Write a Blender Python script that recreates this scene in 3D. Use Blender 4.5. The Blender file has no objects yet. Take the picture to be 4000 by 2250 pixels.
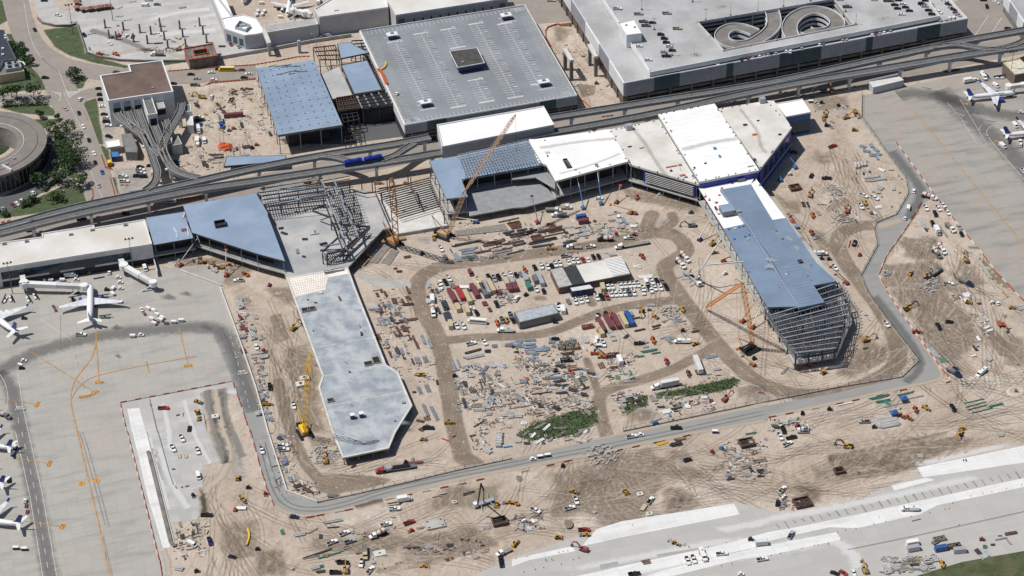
import bpy,math,random
import numpy as np
from mathutils import Vector,Matrix
random.seed(7)
R_=math.radians
sc=bpy.context.scene
COL=sc.collection
# ---------------------------------------------------------------- camera
F_PX,DEP,ROLL,AZ=9232.17,R_(36.1714),R_(-1.5056),R_(15.2051)
_c,_s=math.cos(DEP),math.sin(DEP)
_fw=np.array([0,_c,-_s]);_rt=np.array([1.,0,0]);_up=np.cross(_rt,_fw)
_ca,_sa=math.cos(-AZ),math.sin(-AZ)
_RZ=np.array([[_ca,-_sa,0],[_sa,_ca,0],[0,0,1]])
RV=np.array([_rt*math.cos(ROLL)+_up*math.sin(ROLL),-_rt*math.sin(ROLL)+_up*math.cos(ROLL),_fw]) @ _RZ.T
CAMP=np.array([-278.8756,-1026.0718,777.3991])
cd=bpy.data.cameras.new("camera");cam=bpy.data.objects.new("camera",cd);COL.objects.link(cam)
cd.sensor_width=36;cd.lens=36*F_PX/4000;cd.clip_start=10;cd.clip_end=9000
M=Matrix(((RV[0][0],RV[1][0],-RV[2][0]),(RV[0][1],RV[1][1],-RV[2][1]),(RV[0][2],RV[1][2],-RV[2][2])))
cam.matrix_world=Matrix.Translation(Vector(CAMP)) @ M.to_4x4()
sc.camera=cam
# ---------------------------------------------------------------- daylight
SUN_EL,SH_AZ=R_(61),R_(-17)
w=bpy.data.worlds.new("World");sc.world=w;w.use_nodes=True
nt=w.node_tree;sky=nt.nodes.new("ShaderNodeTexSky");sky.sky_type='NISHITA';sky.sun_disc=False
sky.sun_elevation=SUN_EL;sky.sun_rotation=R_(90) - (SH_AZ + math.pi)
nt.nodes["Background"].inputs[1].default_value=0.075
nt.links.new(sky.outputs[0],nt.nodes["Background"].inputs[0])
sd=bpy.data.lights.new("sun",'SUN');sd.energy=5.0;sd.angle=R_(0.5);sd.color=(1,.96,.9)
sun=bpy.data.objects.new("sun",sd);COL.objects.link(sun)
_d=Vector((math.cos(SH_AZ)*math.cos(SUN_EL),math.sin(SH_AZ)*math.cos(SUN_EL),-math.sin(SUN_EL)))
sun.rotation_euler=_d.to_track_quat('-Z','Y').to_euler()
vs=sc.view_settings;vs.view_transform='Standard';vs.look='None';vs.gamma=1;vs.exposure=-0.32
sc.cycles.max_bounces=5
# ---------------------------------------------------------------- where a surveyed point lies on the site
RO=[0,563,1126,1687]
ZF={'A': (1000,680,3.622),'B': (2900,1050,3.622),'E': (2700,0,3.22),'F': (380,380,4.5275),'G': (1650,980,4.262),'H': (2100,980,4.262),'I': (1750,1280,3.623),'J': (1700,820,4.293),'K': (0,1000,4.262),'L': (3600,250,3.915)}
def src(t,x,y):
 if t == 'D': return x*1.55280,y*1.55280
 if t == 'S': return x,y
 if t in ZF: a=ZF[t];return a[0]+x/a[2],a[1]+y/a[2]
 return int(t[0])*1000 + x/2.574,RO[int(t[1])] + y/2.574
def G(sx,sy,z=0.):
 d=RV.T @ np.array([(sx-2000)/F_PX,-(sy-1125)/F_PX,1.0]);k=(z-CAMP[2])/d[2]
 return CAMP + d*k
def W(t,x,y,z=0.):
 p=G(*src(t,x,y),z);return Vector((p[0],p[1],z))
def PL(t,*a,z=0.):
 return [W(t,a[i],a[i+1],z) for i in range(0,len(a),2)]
def MP(z,*segs):
 out=[]
 for s_ in segs: out += PL(s_[0],*s_[1:],z=z)
 return out
def ang(t,x,y,a):
 p=W(t,x,y);q=W(t,x+40*math.cos(R_(a)),y-40*math.sin(R_(a)))
 return math.atan2(q.y-p.y,q.x-p.x)
# ---------------------------------------------------------------- materials
MATS={}
def srgb(c): return tuple((v/12.92 if v <= .04045 else ((v+.055)/1.055)**2.4) for v in c)
class NT:
 def __init__(s,m): s.t=m.node_tree;s.n=s.t.nodes;s.l=s.t.links;s.b=s.n["Principled BSDF"]
 def node(s,ty,**k):
  n=s.n.new(ty)
  for a,v in k.items(): setattr(n,a,v)
  return n
 def put(s,sock,v):
  if hasattr(v,'is_linked') or hasattr(v,'links'): s.l.new(v,sock)
  else: sock.default_value=v
 def math(s,op,a,b=0.,c=0.,clamp=False):
  n=s.node("ShaderNodeMath",operation=op,use_clamp=clamp)
  for i,v in enumerate((a,b,c)): s.put(n.inputs[i],v)
  return n.outputs[0]
 def noise(s,vec,scale,detail=3.,rough=.55,dist=0.):
  n=s.node("ShaderNodeTexNoise");s.l.new(vec,n.inputs[0]);n.inputs["Scale"].default_value=scale
  n.inputs["Detail"].default_value=detail;n.inputs["Roughness"].default_value=rough;n.inputs["Distortion"].default_value=dist
  return n.outputs[0]
 def rng(s,v,a,b,c=0.,d=1.):
  n=s.node("ShaderNodeMapRange",interpolation_type='SMOOTHSTEP');s.put(n.inputs[0],v)
  for i,q in enumerate((a,b,c,d)): s.put(n.inputs[i+1],q)
  return n.outputs[0]
 def mix(s,f,a,b,bt='MIX'):
  n=s.node("ShaderNodeMix",data_type='RGBA',blend_type=bt);s.put(n.inputs[0],f)
  for i,v in ((6,a),(7,b)): s.put(n.inputs[i],(*v,1) if isinstance(v,tuple) and len(v) == 3 else v)
  return n.outputs[2]
 def pos(s): return s.node("ShaderNodeNewGeometry").outputs["Position"]
 def xyz(s,v):
  n=s.node("ShaderNodeSeparateXYZ");s.l.new(v,n.inputs[0]);return n.outputs
 def comb(s,x,y,z=0.):
  n=s.node("ShaderNodeCombineXYZ")
  for i,v in enumerate((x,y,z)): s.put(n.inputs[i],v)
  return n.outputs[0]
 def attr(s,name): return s.node("ShaderNodeAttribute",attribute_name=name).outputs["Fac"]
 def bump(s,h,strength=.5,dist=.3):
  n=s.node("ShaderNodeBump");s.l.new(h,n.inputs["Height"]);n.inputs["Strength"].default_value=strength
  n.inputs["Distance"].default_value=dist;s.l.new(n.outputs[0],s.b.inputs["Normal"])
def newmat(name,rough=.8,metal=0.):
 m=bpy.data.materials.new(name);m.use_nodes=True;k=NT(m)
 k.b.inputs["Roughness"].default_value=rough;k.b.inputs["Metallic"].default_value=metal
 return m,k
def mat(name,c,rough=.8,metal=0.,var=.12,scale=.4,c2=None,fine=0.):
 """colour c with soft large-scale weathering and optional second tone"""
 if name in MATS: return MATS[name]
 m,k=newmat(name,rough,metal);p=k.pos()
 n=k.noise(p,scale,4,.6)
 c=tuple(c);d=tuple(v*(1-var*1.6) for v in c);e=tuple(min(1,v*(1+var)) for v in c)
 if c2: d=tuple(c2)
 col=k.mix(k.rng(n,.32,.68),d,e)
 if fine:
  f=k.noise(p,scale*14,2);col=k.mix(k.rng(f,.4,.75,0,fine),col,tuple(v*.5 for v in c))
 k.l.new(col,k.b.inputs[0]);MATS[name]=m
 return m
def paint(c,name,rough=.35):
 return mat(name,c,rough,0,.05,2.)
white=mat("white_paint",(.78,.78,.77),.45,0,.06,1.)
offwhite=mat("offwhite_panel",(.62,.62,.61),.6,0,.06,.3)
silver=mat("silver_paint",(.42,.44,.46),.35,.2,.05,2)
greyp=mat("grey_paint",(.16,.17,.18),.4,.1,.05,2)
black=mat("black_paint",(.014,.015,.018),.35,0,.05,2)
navy=mat("navy_paint",(.015,.03,.10),.35,0,.05,2)
bluep=mat("blue_paint",(.03,.10,.30),.4,0,.05,2)
skyblue=mat("sky_blue_paint",(.06,.20,.42),.4,0,.05,2)
redp=mat("red_paint",(.33,.04,.035),.4,0,.05,2)
maroon=mat("maroon_paint",(.17,.05,.06),.45,0,.08,1)
orange=mat("orange_paint",(.52,.10,.03),.5,0,.06,1)
yellow=mat("machine_yellow_paint",(.50,.27,.04),.5,0,.08,1)
busy=mat("bus_yellow_paint",(.78,.50,.02),.45,0,.05,1)
tanp=mat("tan_paint",(.50,.42,.28),.5,0,.06,1)
green=mat("green_coating",(.05,.19,.14),.45,0,.1,1)
glass=mat("dark_glass",(.012,.016,.022),.12,0,.1,1)
tyre=mat("tyre_rubber",(.015,.015,.016),.9,0,.1,3)
rust=mat("rusty_steel",(.13,.065,.045),.85,0,.25,.8,(.06,.035,.03))
darksteel=mat("dark_steel",(.055,.048,.048),.7,.1,.2,.5)
bluesteel=mat("primed_steel",(.24,.28,.33),.6,0,.15,.3)
galv=mat("galvanised_steel",(.40,.43,.47),.5,.3,.12,.8)
conc=mat("concrete",(.42,.41,.39),.85,0,.10,.15,None,.25)
concw=mat("pale_concrete",(.60,.585,.56),.85,0,.08,.2)
concd=mat("weathered_concrete",(.20,.19,.175),.9,0,.2,.2,None,.3)
timber=mat("timber",(.36,.25,.14),.85,0,.2,.9)
timberg=mat("grey_timber",(.27,.25,.22),.9,0,.2,.9)
barred=mat("barrier_red_plastic",(.44,.08,.065),.5,0,.06,1)
barwhite=mat("barrier_white_plastic",(.66,.64,.60),.5,0,.06,1)
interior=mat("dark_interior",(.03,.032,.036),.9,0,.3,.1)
graded=mat("gravel_roof",(.17,.17,.165),.95,0,.1,.3,None,.4)
# ---------------------------------------------------------------- mesh builder
class MB:
 def __init__(s): s.v=[];s.f=[]
 def add(s,vs_,fs):
  o=len(s.v);s.v += [tuple(v) for v in vs_];s.f += [tuple(i+o for i in f) for f in fs];return s
 def box(s,x0,x1,y0,y1,z0,z1,tx=0.,ty=0.):
  s.add([(x0,y0,z0),(x1,y0,z0),(x1,y1,z0),(x0,y1,z0),(x0+tx,y0+ty,z1),(x1-tx,y0+ty,z1),(x1-tx,y1-ty,z1),(x0+tx,y1-ty,z1)],
     [(3,2,1,0),(4,5,6,7),(0,1,5,4),(1,2,6,5),(2,3,7,6),(3,0,4,7)]);return s
 def prof(s,pts,y0,y1):
  n=len(pts);s.add([(x,y0,z) for x,z in pts]+[(x,y1,z) for x,z in pts],
     [tuple(range(n)),tuple(range(2*n-1,n-1,-1))]+[(i,i+n,(i+1) % n+n,(i+1) % n) for i in range(n)]);return s
 def prism(s,pts,z0,z1):
  n=len(pts);s.add([(p[0],p[1],z0) for p in pts]+[(p[0],p[1],z1) for p in pts],
     [tuple(range(n-1,-1,-1)),tuple(range(n,2*n))]+[(i,(i+1) % n,(i+1) % n+n,i+n) for i in range(n)]);return s
 def tube(s,a,b,r,n=8,r2=None):
  a,b=Vector(a),Vector(b);d=(b-a);r2=r if r2 is None else r2
  q=d.to_track_quat('Z','Y');u,v=q @ Vector((1,0,0)),q @ Vector((0,1,0))
  P=[a+(u*math.cos(2*math.pi*i/n)+v*math.sin(2*math.pi*i/n))*r for i in range(n)]+[b+(u*math.cos(2*math.pi*i/n)+v*math.sin(2*math.pi*i/n))*r2 for i in range(n)]
  s.add(P,[tuple(range(n-1,-1,-1)),tuple(range(n,2*n))]+[(i,(i+1) % n,(i+1) % n+n,i+n) for i in range(n)]);return s
 def bar(s,a,b,w_,h_=None):
  a,b=Vector(a),Vector(b);h_=h_ or w_;d=(b-a).normalized()
  u=d.cross(Vector((0,0,1)))
  u=Vector((1,0,0)) if u.length < 1e-3 else u.normalized()
  v=u.cross(d).normalized();P=[]
  for p in (a,b):
   for i,j in ((-1,-1),(1,-1),(1,1),(-1,1)): P.append(p+u*(i*w_/2)+v*(j*h_/2))
  s.add(P,[(3,2,1,0),(4,5,6,7),(0,1,5,4),(1,2,6,5),(2,3,7,6),(3,0,4,7)]);return s
 def wheel(s,x,y,r,wd): return s.tube((x,y-wd/2,r),(x,y+wd/2,r),r,12)
 def sheet(s,pts,z=None): s.add([(p[0],p[1],p[2] if z is None else z) for p in pts],[tuple(range(len(pts)))]);return s
 def mesh(s,name,m,smooth=False):
  me=bpy.data.meshes.new(name);me.from_pydata(s.v,[],s.f);me.materials.append(m)
  import bmesh
  bm=bmesh.new();bm.from_mesh(me);bmesh.ops.recalc_face_normals(bm,faces=bm.faces) if not getattr(s,'flat',0) else None
  bm.to_mesh(me);bm.free()
  if smooth: me.polygons.foreach_set('use_smooth',[True]*len(me.polygons))
  return me
 def obj(s,name,m,parent=None,smooth=False,**pr):
  o=bpy.data.objects.new(name,s.mesh(name,m,smooth));COL.objects.link(o)
  if parent: o.parent=parent
  for k,v in pr.items(): o[k]=v
  return o
def flat(name,pts,m,z,**pr):
 """one level sheet (road, slab, marking); pts are world points"""
 b=MB();b.flat=1;b.sheet(pts,z);o=b.obj(name,m,**pr)
 me=o.data
 if me.polygons[0].normal.z < 0: me.flip_normals()
 return o
def empty(name,loc=(0,0,0),rz=0.,label=None,cat=None,group=None,kind=None):
 o=bpy.data.objects.new(name,None);COL.objects.link(o);o.location=loc;o.rotation_euler=(0,0,rz);o.empty_display_size=.5
 if label: o['label']=label
 if cat: o['category']=cat
 if group: o['group']=group
 if kind: o['kind']=kind
 return o
def sub(name,b,m,root,smooth=False,**pr):
 """part from world-space geometry under a root Empty standing at root.location"""
 t_=root
 while t_.parent: t_=t_.parent
 L=Vector(t_.location)
 if tuple(L) != (0,0,0): b.v=[(v[0]-L.x,v[1]-L.y,v[2]-L.z) for v in b.v]
 return b.obj(name,m,root,smooth,**pr)
def cen(pts):
 n=len(pts);return Vector((sum(p[0] for p in pts)/n,sum(p[1] for p in pts)/n,0))
def band(pts,hw,closed=False):
 """left and right offset lines of a polyline"""
 P=[Vector((p[0],p[1])) for p in pts];L,Rr=[],[]
 for i,p in enumerate(P):
  a=P[i-1] if i else P[i];b_=P[i+1] if i+1 < len(P) else P[i]
  d=(b_-a).normalized();n=Vector((-d.y,d.x));L.append(p+n*hw);Rr.append(p-n*hw)
 return L,Rr
def smoothline(pts,k=3):
 P=[Vector((p[0],p[1],p[2] if len(p) > 2 else 0)) for p in pts]
 for _ in range(k):
  Q=[P[0]]
  for a,b in zip(P,P[1:]): Q += [a*.75+b*.25,a*.25+b*.75]
  P=Q+[P[-1]]
 return P
def strip(name,pts,hw,m,z,z2=None,**pr):
 """ribbon along a line; with z2 a solid band from z up to z2"""
 L,Rr=band(pts,hw);b=MB();n=len(L)
 if z2 is None:
  b.flat=1;b.add([(p.x,p.y,z) for p in L]+[(p.x,p.y,z) for p in Rr],[(i,i+n,i+n+1,i+1) for i in range(n-1)])
 else:
  b.add([(p.x,p.y,z) for p in L]+[(p.x,p.y,z) for p in Rr]+[(p.x,p.y,z2) for p in L]+[(p.x,p.y,z2) for p in Rr],
     [f for i in range(n-1) for f in ((i,i+1,i+n+1,i+n),(i+2*n,i+3*n,i+3*n+1,i+2*n+1),(i,i+2*n,i+2*n+1,i+1),(i+n,i+n+1,i+3*n+1,i+3*n))]+[(0,n,3*n,2*n),(n-1,3*n-1,4*n-1,2*n-1)])
 parent=pr.pop('parent',None)
 return b.obj(name,m,parent,**pr)
def softmat(name,c,amt):
 if name in MATS: return MATS[name]
 m,k=newmat(name,.95);k.b.inputs[0].default_value=(*c,1);n=k.noise(k.pos(),.22,4,.65);a=k.math('MULTIPLY',k.rng(k.math('ADD',k.attr('al'),k.math('MULTIPLY',k.math('SUBTRACT',n,.5),.9)),.12,.85),amt)
 t=k.node("ShaderNodeBsdfTransparent");x=k.node("ShaderNodeMixShader");k.l.new(a,x.inputs[0]);k.l.new(t.outputs[0],x.inputs[1]);k.l.new(k.b.outputs[0],x.inputs[2]);k.l.new(x.outputs[0],k.n["Material Output"].inputs[0]);MATS[name]=m;return m
def soft(name,pts,hw,m,z,parent=None,**pr):
 """worn or stained band that fades out at its edges and ends"""
 P=[Vector((q[0],q[1])) for q in pts];L,Rr=band(P,hw);n=len(P);b=MB();b.flat=1
 b.add([(q.x,q.y,z) for q in L]+[(q.x,q.y,z) for q in P]+[(q.x,q.y,z) for q in Rr],[(i+k*n,i+n+k*n,i+n+1+k*n,i+1+k*n) for i in range(n-1) for k in (0,1)])
 o=sub(name,b,m,parent) if parent else b.obj(name,m);at=o.data.attributes.new('al','FLOAT','POINT');at.data.foreach_set('value',[0.]*n+[0. if i in (0,n-1) else 1. for i in range(n)]+[0.]*n)
 for k,v in pr.items(): o[k]=v
 return o
# ================================================================ GROUND
def axis(lo,hi,st):
 a=[-4000,-1500,-700,lo-60,lo-15];a += list(np.arange(lo,hi,st));a += [hi+15,hi+60,900,1800,4000];return np.array(a,float)
GX,GY=axis(-335,445,1.15),axis(-335,450,1.15)
XX,YY=np.meshgrid(GX,GY);NXY=XX.shape
def rel(hw,*lines):
 out=[]
 for l in lines: out.append((hw,l))
 return out
def seg_d(px,py,a,b):
 dx,dy=b[0]-a[0],b[1]-a[1];L=dx*dx+dy*dy+1e-9
 t=np.clip(((px-a[0])*dx+(py-a[1])*dy)/L,0,1)
 return np.hypot(px-a[0]-t*dx,py-a[1]-t*dy)
def window(P,m):
 xs=[p[0] for p in P];ys=[p[1] for p in P]
 i0,i1=np.searchsorted(GX,[min(xs)-m,max(xs)+m]);j0,j1=np.searchsorted(GY,[min(ys)-m,max(ys)+m])
 return slice(j0,j1),slice(i0,i1)
MX=9.
def new_field(): return np.full(NXY,-MX)
def poly_sdf(Fd,P):
 wj=window(P,MX);x,y=XX[wj],YY[wj]
 if x.size == 0: return
 d=np.full(x.shape,1e9);ins=np.zeros(x.shape,bool);n=len(P)
 for i in range(n):
  a,b=P[i],P[(i+1) % n];d=np.minimum(d,seg_d(x,y,a,b))
  if a[1] != b[1]: ins ^= ((a[1] > y) != (b[1] > y)) & (x < (b[0]-a[0])*(y-a[1])/(b[1]-a[1])+a[0])
 Fd[wj]=np.maximum(Fd[wj],np.clip(np.where(ins,d,-d),-MX,MX))
def line_sdf(Fd,P,hw):
 wj=window(P,MX+hw);x,y=XX[wj],YY[wj]
 if x.size == 0: return
 d=np.full(x.shape,1e9)
 for a,b in zip(P,P[1:]): d=np.minimum(d,seg_d(x,y,a,b))
 Fd[wj]=np.maximum(Fd[wj],np.clip(hw-d,-MX,MX))
MUD,SOIL,GRASS,PALE,GREY,LANE=(new_field() for _ in range(6))
for l,hw in (([1165,1150,1145,1080,1128,980,1112,880,1090,820,1060,780,1045,720,1065,690,1110,668,1200,658,1330,640,1450,625,1560,605,1620,590,1655,585,1700,592,1722,612,1728,635,1700,652,1668,668,1680,700,1715,750,1760,810,1800,860,1840,905,1880,945,1940,978,2020,995,2120,988,2220,950,2258,915,2262,870,2230,800,2180,730,2125,660,2105,620,2112,590,2150,570,2200,565,2240,580],4.9),
     ([1112,858,1200,848,1330,846,1400,832,1460,805,1530,780,1610,764,1690,755,1715,760],3.6),
     ([1800,872,1740,905,1680,935,1600,960,1540,975,1505,995,1508,1030,1520,1075,1530,1110],3.6),
     ([1476,905,1492,950,1505,990],2.2),([1620,590,1632,560,1640,540],4.5),([1655,585,1700,560,1690,540],3),
     ([700,960,728,1080,765,1165,810,1215],3.2),([1165,1150,1190,1165],5),([1655,585,1600,575],3),
     ([1480,745,1490,765],2.6),([1310,850,1300,845],2)):
 line_sdf(MUD,smoothline(PL('D',*l),2),hw)
for p in ([778,1165,800,1200,860,1192,930,1196,985,1206,970,1218,900,1232,830,1246,795,1230],):
 poly_sdf(MUD,PL('D',*p))
poly_sdf(MUD,PL('12',130,280,250,255,335,500,215,560));poly_sdf(MUD,PL('32',2110,380,2250,390,2480,600,2450,700,2330,680,2180,480))
poly_sdf(MUD,PL('22',210,80,340,80,350,120,240,125));poly_sdf(MUD,PL('31',720,740,870,740,860,790,740,790))
poly_sdf(MUD,PL('13',660,430,800,430,830,640,620,600));poly_sdf(MUD,PL('20',640,840,840,860,830,950,700,985));poly_sdf(MUD,PL('31',1360,930,1540,960,1500,1030,1350,1010))
for t,*p in (('23',400,420,600,390,1060,250,1230,200,1380,160,1560,300,2000,420,1800,520,1560,450,1320,860,1000,1000,850,900,880,860,700,800,520,850,380,860,450,600),
     ('12',250,620,520,560,640,860,600,1000,650,1300,700,1449,470,1449,400,1100,370,1020),('32',930,470,1180,600,1210,720,860,890,640,870,850,700,930,560),
     ('33',600,240,1100,180,1800,40,2200,60,1900,160,1400,390,1000,475,640,460,580,330),('33',430,330,600,330,620,480,470,470),('32',1200,0,1760,0,2000,300,2150,500,1900,760,1600,560,1400,260),
     ('31',1300,970,1700,960,1760,1160,1400,1160),('31',1930,1180,2110,1240,2210,1400,2000,1440,1930,1300),('31',1160,1210,1700,1180,1760,1400,2200,1520,1400,1449,1150,1440),
     ('31',490,90,650,70,660,160,560,200,490,150),('32',2380,420,2574,520,2574,800,2400,760),('13',1450,1060,1900,1020,2200,960,2420,1120,2200,1200,1500,1320,1460,1200),
     ('11',2000,2,2001,2,2001,3),('23',1500,580,1660,600,1900,720,1700,830,1560,850),('20',430,260,600,300,520,420,440,420),('12',100,0,400,0,420,130,300,160,180,100),('13',0,1200,280,1200,300,1449,0,1449),
     ('13',560,60,750,60,780,330,660,370,590,200),('03',2250,940,2574,880,2574,1260,2400,1300,2200,1170),('21',330,250,560,250,520,330,340,330),('31',60,500,260,600,330,700,180,640),
     ('31',650,560,800,560,700,640,600,680),('02',2400,100,2500,100,2500,180,2400,180),('22',2250,1010,2500,1030,2450,1130,2290,1120),('11',930,1240,1330,880,1400,1000,1200,1180,1000,1300),('01',1700,1150,2400,1150,2574,1260,2300,1420,1900,1300),('21',1100,430,1900,600,1880,680,1500,620,1200,560),('30',420,980,800,960,820,1100,500,1110),('21',2550,1150,2574,1449,2500,1300),('31',150,560,330,560,340,700,250,700),('31',420,820,560,900,640,1040,600,1200,480,1000),('33',250,560,500,560,520,700,380,760),('13',1300,560,1301,561,1302,560),('13',1900,560,2450,520,2440,700,2300,760,1700,770),('23',1550,190,1750,180,1800,260,1600,290),('13',540,1040,1300,1150,1200,1240,540,1180),('13',1140,960,1500,1040,1400,1200,1060,1200,1010,1080),('22',1150,1240,1420,1240,1400,1340,1180,1350)):
 poly_sdf(SOIL,PL(t,*p))
for t,*p in (('22',1430,1050,1750,1000,2230,895,2300,925,2210,1010,1990,1060,1600,1085,1450,1125),('22',1080,1130,1200,1080,1370,1070,1370,1180,1220,1240,1150,1300,1130,1180),('22',420,1290,830,1190,865,1340,700,1450,380,1530,200,1540,40,1480,150,1400),
     ('00',430,300,780,260,860,540,1200,640,1290,665,1280,690,980,640,700,560,560,480),('00',600,700,740,740,880,790,830,890,700,895,660,880),('00',60,340,130,340,180,480,330,600,450,680,545,900,0,925,0,780,250,770,190,600),
     ('00',0,0,60,0,80,205,0,250,-200,250,-200,0),('00',40,1060,480,1050,565,1110,545,1165,200,1140,0,1080),('00',855,1020,970,985,1040,1449,990,1449,890,1180,830,1060),('00',300,1200,580,1195,600,1230,400,1315),('00',550,1320,700,1330,800,1449,540,1449),
     ('01',570,0,800,0,860,200,850,340,700,345,610,260,600,120),('01',-100,760,250,600,420,520,640,410,850,415,905,560,870,645,640,660,200,720),('01',1010,0,1090,60,1120,250,1060,240),('01',1110,340,1160,330,1200,500,1160,500),
     ('30',1750,705,1930,680,1930,710,1780,735),('20',470,240,610,225,610,260,480,265),('30',1000,880,1050,880,1060,910,1000,910),('01',0,960,80,950,80,975,0,985),('00',1300,640,1900,590,1900,620,1650,660)):
 poly_sdf(GRASS,PL(t,*p))
poly_sdf(GRASS,PL('33',1400,1480,1700,1385,1950,1310,2250,1255,2600,1195,3000,1140,3300,1800,1400,1800))
for t,*p in (('11',1000,1290,1530,1380,1520,1449,1000,1340),('02',1560,1140,1960,1100,2010,1200,2060,1449,1800,1449),('03',1800,0,2080,0,2210,300,2030,330,1990,560,2020,840,1760,880,1640,650,1560,300),('22',620,380,900,360,900,640,780,640,700,500,560,470),('13',1100,830,1400,790,1500,900,1260,960,1120,900),
     ('23',0,40,0,41,1,41),('31',540,520,720,520,720,600,560,620),('22',2000,900,2300,830,2560,900,2400,960),('32',1900,900,2400,860,2420,960,2200,1050,1920,1040),('32',820,740,1200,590,1240,640,1230,780,900,870,840,860),
     ('21',1380,700,1480,720,1500,820,1350,820),('12',820,940,1400,900,1401,901),('32',2400,990,2560,980,2574,1100,2440,1110),('13',700,900,1000,860,1000,940,700,960),('32',1080,1270,1400,1240,1360,1420,1120,1420),
     ('32',110,880,240,750,250,780,150,890),('33',640,660,1150,570,1160,620,600,760),('23',0,400,250,410,300,470,80,560,10,530),('23',520,860,870,820,880,900,780,980,540,980),('23',1070,740,1160,740,1180,860,1080,860),('23',1600,460,1750,460,1800,560,1900,560,2050,600,2080,680,1880,720,1780,600),('23',1250,610,1320,600,1320,670,1250,670),('23',1330,810,1400,800,1420,870,1350,870),('13',900,1160,1040,1160,1040,1250,900,1260),('13',1190,1170,1290,1180,1290,1240,1200,1260),('13',1920,700,2070,710,2050,750,1930,750)):
 poly_sdf(PALE,PL(t,*p))
for t,*p in (('02',1990,1060,2130,1020,2180,1100,2130,1230,2030,1220),('02',2170,1010,2290,990,2320,1060,2250,1220,2300,1449,2280,1600,2350,1900,2430,1940,2480,1900,2400,1560,2280,1449,2200,1230),('03',2080,0,2230,0,2310,260,2290,340,2200,300),('22',690,480,760,470,790,560,740,570),
     ('21',1560,850,1690,860,1620,940,1530,940),('30',690,1110,760,1090,790,1140,740,1180,690,1160),('11',1660,940,1750,930,1740,1010,1660,1000),('01',1480,1290,1700,1240,2000,1330,1900,1449,1600,1449),('20',400,290,480,270,560,300,460,320)):
 poly_sdf(GREY,PL(t,*p))
for t,*p in (('01',1130,250,1500,230,1560,380,1400,500,1230,530,1180,400),('00',990,960,1060,960,1150,1310,1120,1449,1040,1449),('10',-40,300,560,390,1060,310,1030,270,560,330,0,420),('23',-200,300,2574,-500,2574,-499)):
 poly_sdf(GREY,PL(t,*p))
for l,hw in (([2240,590,2140,480,2128,400,2105,300,2085,262],5),([560,1330,700,1330,900,1345,1180,1240,1420,1180],5),([620,1330,650,1449],5),([1400,1180,1560,1150,1800,1170,1990,1215,2300,1150,2576,1090],6),([2410,960,2380,1050,2250,1100,2100,1130],6),([2576,900,2450,850,2350,720,2330,600],6),([600,720,660,830,700,980],4),([1180,1270,1060,1449],5),([2320,720,2420,900,2440,960],5),([1700,1100,1760,1120,2000,1240],5),([585,1180,600,1300],5)):
 line_sdf(LANE,smoothline(PL('D',*l),2),hw)
# ---- relief: spoil heaps, pits, berms
HZ=np.zeros(NXY);rg=np.random.default_rng(3)
def heap(t,x,y,r,h,e=1.):
 c=W(t,x,y);P=[(c.x-r*1.6,c.y-r*1.6),(c.x+r*1.6,c.y+r*1.6)];wj=window(P,1);x_,y_=XX[wj]-c.x,YY[wj]-c.y
 a=np.arctan2(y_,x_);rr=np.hypot(x_,y_*e)/(r*(1+.14*np.sin(3*a+r)+.09*np.sin(7*a+h)))
 HZ[wj] += h*np.clip(1-rr,0,1)**.85*(1+.12*np.sin(x_*1.9)*np.cos(y_*2.3))
def lump(t,x0,y0,x1,y1,h,wl=6.):
 P=[W(t,x0,y0),W(t,x1,y0),W(t,x1,y1),W(t,x0,y1)];c=cen(P);rx=max(abs(p.x-c.x) for p in P);ry=max(abs(p.y-c.y) for p in P)
 wj=window(P,2);x_,y_=XX[wj],YY[wj];m=np.clip(1.2-np.hypot((x_-c.x)/rx,(y_-c.y)/ry),0,1)
 f=sum(np.sin(x_*q/wl+y_*s_/wl+p_) for q,s_,p_ in ((5.1,2.2,0),(-2.7,4.4,1),(7.7,-6.1,2),(1.3,9.1,4)))
 HZ[wj] += h*m*f*.4
for a in (('22',2390,1080,11,5,1.1),('22',1290,1290,10,2.8,1.4),('21',1420,790,7.5,2.6),('23',700,500,9,3,1.3),('23',1610,660,9,3,1.2),('32',2100,950,11,1.4,1.2),('32',2330,920,7,1.8),('31',1620,990,7,2.6),('21',1600,900,6,1.6),('22',1600,365,4,1.6),
    ('31',570,130,10,-2.2),('31',2040,1310,10,-1.5),('32',1520,230,6,1.6),('32',1460,310,5,1.2),('30',735,1135,5,1.2),('33',330,600,9,2.2,1.2),('02',2160,1310,9,-2.6),('33',1150,260,9,1.6,1.6),('33',1500,180,9,1.6,1.5),('33',1800,130,9,1.5,1.5),
    ('13',2100,1000,7,1.6),('13',740,380,5,1.2),('21',640,290,5,1.2),('10',1,1,1,.1),('12',1490,740,3,.8),('31',1450,1090,12,1.6,1.2),('13',0,1350,12,2.2),('31',1560,1400,6,1.8),('00',2120,1060,7,2.4),('00',2100,900,8,2.2,1.3),('01',1960,160,4,1),('00',2430,1370,5,1.2),('13',2180,560,9,-1.2,1.3),('23',570,930,7,-1.4),('13',700,250,6,1.4),('11',1600,960,4,.8)):
 heap(*a)
for a in (('12',250,620,640,1449,.55),('31',1300,950,1800,1449,.6),('33',600,100,2000,470,.6),('23',1450,560,1950,850,.6),('23',400,200,1300,900,.25),('32',1200,0,2574,800,.35),('13',1450,1080,2450,1300,.45),('31',50,0,900,700,.3),('32',640,560,1210,880,.5),('22',1000,1000,1500,1400,.3),('31',1930,1050,2200,1440,.5),('13',550,50,780,330,.5),('03',2200,900,2574,1300,.4),('21',1100,450,1900,700,.25),('20',400,260,1050,1050,.3),('00',1900,850,2500,1300,.4),('13',0,1100,500,1449,.5),('33',300,350,620,620,.4)):
 lump(*a)
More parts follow.
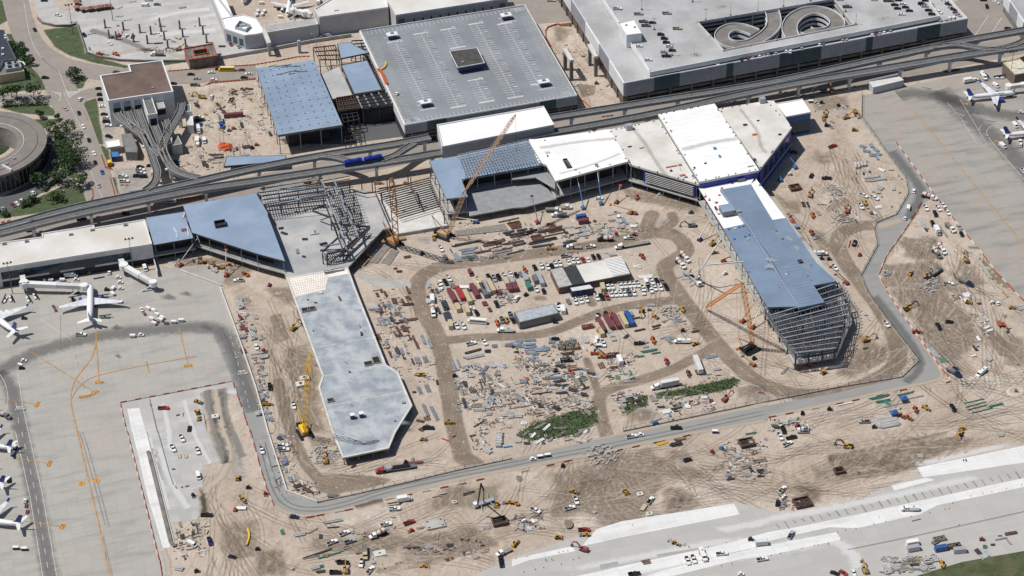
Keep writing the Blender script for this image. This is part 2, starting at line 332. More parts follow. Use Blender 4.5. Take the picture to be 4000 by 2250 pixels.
def groove(t,pts,hw,d):
 P=PL(t,*pts);wj=window(P,8);x,y=XX[wj],YY[wj];q=np.full(x.shape,1e9)
 for a,b in zip(P,P[1:]): q=np.minimum(q,seg_d(x,y,a,b))
 HZ[wj] += -d*np.clip((hw+.9-q)/.9,0,1)+d*.35*np.exp(-((q-hw-2.2)/1.1)**2)
groove('33',(660,275,900,225,1300,130,1500,95,1820,30),1.2,2.2);groove('13',(1250,1400,1500,1370,1900,1290,2200,1195,2440,1135),.6,1.6)
groove('23',(0,1360,200,1290,640,1215),1.3,1.8);groove('13',(1290,735,1440,715),.8,1.4);groove('12',(130,290,215,560),.3,.6);groove('13',(560,60,640,200),.4,.5);groove('02',(2160,1310,2161,1311),.4,.2)
# ================================================================ PAVED SURFACES
def slabmat(name,base,panel=6.1,pv=.06,stain=(.2,.19,.18),stamt=.4,joint=.12,px=None,tint=None):
 m,k=newmat(name,.88);p=k.pos();x,y,z=k.xyz(p);py=panel;px=px or panel
 fx=k.math('DIVIDE',x,px);fy=k.math('DIVIDE',y,py)
 wn=k.node("ShaderNodeTexWhiteNoise",noise_dimensions='2D');k.l.new(k.comb(k.math('FLOOR',fx),k.math('FLOOR',fy)),wn.inputs[0])
 jx=k.math('ABSOLUTE',k.math('SUBTRACT',k.math('FRACT',fx),.5));jy=k.math('ABSOLUTE',k.math('SUBTRACT',k.math('FRACT',fy),.5))
 j=k.rng(k.math('MAXIMUM',jx,jy),.47,.5,0,joint)
 big=k.noise(p,.02,4,.6);st=k.noise(k.comb(k.math('MULTIPLY',x,.35),k.math('MULTIPLY',y,1.6)),.09,4,.65)
 col=k.mix(k.rng(wn.outputs[0],0,1),tuple(v*(1-pv) for v in base),tuple(v*(1+pv) for v in base))
 if tint: col=k.mix(k.rng(big,.45,.7,0,.5),col,tint)
 col=k.mix(k.rng(st,.45,.75,0,stamt),col,stain);col=k.mix(k.rng(k.noise(p,.5,3,.6),.5,.8,0,.2),col,stain)
 col=k.mix(j,col,(.12,.11,.10));k.l.new(col,k.b.inputs[0]);return m
apronm=slabmat("apron_concrete",(.385,.37,.34),6.1,.03,(.24,.235,.225),.6,.22,None,(.42,.37,.32))
apronr=slabmat("apron_concrete_right",(.34,.32,.29),7.5,.03,(.20,.195,.185),.75,.15,11,(.38,.32,.27))
roadm=slabmat("service_road_asphalt",(.285,.285,.275),60,.01,(.21,.21,.205),.7,0)
streetm=slabmat("street_concrete",(.285,.255,.225),4.6,.04,(.22,.20,.185),.5,.3,4.6,(.34,.29,.26))
laneg=slabmat("tug_lane",(.22,.215,.21),60,.01,(.16,.16,.16),.7,0)
newc=slabmat("new_concrete",(.43,.42,.40),7.6,.03,(.37,.36,.34),.5,.12)
whitec=slabmat("fresh_white_concrete",(.70,.70,.69),7.6,.03,(.50,.495,.48),.75,.2,7.6)
demo=slabmat("old_slab_concrete",(.42,.41,.395),6,.06,(.60,.60,.60),.6,.15)
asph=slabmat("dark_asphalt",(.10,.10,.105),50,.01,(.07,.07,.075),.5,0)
paintw=mat("road_marking_white",(.62,.62,.60),.8,0,.15,.6);painty=mat("taxi_line_orange",(.46,.24,.06),.8,0,.2,.4);paintk=mat("marking_black",(.05,.05,.05),.8)
FLAT=new_field()
def pave(name,m,z,*segs):
 P=MP(0,*segs);poly_sdf(FLAT,P);return flat(name,P,m,z,kind='structure')
Z1,Z2,Z3,Z4=.04,.08,.12,.16
pave("apron",apronm,Z1,('D',-300,740,0,712,590,660),('02',2210,0,2330,330,2450,700,2345,945,1210,1155,1268,1449),('03',1438,640,1600,1290,1640,1449,1700,1800),('D',-400,1800))
pave("demolition_yard",demo,Z2,('02',1215,1155,2335,940),('02',2380,1080,2100,1010,2010,1060,2080,1449),('03',2200,300,2040,340,2030,830,1990,880,1710,920,1650,1170,1690,1449,1640,1449,1630,1300,1280,0),('02',1270,1449))
pave("white_slab",whitec,Z3,('02',1280,1215,1400,1205,1470,1449),('03',1470,0,1520,220,1700,960,1710,1165,1640,1170,1560,900,1480,640,1400,280,1330,0),('02',1325,1449))
pave("apron_right",apronr,Z1,('30',930,965,1620,820,2000,740,2574,570,3200,450),('31',3400,500,3400,2300,2900,1900),('32',2574,150,2450,0),('31',2090,1020,1920,820,1690,520,1560,330,1410,450,1390,350,1230,130,1120,0),('30',940,1210))
pave("service_road_right",roadm,Z2,('31',1120,0,1230,130,1390,350,1415,500,1290,700,1120,790,1070,850,1090,1010,930,1310,1000,1449),('32',1000,0,1500,690,1510,730,1350,900,700,1050,0,1180),('32',0,1295,700,1150,1300,1010,1690,940,1780,870,1480,450,1190,30),('31',1110,1330,1190,1130,1400,840,1560,590,1690,520,1500,250,1290,0))
pave("service_road",roadm,Z2,('23',2574,-115,1800,20,1000,190,0,385),('13',2574,385,2000,480,1300,680,950,775,500,855,330,830,180,745,0,215),('02',2340,950,2330,900),('02',2140,450,2220,400,2330,560,2574,1130),('12',-10,1110,120,1449),('13',120,0,220,370,310,600,620,720,960,650,1500,510,2000,400,2574,275),('23',0,275,600,130,1200,10,1600,-70,2574,-270))
tl_=softmat("rubber_dark",(.14,.14,.14),.5)
for hw,l in ((9,[('02',-300,1000,0,840,250,690,560,580,900,500,1300,440,1700,405,2080,385,2230,430,2330,560,2440,850,2560,1250)]),(7,[('02',-40,850,100,960,150,1150,220,1449),('03',210,0,355,640,500,1449,620,2000)]),(10,[('30',1300,960,1500,930,1900,1010,2200,1130,2574,1180,3000,1190)]),(12,[('30',1700,900,2050,1200,2350,1449),('31',2400,30,2800,500)]),(5,[('31',1240,60,1480,360,1560,500,1400,760)]),(4,[('32',1060,60,1560,700,1500,860,1380,950)])): soft('rubber_wear',smoothline(MP(0,*l),2),hw,tl_,.085 if l[0][0] not in ('31','32') else .1,kind='structure')
for x,y,w_ in ((1100,420,30),(700,150,20),(1600,120,40),(1800,80,30),(1150,700,16),(2000,420,30)): c=W('02',x,y);soft('apron_stain',[c,c+Vector((w_*.15,1,0)),c+Vector((w_*.3,-.5,0))],2+w_*.07,tl_,.075,kind='structure')
pave("new_pavement",newc,Z1,('D',1100,1560,1190,1449,1290,1402,1450,1350,1850,1262,1990,1300,2100,1285,2300,1195,2576,1120,3000,1020,3200,1600),)
pave("pavement_strip",whitec,Z2,('23',850,980,1100,900,2230,720,2290,830,1160,1050,700,1150));pave("pavement_strip",whitec,Z2,('23',0,1280,600,1150,640,1200,180,1290,0,1355))
pave("pavement_strip",whitec,Z2,('33',0,1010,300,955,1000,810,1500,700,2000,590,2574,465,3200,350,3200,440,2574,555,1700,740,1530,830,900,970,620,960,300,1030,0,1100),('23',2400,1180,1700,1330,1000,1500,400,1600,300,1530,1200,1330,2000,1160))
pave("pavement_strip",whitec,Z2,('33',0,1140,690,1010,735,1085,0,1245),('23',2300,1280,1300,1530,1000,1560,1500,1400,2200,1220))
pave("pavement_strip",whitec,Z2,('33',1500,360,2574,140,3100,30,3100,200,2574,310,1560,460));pave("pavement_strip",whitec,Z2,('33',1240,540,1590,462,1680,485,1270,592))
pave("old_plaza",demo,Z1,('00',340,0,540,0,620,130,740,90,740,0,2150,0,2240,190,2260,400,2574,490),('10',100,400,600,330,1040,240,1060,320,700,400,0,530),('00',2574,560,1880,620,1500,622,1150,600,1000,570,870,530,780,255,700,262,480,250,390,180))
rd=[W('00',*a) for a in ((110,-250),(150,0),(230,300),(330,480),(560,640),(900,720),(1250,765),(1750,790),(2574,715))]
strip("street",smoothline(rd,2),8.5,streetm,Z2,kind='structure')
strip("street",smoothline([W('00',*a) for a in ((400,590),(560,740),(640,960),(740,1180),(830,1449))]+[W('01',*a) for a in ((940,250),(1010,500),(1080,700))],2),9.5,streetm,Z3,kind='structure')
strip("street",smoothline([W('00',*a) for a in ((-300,985),(300,990),(560,1010),(680,1060))],2),5.5,streetm,Z1,kind='structure')
strip("street",smoothline([W('00',*a) for a in ((680,1040),(850,950),(1100,900),(1500,900))],2),6.,streetm,.06,kind='structure')
strip("street",[W('01',*a) for a in ((-300,960),(700,790),(1400,640),(2574,420))]+[W('11',*a) for a in ((700,270),(1700,60))]+[W('20',*a) for a in ((400,1330),(2574,960))]+[W('30',*a) for a in ((1000,760),(2574,440),(3200,300))],11,streetm,Z1,kind='structure')
pave("parking_lot",asph,Z1,('01',-200,560,0,540,250,420,420,240,460,0),('00',430,1380,600,1250,610,1230,540,1330,510,1449),('01',600,120,600,260,740,380,560,400,250,600,0,720,-200,740))
pave("garage_yard",asph,.02,('20',1080,1010,2574,740),('30',1900,280,2574,0,2700,250,1000,680,0,900),('20',2574,900,1100,1080))
pave("garage_road",streetm,Z1,('30',1700,100,2574,-300,3200,-300,3200,300,2574,320,2300,360,1960,400));pave("garage_road",streetm,Z1,('20',180,160,600,110,610,215,240,240));pave("garage_road",streetm,.03,('20',-200,20,620,-100,600,110,180,160,140,50))
pave("pier_pad",conc,Z1,('11',1000,1290,1200,1330,1560,1390,1560,1449,1180,1420,1000,1330))
pave('painted_shade_yard',asph,.05,('10',240,1400,860,1290,1060,1120,1400,1085,1480,1290,1500,1370,900,1449,300,1449))  # dark sheet that puts shade into the ground colour before the hall
def pond(name,*s):
 P=MP(0,*s);P=smoothline(P+[P[0]],2)[:-1];flat(name,P,WATER,.03,kind='structure')
WATER,k=newmat("silty_water",.08);k.l.new(k.mix(k.rng(k.noise(k.pos(),.1,3),.3,.7),(.21,.185,.12),(.27,.235,.165)),k.b.inputs[0])
pond("puddle",('13',2150,590,2250,560,2330,550,2410,580,2400,640,2320,670,2240,660,2180,640));pond("puddle",('23',525,890,590,880,620,920,600,965,545,970,525,930));pond("puddle",('23',40,440,90,440,115,480,100,510,50,500))
pond("puddle",('31',2120,1150,2150,1140,2260,1250,2480,1449,2340,1449,2200,1280));pond("puddle",('31',1170,1200,1260,1240,1240,1330,1160,1340));pond("puddle",('31',950,165,1010,160,1015,190,960,200));pond("puddle",('12',210,440,320,430,335,500,230,545))
pond("puddle",('32',1960,260,2080,250,2150,290,2060,330,1970,310))
HZ=np.where(FLAT > -1.5,np.minimum(HZ,-.02)*np.clip((1.5-FLAT)/3,0,1)*(HZ < 0),HZ*np.clip((-FLAT-1.5)/4,0,1))
# ---- the ground mesh
nj,ni=NXY
co=np.empty((nj*ni,3));co[:,0]=XX.ravel();co[:,1]=YY.ravel();co[:,2]=HZ.ravel()
idx=np.arange(nj*ni).reshape(nj,ni);q=np.stack([idx[:-1,:-1],idx[:-1,1:],idx[1:,1:],idx[1:,:-1]],-1).reshape(-1,4)
me=bpy.data.meshes.new("ground");me.vertices.add(nj*ni);me.vertices.foreach_set("co",co.ravel())
me.loops.add(q.size);me.loops.foreach_set("vertex_index",q.ravel().astype(np.int32));me.polygons.add(len(q))
me.polygons.foreach_set("loop_start",np.arange(0,q.size,4,dtype=np.int32));me.polygons.foreach_set("loop_total",np.full(len(q),4,np.int32))
me.polygons.foreach_set("use_smooth",np.ones(len(q),bool));me.update()
for n_,f_ in (("mud",MUD),("soil",SOIL),("grass",GRASS),("pale",PALE),("grey",GREY),("lane",LANE)):
 a=me.attributes.new(n_,'FLOAT','POINT');a.data.foreach_set("value",f_.ravel().astype(np.float32))
gm,k=newmat("bare_earth",.95);P=k.pos()
n1=k.noise(P,.012,4,.6);n2=k.noise(P,.085,5,.65);n3=k.noise(P,.55,4,.65);n4=k.noise(P,1.9,3,.65);n5=k.noise(P,.033,5,.7,.6)
col=k.mix(k.rng(n1,.3,.7),(.45,.378,.31),(.57,.49,.415));col=k.mix(k.rng(n5,.42,.62,0,.8),col,(.48,.39,.315));col=k.mix(k.rng(n5,.56,.72,0,.6),col,(.32,.255,.195))
col=k.mix(k.rng(n2,.55,.72,0,.6),col,(.62,.545,.46));col=k.mix(k.rng(n2,.3,.42,.4,0),col,(.35,.28,.22))
sw=k.noise(P,.011,1.5,.4);trk=k.math('SINE',k.math('MULTIPLY',sw,330.));sw2=k.noise(P,.02,1,.4);trk2=k.math('SINE',k.math('MULTIPLY',sw2,210.))
tm=k.math('MULTIPLY',k.rng(trk,.3,.9),k.rng(n5,.38,.55));tm2=k.math('MULTIPLY',k.rng(trk2,.4,.9),k.rng(k.noise(P,.05,2),.48,.58))
lane=k.math('ADD',k.attr("lane"),k.math('MULTIPLY',k.math('SUBTRACT',n2,.5),10.));soilv=k.attr("soil")
lm=k.math('MAXIMUM',k.rng(lane,-2,4),k.rng(soilv,-2,3))
tracks=k.math('MULTIPLY',k.math('MAXIMUM',tm,tm2),k.math('MULTIPLY',k.rng(n3,.3,.6),k.math('ADD',.16,k.math('MULTIPLY',lm,.32))))
def cls(name,amp,c1,c2,w_=1.2,cap=1.,nz=None):
 global col
 v=k.math('ADD',k.attr(name),k.math('ADD',k.math('MULTIPLY',k.math('SUBTRACT',n2,.5),amp),k.math('MULTIPLY',k.math('SUBTRACT',n3,.5),amp*.6)))
 col=k.mix(k.rng(v,-w_,w_,0,cap),col,k.mix(k.rng(nz or n2,.35,.65),c1,c2))
cls("lane",12,(.37,.30,.235),(.48,.395,.32),3.5,.8,n3)
cls("grey",4,(.27,.26,.235),(.40,.385,.355),1.5);cls("pale",6,(.64,.58,.51),(.47,.415,.35),1.6,.9,n3)
cls("soil",8,(.155,.122,.092),(.27,.215,.165),2.2,.95,n3)
cls("mud",1.8,(.16,.122,.09),(.225,.175,.13),.8,.98)
rt=k.rng(k.math('ABSOLUTE',k.math('SUBTRACT',k.math('PINGPONG',k.attr("mud"),1.6),.8)),.1,.5);col=k.mix(k.math('MULTIPLY',k.rng(k.attr("mud"),0,.6),k.math('MULTIPLY',k.math('SUBTRACT',1.,rt),k.rng(n2,.3,.6,0,.35))),col,(.33,.27,.21))
col=k.mix(tracks,col,(.23,.175,.125));col=k.mix(k.math('MULTIPLY',k.rng(trk,-.9,-.5,1,0),k.math('MULTIPLY',lm,.16)),col,(.58,.49,.40))
cls("grass",2.4,(.018,.045,.008),(.045,.09,.02),.7,1.,k.noise(P,.25,4,.7))
n6=k.noise(P,.3,3,.7,.8);ng=k.math('SUBTRACT',1.,k.rng(k.attr('grass'),-1,.5));col=k.mix(k.math('MULTIPLY',ng,k.rng(n6,.54,.70,0,.5)),col,(.27,.215,.165));col=k.mix(k.math('MULTIPLY',ng,k.rng(n6,.30,.44,.4,0)),col,(.68,.61,.53));col=k.mix(k.rng(n4,.40,.68,0,.4),col,(.30,.25,.2));col=k.mix(k.rng(n4,.60,.78,0,.2),col,(.72,.66,.58))
k.l.new(col,k.b.inputs[0]);h=k.math('ADD',k.math('MULTIPLY',n3,.6),k.math('ADD',k.math('MULTIPLY',n2,1.4),k.math('MULTIPLY',n4,.25)));k.bump(h,.9,.8)
me.materials.append(gm);g=bpy.data.objects.new("ground",me);COL.objects.link(g);g['kind']='structure'
flat('courtyard',[W('D',-42,365)+Vector((17.2*math.cos(i*.196),17.2*math.sin(i*.196),0)) for i in range(32)],fg_m := mat('courtyard_green',(.03,.045,.02),.9,0,.4,.3),.06,kind='structure')
gs=MP(0,('33',1400,1480,1700,1385,1950,1310,2250,1255,2600,1195,3000,1140,3300,1800,1400,1800));fg,k=newmat("field_grass",.95);Pn=k.pos();c_=k.mix(k.rng(k.noise(Pn,.12,5,.7),.35,.65),(.045,.065,.022),(.10,.105,.05));c_=k.mix(k.rng(k.noise(Pn,.9,3),.5,.8,0,.5),c_,(.17,.15,.09));k.l.new(c_,k.b.inputs[0]);flat("grass_field",gs,fg,.14,kind='structure')
def gz(x,y):
 i=min(max(int(np.searchsorted(GX,x)),1),len(GX)-1);j=min(max(int(np.searchsorted(GY,y)),1),len(GY)-1);return float(max(HZ[j,i],HZ[j-1,i-1],HZ[j,i-1],HZ[j-1,i]))
def ruts(t,x0,y0,x1,y1,n,a0,da,seed,Lm=70):
 """pairs of wheel ruts pressed into the dirt, following slow curves"""
 g=random.Random(seed)
 for dark in (1,0):
  b=MB();b.flat=1;al=[]
  for _ in range(int(n*.7) if dark else n//3):
   p=W(t,g.uniform(x0,x1),g.uniform(y0,y1)).xy;h=a0+g.gauss(0,da*.7);cv=g.gauss(0,.011);L=g.uniform(.35,1)*Lm;P=[p]
   for i in range(int(L/2.5)): h += cv*2.5+g.gauss(0,.02);p=p+Vector((math.cos(h),math.sin(h)))*2.5;P.append(p)
   hw=g.uniform(.45,.8) if dark else g.uniform(.5,1.1)
   for s_ in ((-1,1) if dark else (0,)):
    C=band(P,s_*1.05+1e-5)[0];A_,B_=band(C,hw);m=len(C);o=len(b.v)
    for Q,k_ in ((A_,0),(C,1),(B_,0)): b.v += [(q.x,q.y,gz(q.x,q.y)+.035) for q in Q];al += [float(k_ and 0 < i < m-1) for i in range(m)]
    b.f += [(o+i+k_*m,o+i+m+k_*m,o+i+m+1+k_*m,o+i+1+k_*m) for i in range(m-1) for k_ in (0,1)]
  o=b.obj('wheel_ruts',softmat('rut_dark' if dark else 'graded_pass',(.25,.195,.145) if dark else (.58,.50,.41),.26 if dark else .4));o['kind']='stuff';at=o.data.attributes.new('al','FLOAT','POINT');at.data.foreach_set('value',al)
RA,RB=0.,-1.57
for a in (('13',200,850,2400,1400,46,RA,.5,1),('23',0,250,1900,950,70,RA,.8,2),('23',1500,150,2574,650,26,-.6,.5,3),('33',0,100,1500,620,34,.1,.4,4),('33',0,560,900,720,12,.15,.1,5),('32',1300,0,2500,900,60,RB,.45,6),('32',1600,900,2574,1449,30,-.3,.6,7),('32',0,1250,1700,1449,22,.1,.4,8),('31',550,0,900,700,40,RB,.3,9),('31',1250,950,2250,1449,36,RB,.6,10),
    ('31',50,300,500,1200,18,RB,.3,11),('12',60,0,420,1449,40,RB,.15,12),('13',100,0,420,500,14,RB,.15,13),('13',420,360,1400,480,16,RA,.12,14),('21',1150,500,1900,850,20,RA,.9,15),('22',1200,150,1900,700,26,.4,.9,16),('22',0,1000,900,1180,10,.15,.1,18),('03',2000,250,2500,1300,34,RB,.5,19),('11',1000,900,1560,1400,14,-.4,.8,20),('00',2000,850,2574,1440,14,RB,.6,21),('20',400,280,1040,1040,16,RB,.3,22),('32',500,600,1250,980,20,.3,.5,23),('22',1850,150,2574,900,20,-.9,.4,24)): ruts(*a)
dm_=softmat('tracked_dust',(.50,.425,.345),.75);tk_=softmat('tyre_polish',(.17,.17,.165),.45)
for l,hw in (([('23',2574,-120,1800,15,1000,185,0,380),('13',2574,380,2000,475,1300,675,950,770,500,850,330,825,190,745)],2.2),([('13',310,605,620,715,960,645,1500,505,2000,395,2574,270),('23',600,125,1200,5,1600,-75,2574,-275)],1.8),([('32',0,1290,700,1145,1300,1005,1690,935,1780,865,1480,445)],2.4),([('31',1545,590,1400,835,1190,1125,1110,1330,1190,1449)],1.8),([('31',1060,830,1200,810,1330,760)],6),([('13',1000,760,1120,720,1280,690)],4)): soft('road_dust',smoothline(MP(0,*l),2),hw,dm_,.1,kind='structure')
for o_ in (-1.4,1.4): soft('tyre_polish',band(smoothline(MP(0,('23',2574,-200,1200,95,0,325),('13',2574,325,2000,440,1300,590,960,710,620,790,330,760,190,600,60,100)),2),o_+1e-5)[0],.7,tk_,.105,kind='structure')
wz=softmat('lime_dust',(.66,.66,.65),.8);gz_=softmat('damp_gravel',(.25,.24,.22),.7);sz_=softmat('sand_wash',(.50,.43,.35),.85)
for m_,hw,l in ((wz,2.5,[('02',1850,1120,1900,1300,1950,1449),('03',1990,100,2120,330)]),(wz,4,[('03',1600,150,1720,520,1900,780)]),(wz,3,[('02',1640,1150,1700,1449),('03',1720,200)]),(gz_,3.5,[('02',2080,1020,2110,1240,2170,1449),('03',2230,180,2270,320)]),(gz_,3,[('02',2240,1000,2260,1260,2330,1449),('03',2390,120,2440,260)]),(sz_,4,[('02',2170,1010,2190,1200,2250,1449),('03',2330,250,2200,500,2060,560,2040,900)]),(sz_,3,[('03',1980,560,2060,700,2050,860)]),(wz,2,[('03',1500,40,1600,400,1700,800)]),(sz_,2.5,[('03',1640,1180,1690,1330,1700,1449)]),(wz,6,[('00',1500,200,1800,120,2120,90)]),(wz,7,[('00',1560,350,1900,320,2180,300)]),(gz_,4,[('00',900,300,1300,420,1500,520)]),(sz_,3,[('00',1100,560,1500,480,1900,590)])): soft('dust_wash',smoothline(MP(0,*l),2),hw,m_,.135 if l[0][0] != '00' else .06,kind='structure')
# ================================================================ BUILDINGS
whiteroof=mat("white_membrane_roof",(.86,.86,.86),.6,0,.03,.05,(.80,.80,.79));creamroof=mat("cream_membrane_roof",(.66,.645,.615),.7,0,.06,.06,(.56,.53,.48))
oldroof=mat("stained_white_roof",(.64,.635,.62),.8,0,.06,.035,(.56,.53,.47));bluedeck=mat("blue_grey_roof_deck",(.265,.345,.455),.5,.0,.06,.05,(.225,.30,.405),.12)
brownroof=mat("brown_gravel_roof",(.155,.108,.092),.95,0,.12,.08,(.125,.088,.075));garroof=mat("grey_blue_parking_deck",(.245,.265,.29),.85,0,.07,.03,(.20,.215,.235),.12)
garconc=mat("parking_concrete",(.43,.435,.44),.85,0,.08,.04,(.345,.345,.345),.12);facadeg=mat("pale_metal_screen",(.34,.36,.40),.5,.2,.05,.3)
teal=mat("teal_screen",(.055,.11,.13),.45,.1,.1,.3);brick=mat("brown_brick",(.17,.14,.115),.9,0,.1,.4);blueglass=mat("blue_curtain_glass",(.015,.045,.075),.1,0,.2,.1)
bluewrap=mat("blue_membrane",(.03,.04,.34),.6,0,.1,.2);bluewrap2=mat("light_blue_panel",(.03,.12,.33),.5,0,.1,.3)
slabconc=mat("new_slab_concrete",(.42,.445,.465),.75,0,.12,.13,(.27,.305,.345),.4);slabc2=mat("grey_slab",(.44,.435,.42),.75,0,.08,.06,(.33,.34,.35))
annroof=mat("round_building_roof",(.215,.19,.17),.9,0,.08,.15);whitew=mat("white_wall",(.70,.71,.73),.7,0,.04,.2);greyw=mat("grey_wall",(.47,.48,.50),.8,0,.05,.15)
def ccw(P):
 a=sum(P[i][0]*P[(i+1) % len(P)][1]-P[(i+1) % len(P)][0]*P[i][1] for i in range(len(P)));return P if a > 0 else P[::-1]
def off(P,d):
 n=len(P);out=[]
 for i in range(n):
  p,a,b=Vector(P[i][:2]),Vector(P[i-1][:2]),Vector(P[(i+1) % n][:2])
  u,v=(p-a).normalized(),(b-p).normalized();n1,n2=Vector((-u.y,u.x)),Vector((-v.y,v.x));m=(n1+n2)
  if m.length < 1e-4: m=n1
  m.normalize();k=d/max(.35,m.dot(n1));out.append(Vector((p.x+m.x*k,p.y+m.y*k)))
 return out
def ring(P,d,z0,z1):
 I=off(P,d);n=len(P);b=MB()
 b.add([(p[0],p[1],z0) for p in P]+[(p[0],p[1],z0) for p in I]+[(p[0],p[1],z1) for p in P]+[(p[0],p[1],z1) for p in I],
    [f for i in range(n) for j in [(i+1) % n] for f in ((i,j,j+n,i+n),(i+2*n,i+3*n,j+3*n,j+2*n),(i,i+2*n,j+2*n,j),(i+n,j+n,j+3*n,i+3*n))]);return b
def face(root,a,b,z0,z1,m,name,out=.08,th=.12,**pr):
 """a panel standing just proud of the wall line a-b (wall on the left of a->b seen from outside is its inside)"""
 a,b=Vector(a[:2]),Vector(b[:2]);d=(b-a).normalized();n=Vector((d.y,-d.x));a1,b1=a+n*out,b+n*out;a0,b0=a-n*th,b-n*th
 q=MB();q.add([(p.x,p.y,z) for z in (z0,z1) for p in (a0,b0,b1,a1)],[(3,2,1,0),(4,5,6,7),(0,1,5,4),(1,2,6,5),(2,3,7,6),(3,0,4,7)])
 return sub(name,q,m,root,**pr)
def lerp(a,b,t): return Vector(a)*(1-t)+Vector(b)*t
def building(name,label,cat,P,zt,zb=0.,wm=None,rm=None,par=.7,pm=None,group=None,pw=.5):
 P=ccw(P);r=empty(name,tuple(cen(P)),0,label,cat,group)
 sub('wall',MB().prism(P,zb,zt),wm,r)
 I=off(P,pw*.98);s_=MB();s_.flat=1;s_.sheet(I,zt+.04);o=sub('roof',s_,rm,r)
 if par: sub('parapet',ring(off(P,-.03),pw,zt-.3,zt+par),pm or wm,o)
 r_P[r.name]=P
 return r
r_P={};SOLO=[]
def hvac(root,t,x,y,z,w_=3,l=2.4,h=1.6,m=None,name='roof_unit'):
 c=W(t,x,y,z);q=MB();q.box(c.x-w_/2,c.x+w_/2,c.y-l/2,c.y+l/2,z,z+h,.1,.1);return sub(name,q,m or galv,root)
def cols(root,pts,z0,z1,w_=.5,m=None,cap=100):
 for i,p in enumerate(pts[:cap]):
  q=MB();q.box(p[0]-w_/2,p[0]+w_/2,p[1]-w_/2,p[1]+w_/2,z0,z1);sub('column',q,m or conc,root)
def along(P,step,inset=.6,closed=True):
 Q=off(ccw(P),inset);out=[]
 for i in range(len(Q) if closed else len(Q)-1):
  a,b=Q[i],Q[(i+1) % len(Q)];n=max(1,int((b-a).length/step))
  out += [lerp(a,b,j/n) for j in range(n)]
 return out
def inpoly(p,P):
 ins=False
 for i in range(len(P)):
  a,b=P[i],P[i-1]
  if (a[1] > p[1]) != (b[1] > p[1]) and p[0] < (b[0]-a[0])*(p[1]-a[1])/(b[1]-a[1]+1e-12)+a[0]: ins=not ins
 return ins
def openhall(name,label,P,zt,rm,floors=(5.,),wallm=None,core=5.,slabm=None,th=.9,fascia=None,step=9.,base=0.):
 """a hall under construction: roof plate, floor plates, perimeter columns, set-back walls"""
 P=ccw(P);r=empty(name,tuple(cen(P)),0,label,'terminal hall')
 sub('roof_edge',MB().prism(P,zt-th,zt),fascia or darksteel,r);s_=MB();s_.flat=1;s_.sheet(off(P,.15),zt+.05);sub('roof',s_,rm,r)
 for z in floors: sub('floor_slab',MB().prism(off(P,-.6),z-.7,z),slabm or conc,r)
 cols(r,along(P,step,.8),base,zt-th,.45,bluesteel,60)
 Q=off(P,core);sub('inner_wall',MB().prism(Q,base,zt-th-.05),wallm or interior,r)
 for z in [f for f in floors]+[zt-1.6]:
  q=MB()
  for i in range(len(P)): q.bar((*off(P,.25)[i],z+.9),(*off(P,.25)[(i+1) % len(P)],z+.9),.18,.22)
  sub('edge_beam',q,bluesteel,r)
 r_P[r.name]=P;return r
# ---- central parking garage
P=[W('10',1045,315,14),W('20',130,55,14),W('20',655,965,14),W('10',1500,1262,14)]
gar=building('parking_garage','parking garage with grey-blue roof deck, white bay lines and one dark-roofed square core','parking garage',P,14,0,interior,garroof,.8,offwhite)
P=r_P[gar.name];C0,C1,C2,C3=[Vector((*p[:2],)) for p in (W('10',1500,1262,14),W('20',655,965,14),W('20',130,55,14),W('10',1045,315,14))]
for t0,t1,m in ((0,.125,facadeg),(.127,.235,teal),(.237,.50,facadeg),(.502,.60,facadeg),(.602,.78,facadeg),(.782,.872,teal),(.874,1,facadeg)): face(gar,lerp(C0,C1,t0),lerp(C0,C1,t1),8.,14.4,m,'facade_screen',.5)
for t0,t1,m in ((0,.4,whitew),(.402,.998,whitew)): face(gar,lerp(C3,C0,t0),lerp(C3,C0,t1),8.,14.4,m,'facade_screen',.5)  # sunward screens coloured white, front ones grey: light and shade in the colours
for i in range(14): q=MB();c=lerp(C0,C1,(i+.5)/14)+Vector((0,-.3));q.box(c.x-.5,c.x+.5,c.y-.4,c.y+.5,0,8);sub('column',q,concd,gar)
for z in (3.2,6.): face(gar,lerp(C0,C1,.01),lerp(C0,C1,.99),z,z+1.0,concd,'deck_edge',.35)
def quad(u,v): return lerp(lerp(C3,C2,u),lerp(C0,C1,u),v)
zb=14.09;mk=MB();mk.flat=1;my=MB();my.flat=1;lt=[]
def dash(b,a,c,wd=.24,z=zb):
 a,c=Vector(a[:2]),Vector(c[:2]);d=(c-a).normalized();n=Vector((-d.y,d.x))*wd/2;b.add([(p.x,p.y,z) for p in (a-n,c-n,c+n,a+n)],[(0,1,2,3)])
eu=(C2-C3).normalized();LU,LV=(C2-C3).length,(C0-C3).length;ev=(C0-C3).normalized()
rows=[((('10',1400,430),('10',1690,1005))),(('10',1660,345),('10',2030,1065)),(('10',1935,300),('10',2025,470)),(('10',2210,810),('10',2315,1015)),(('10',2215,245),('20',30,970)),(('20',-70,245),('20',260,835))]
for a,b in rows:
 a,b=W(*a,14),W(*b,14);a,b=a.xy,b.xy;n=int((b-a).length/2.75);dash(mk,a,b,.2)
 for i in range(n+1):
  c=lerp(a,b,i/n);dash(mk,c-eu*5.2,c+eu*5.2,.26)
  if i % 5 == 2: lt.append(c+eu*1.6)
 for e_,s_ in ((a,-1),(b,1)): dash(mk,e_+ev*s_*1.2-eu*5,e_+ev*s_*1.2+eu*5,.9)
for i in range(int(LU/2.75)):
 u=(i+.5)*2.75
 dash(mk,C3+eu*u+ev*1,C3+eu*u+ev*6,.17);dash(mk,C0+eu*u-ev*1,C0+eu*u-ev*6,.17)
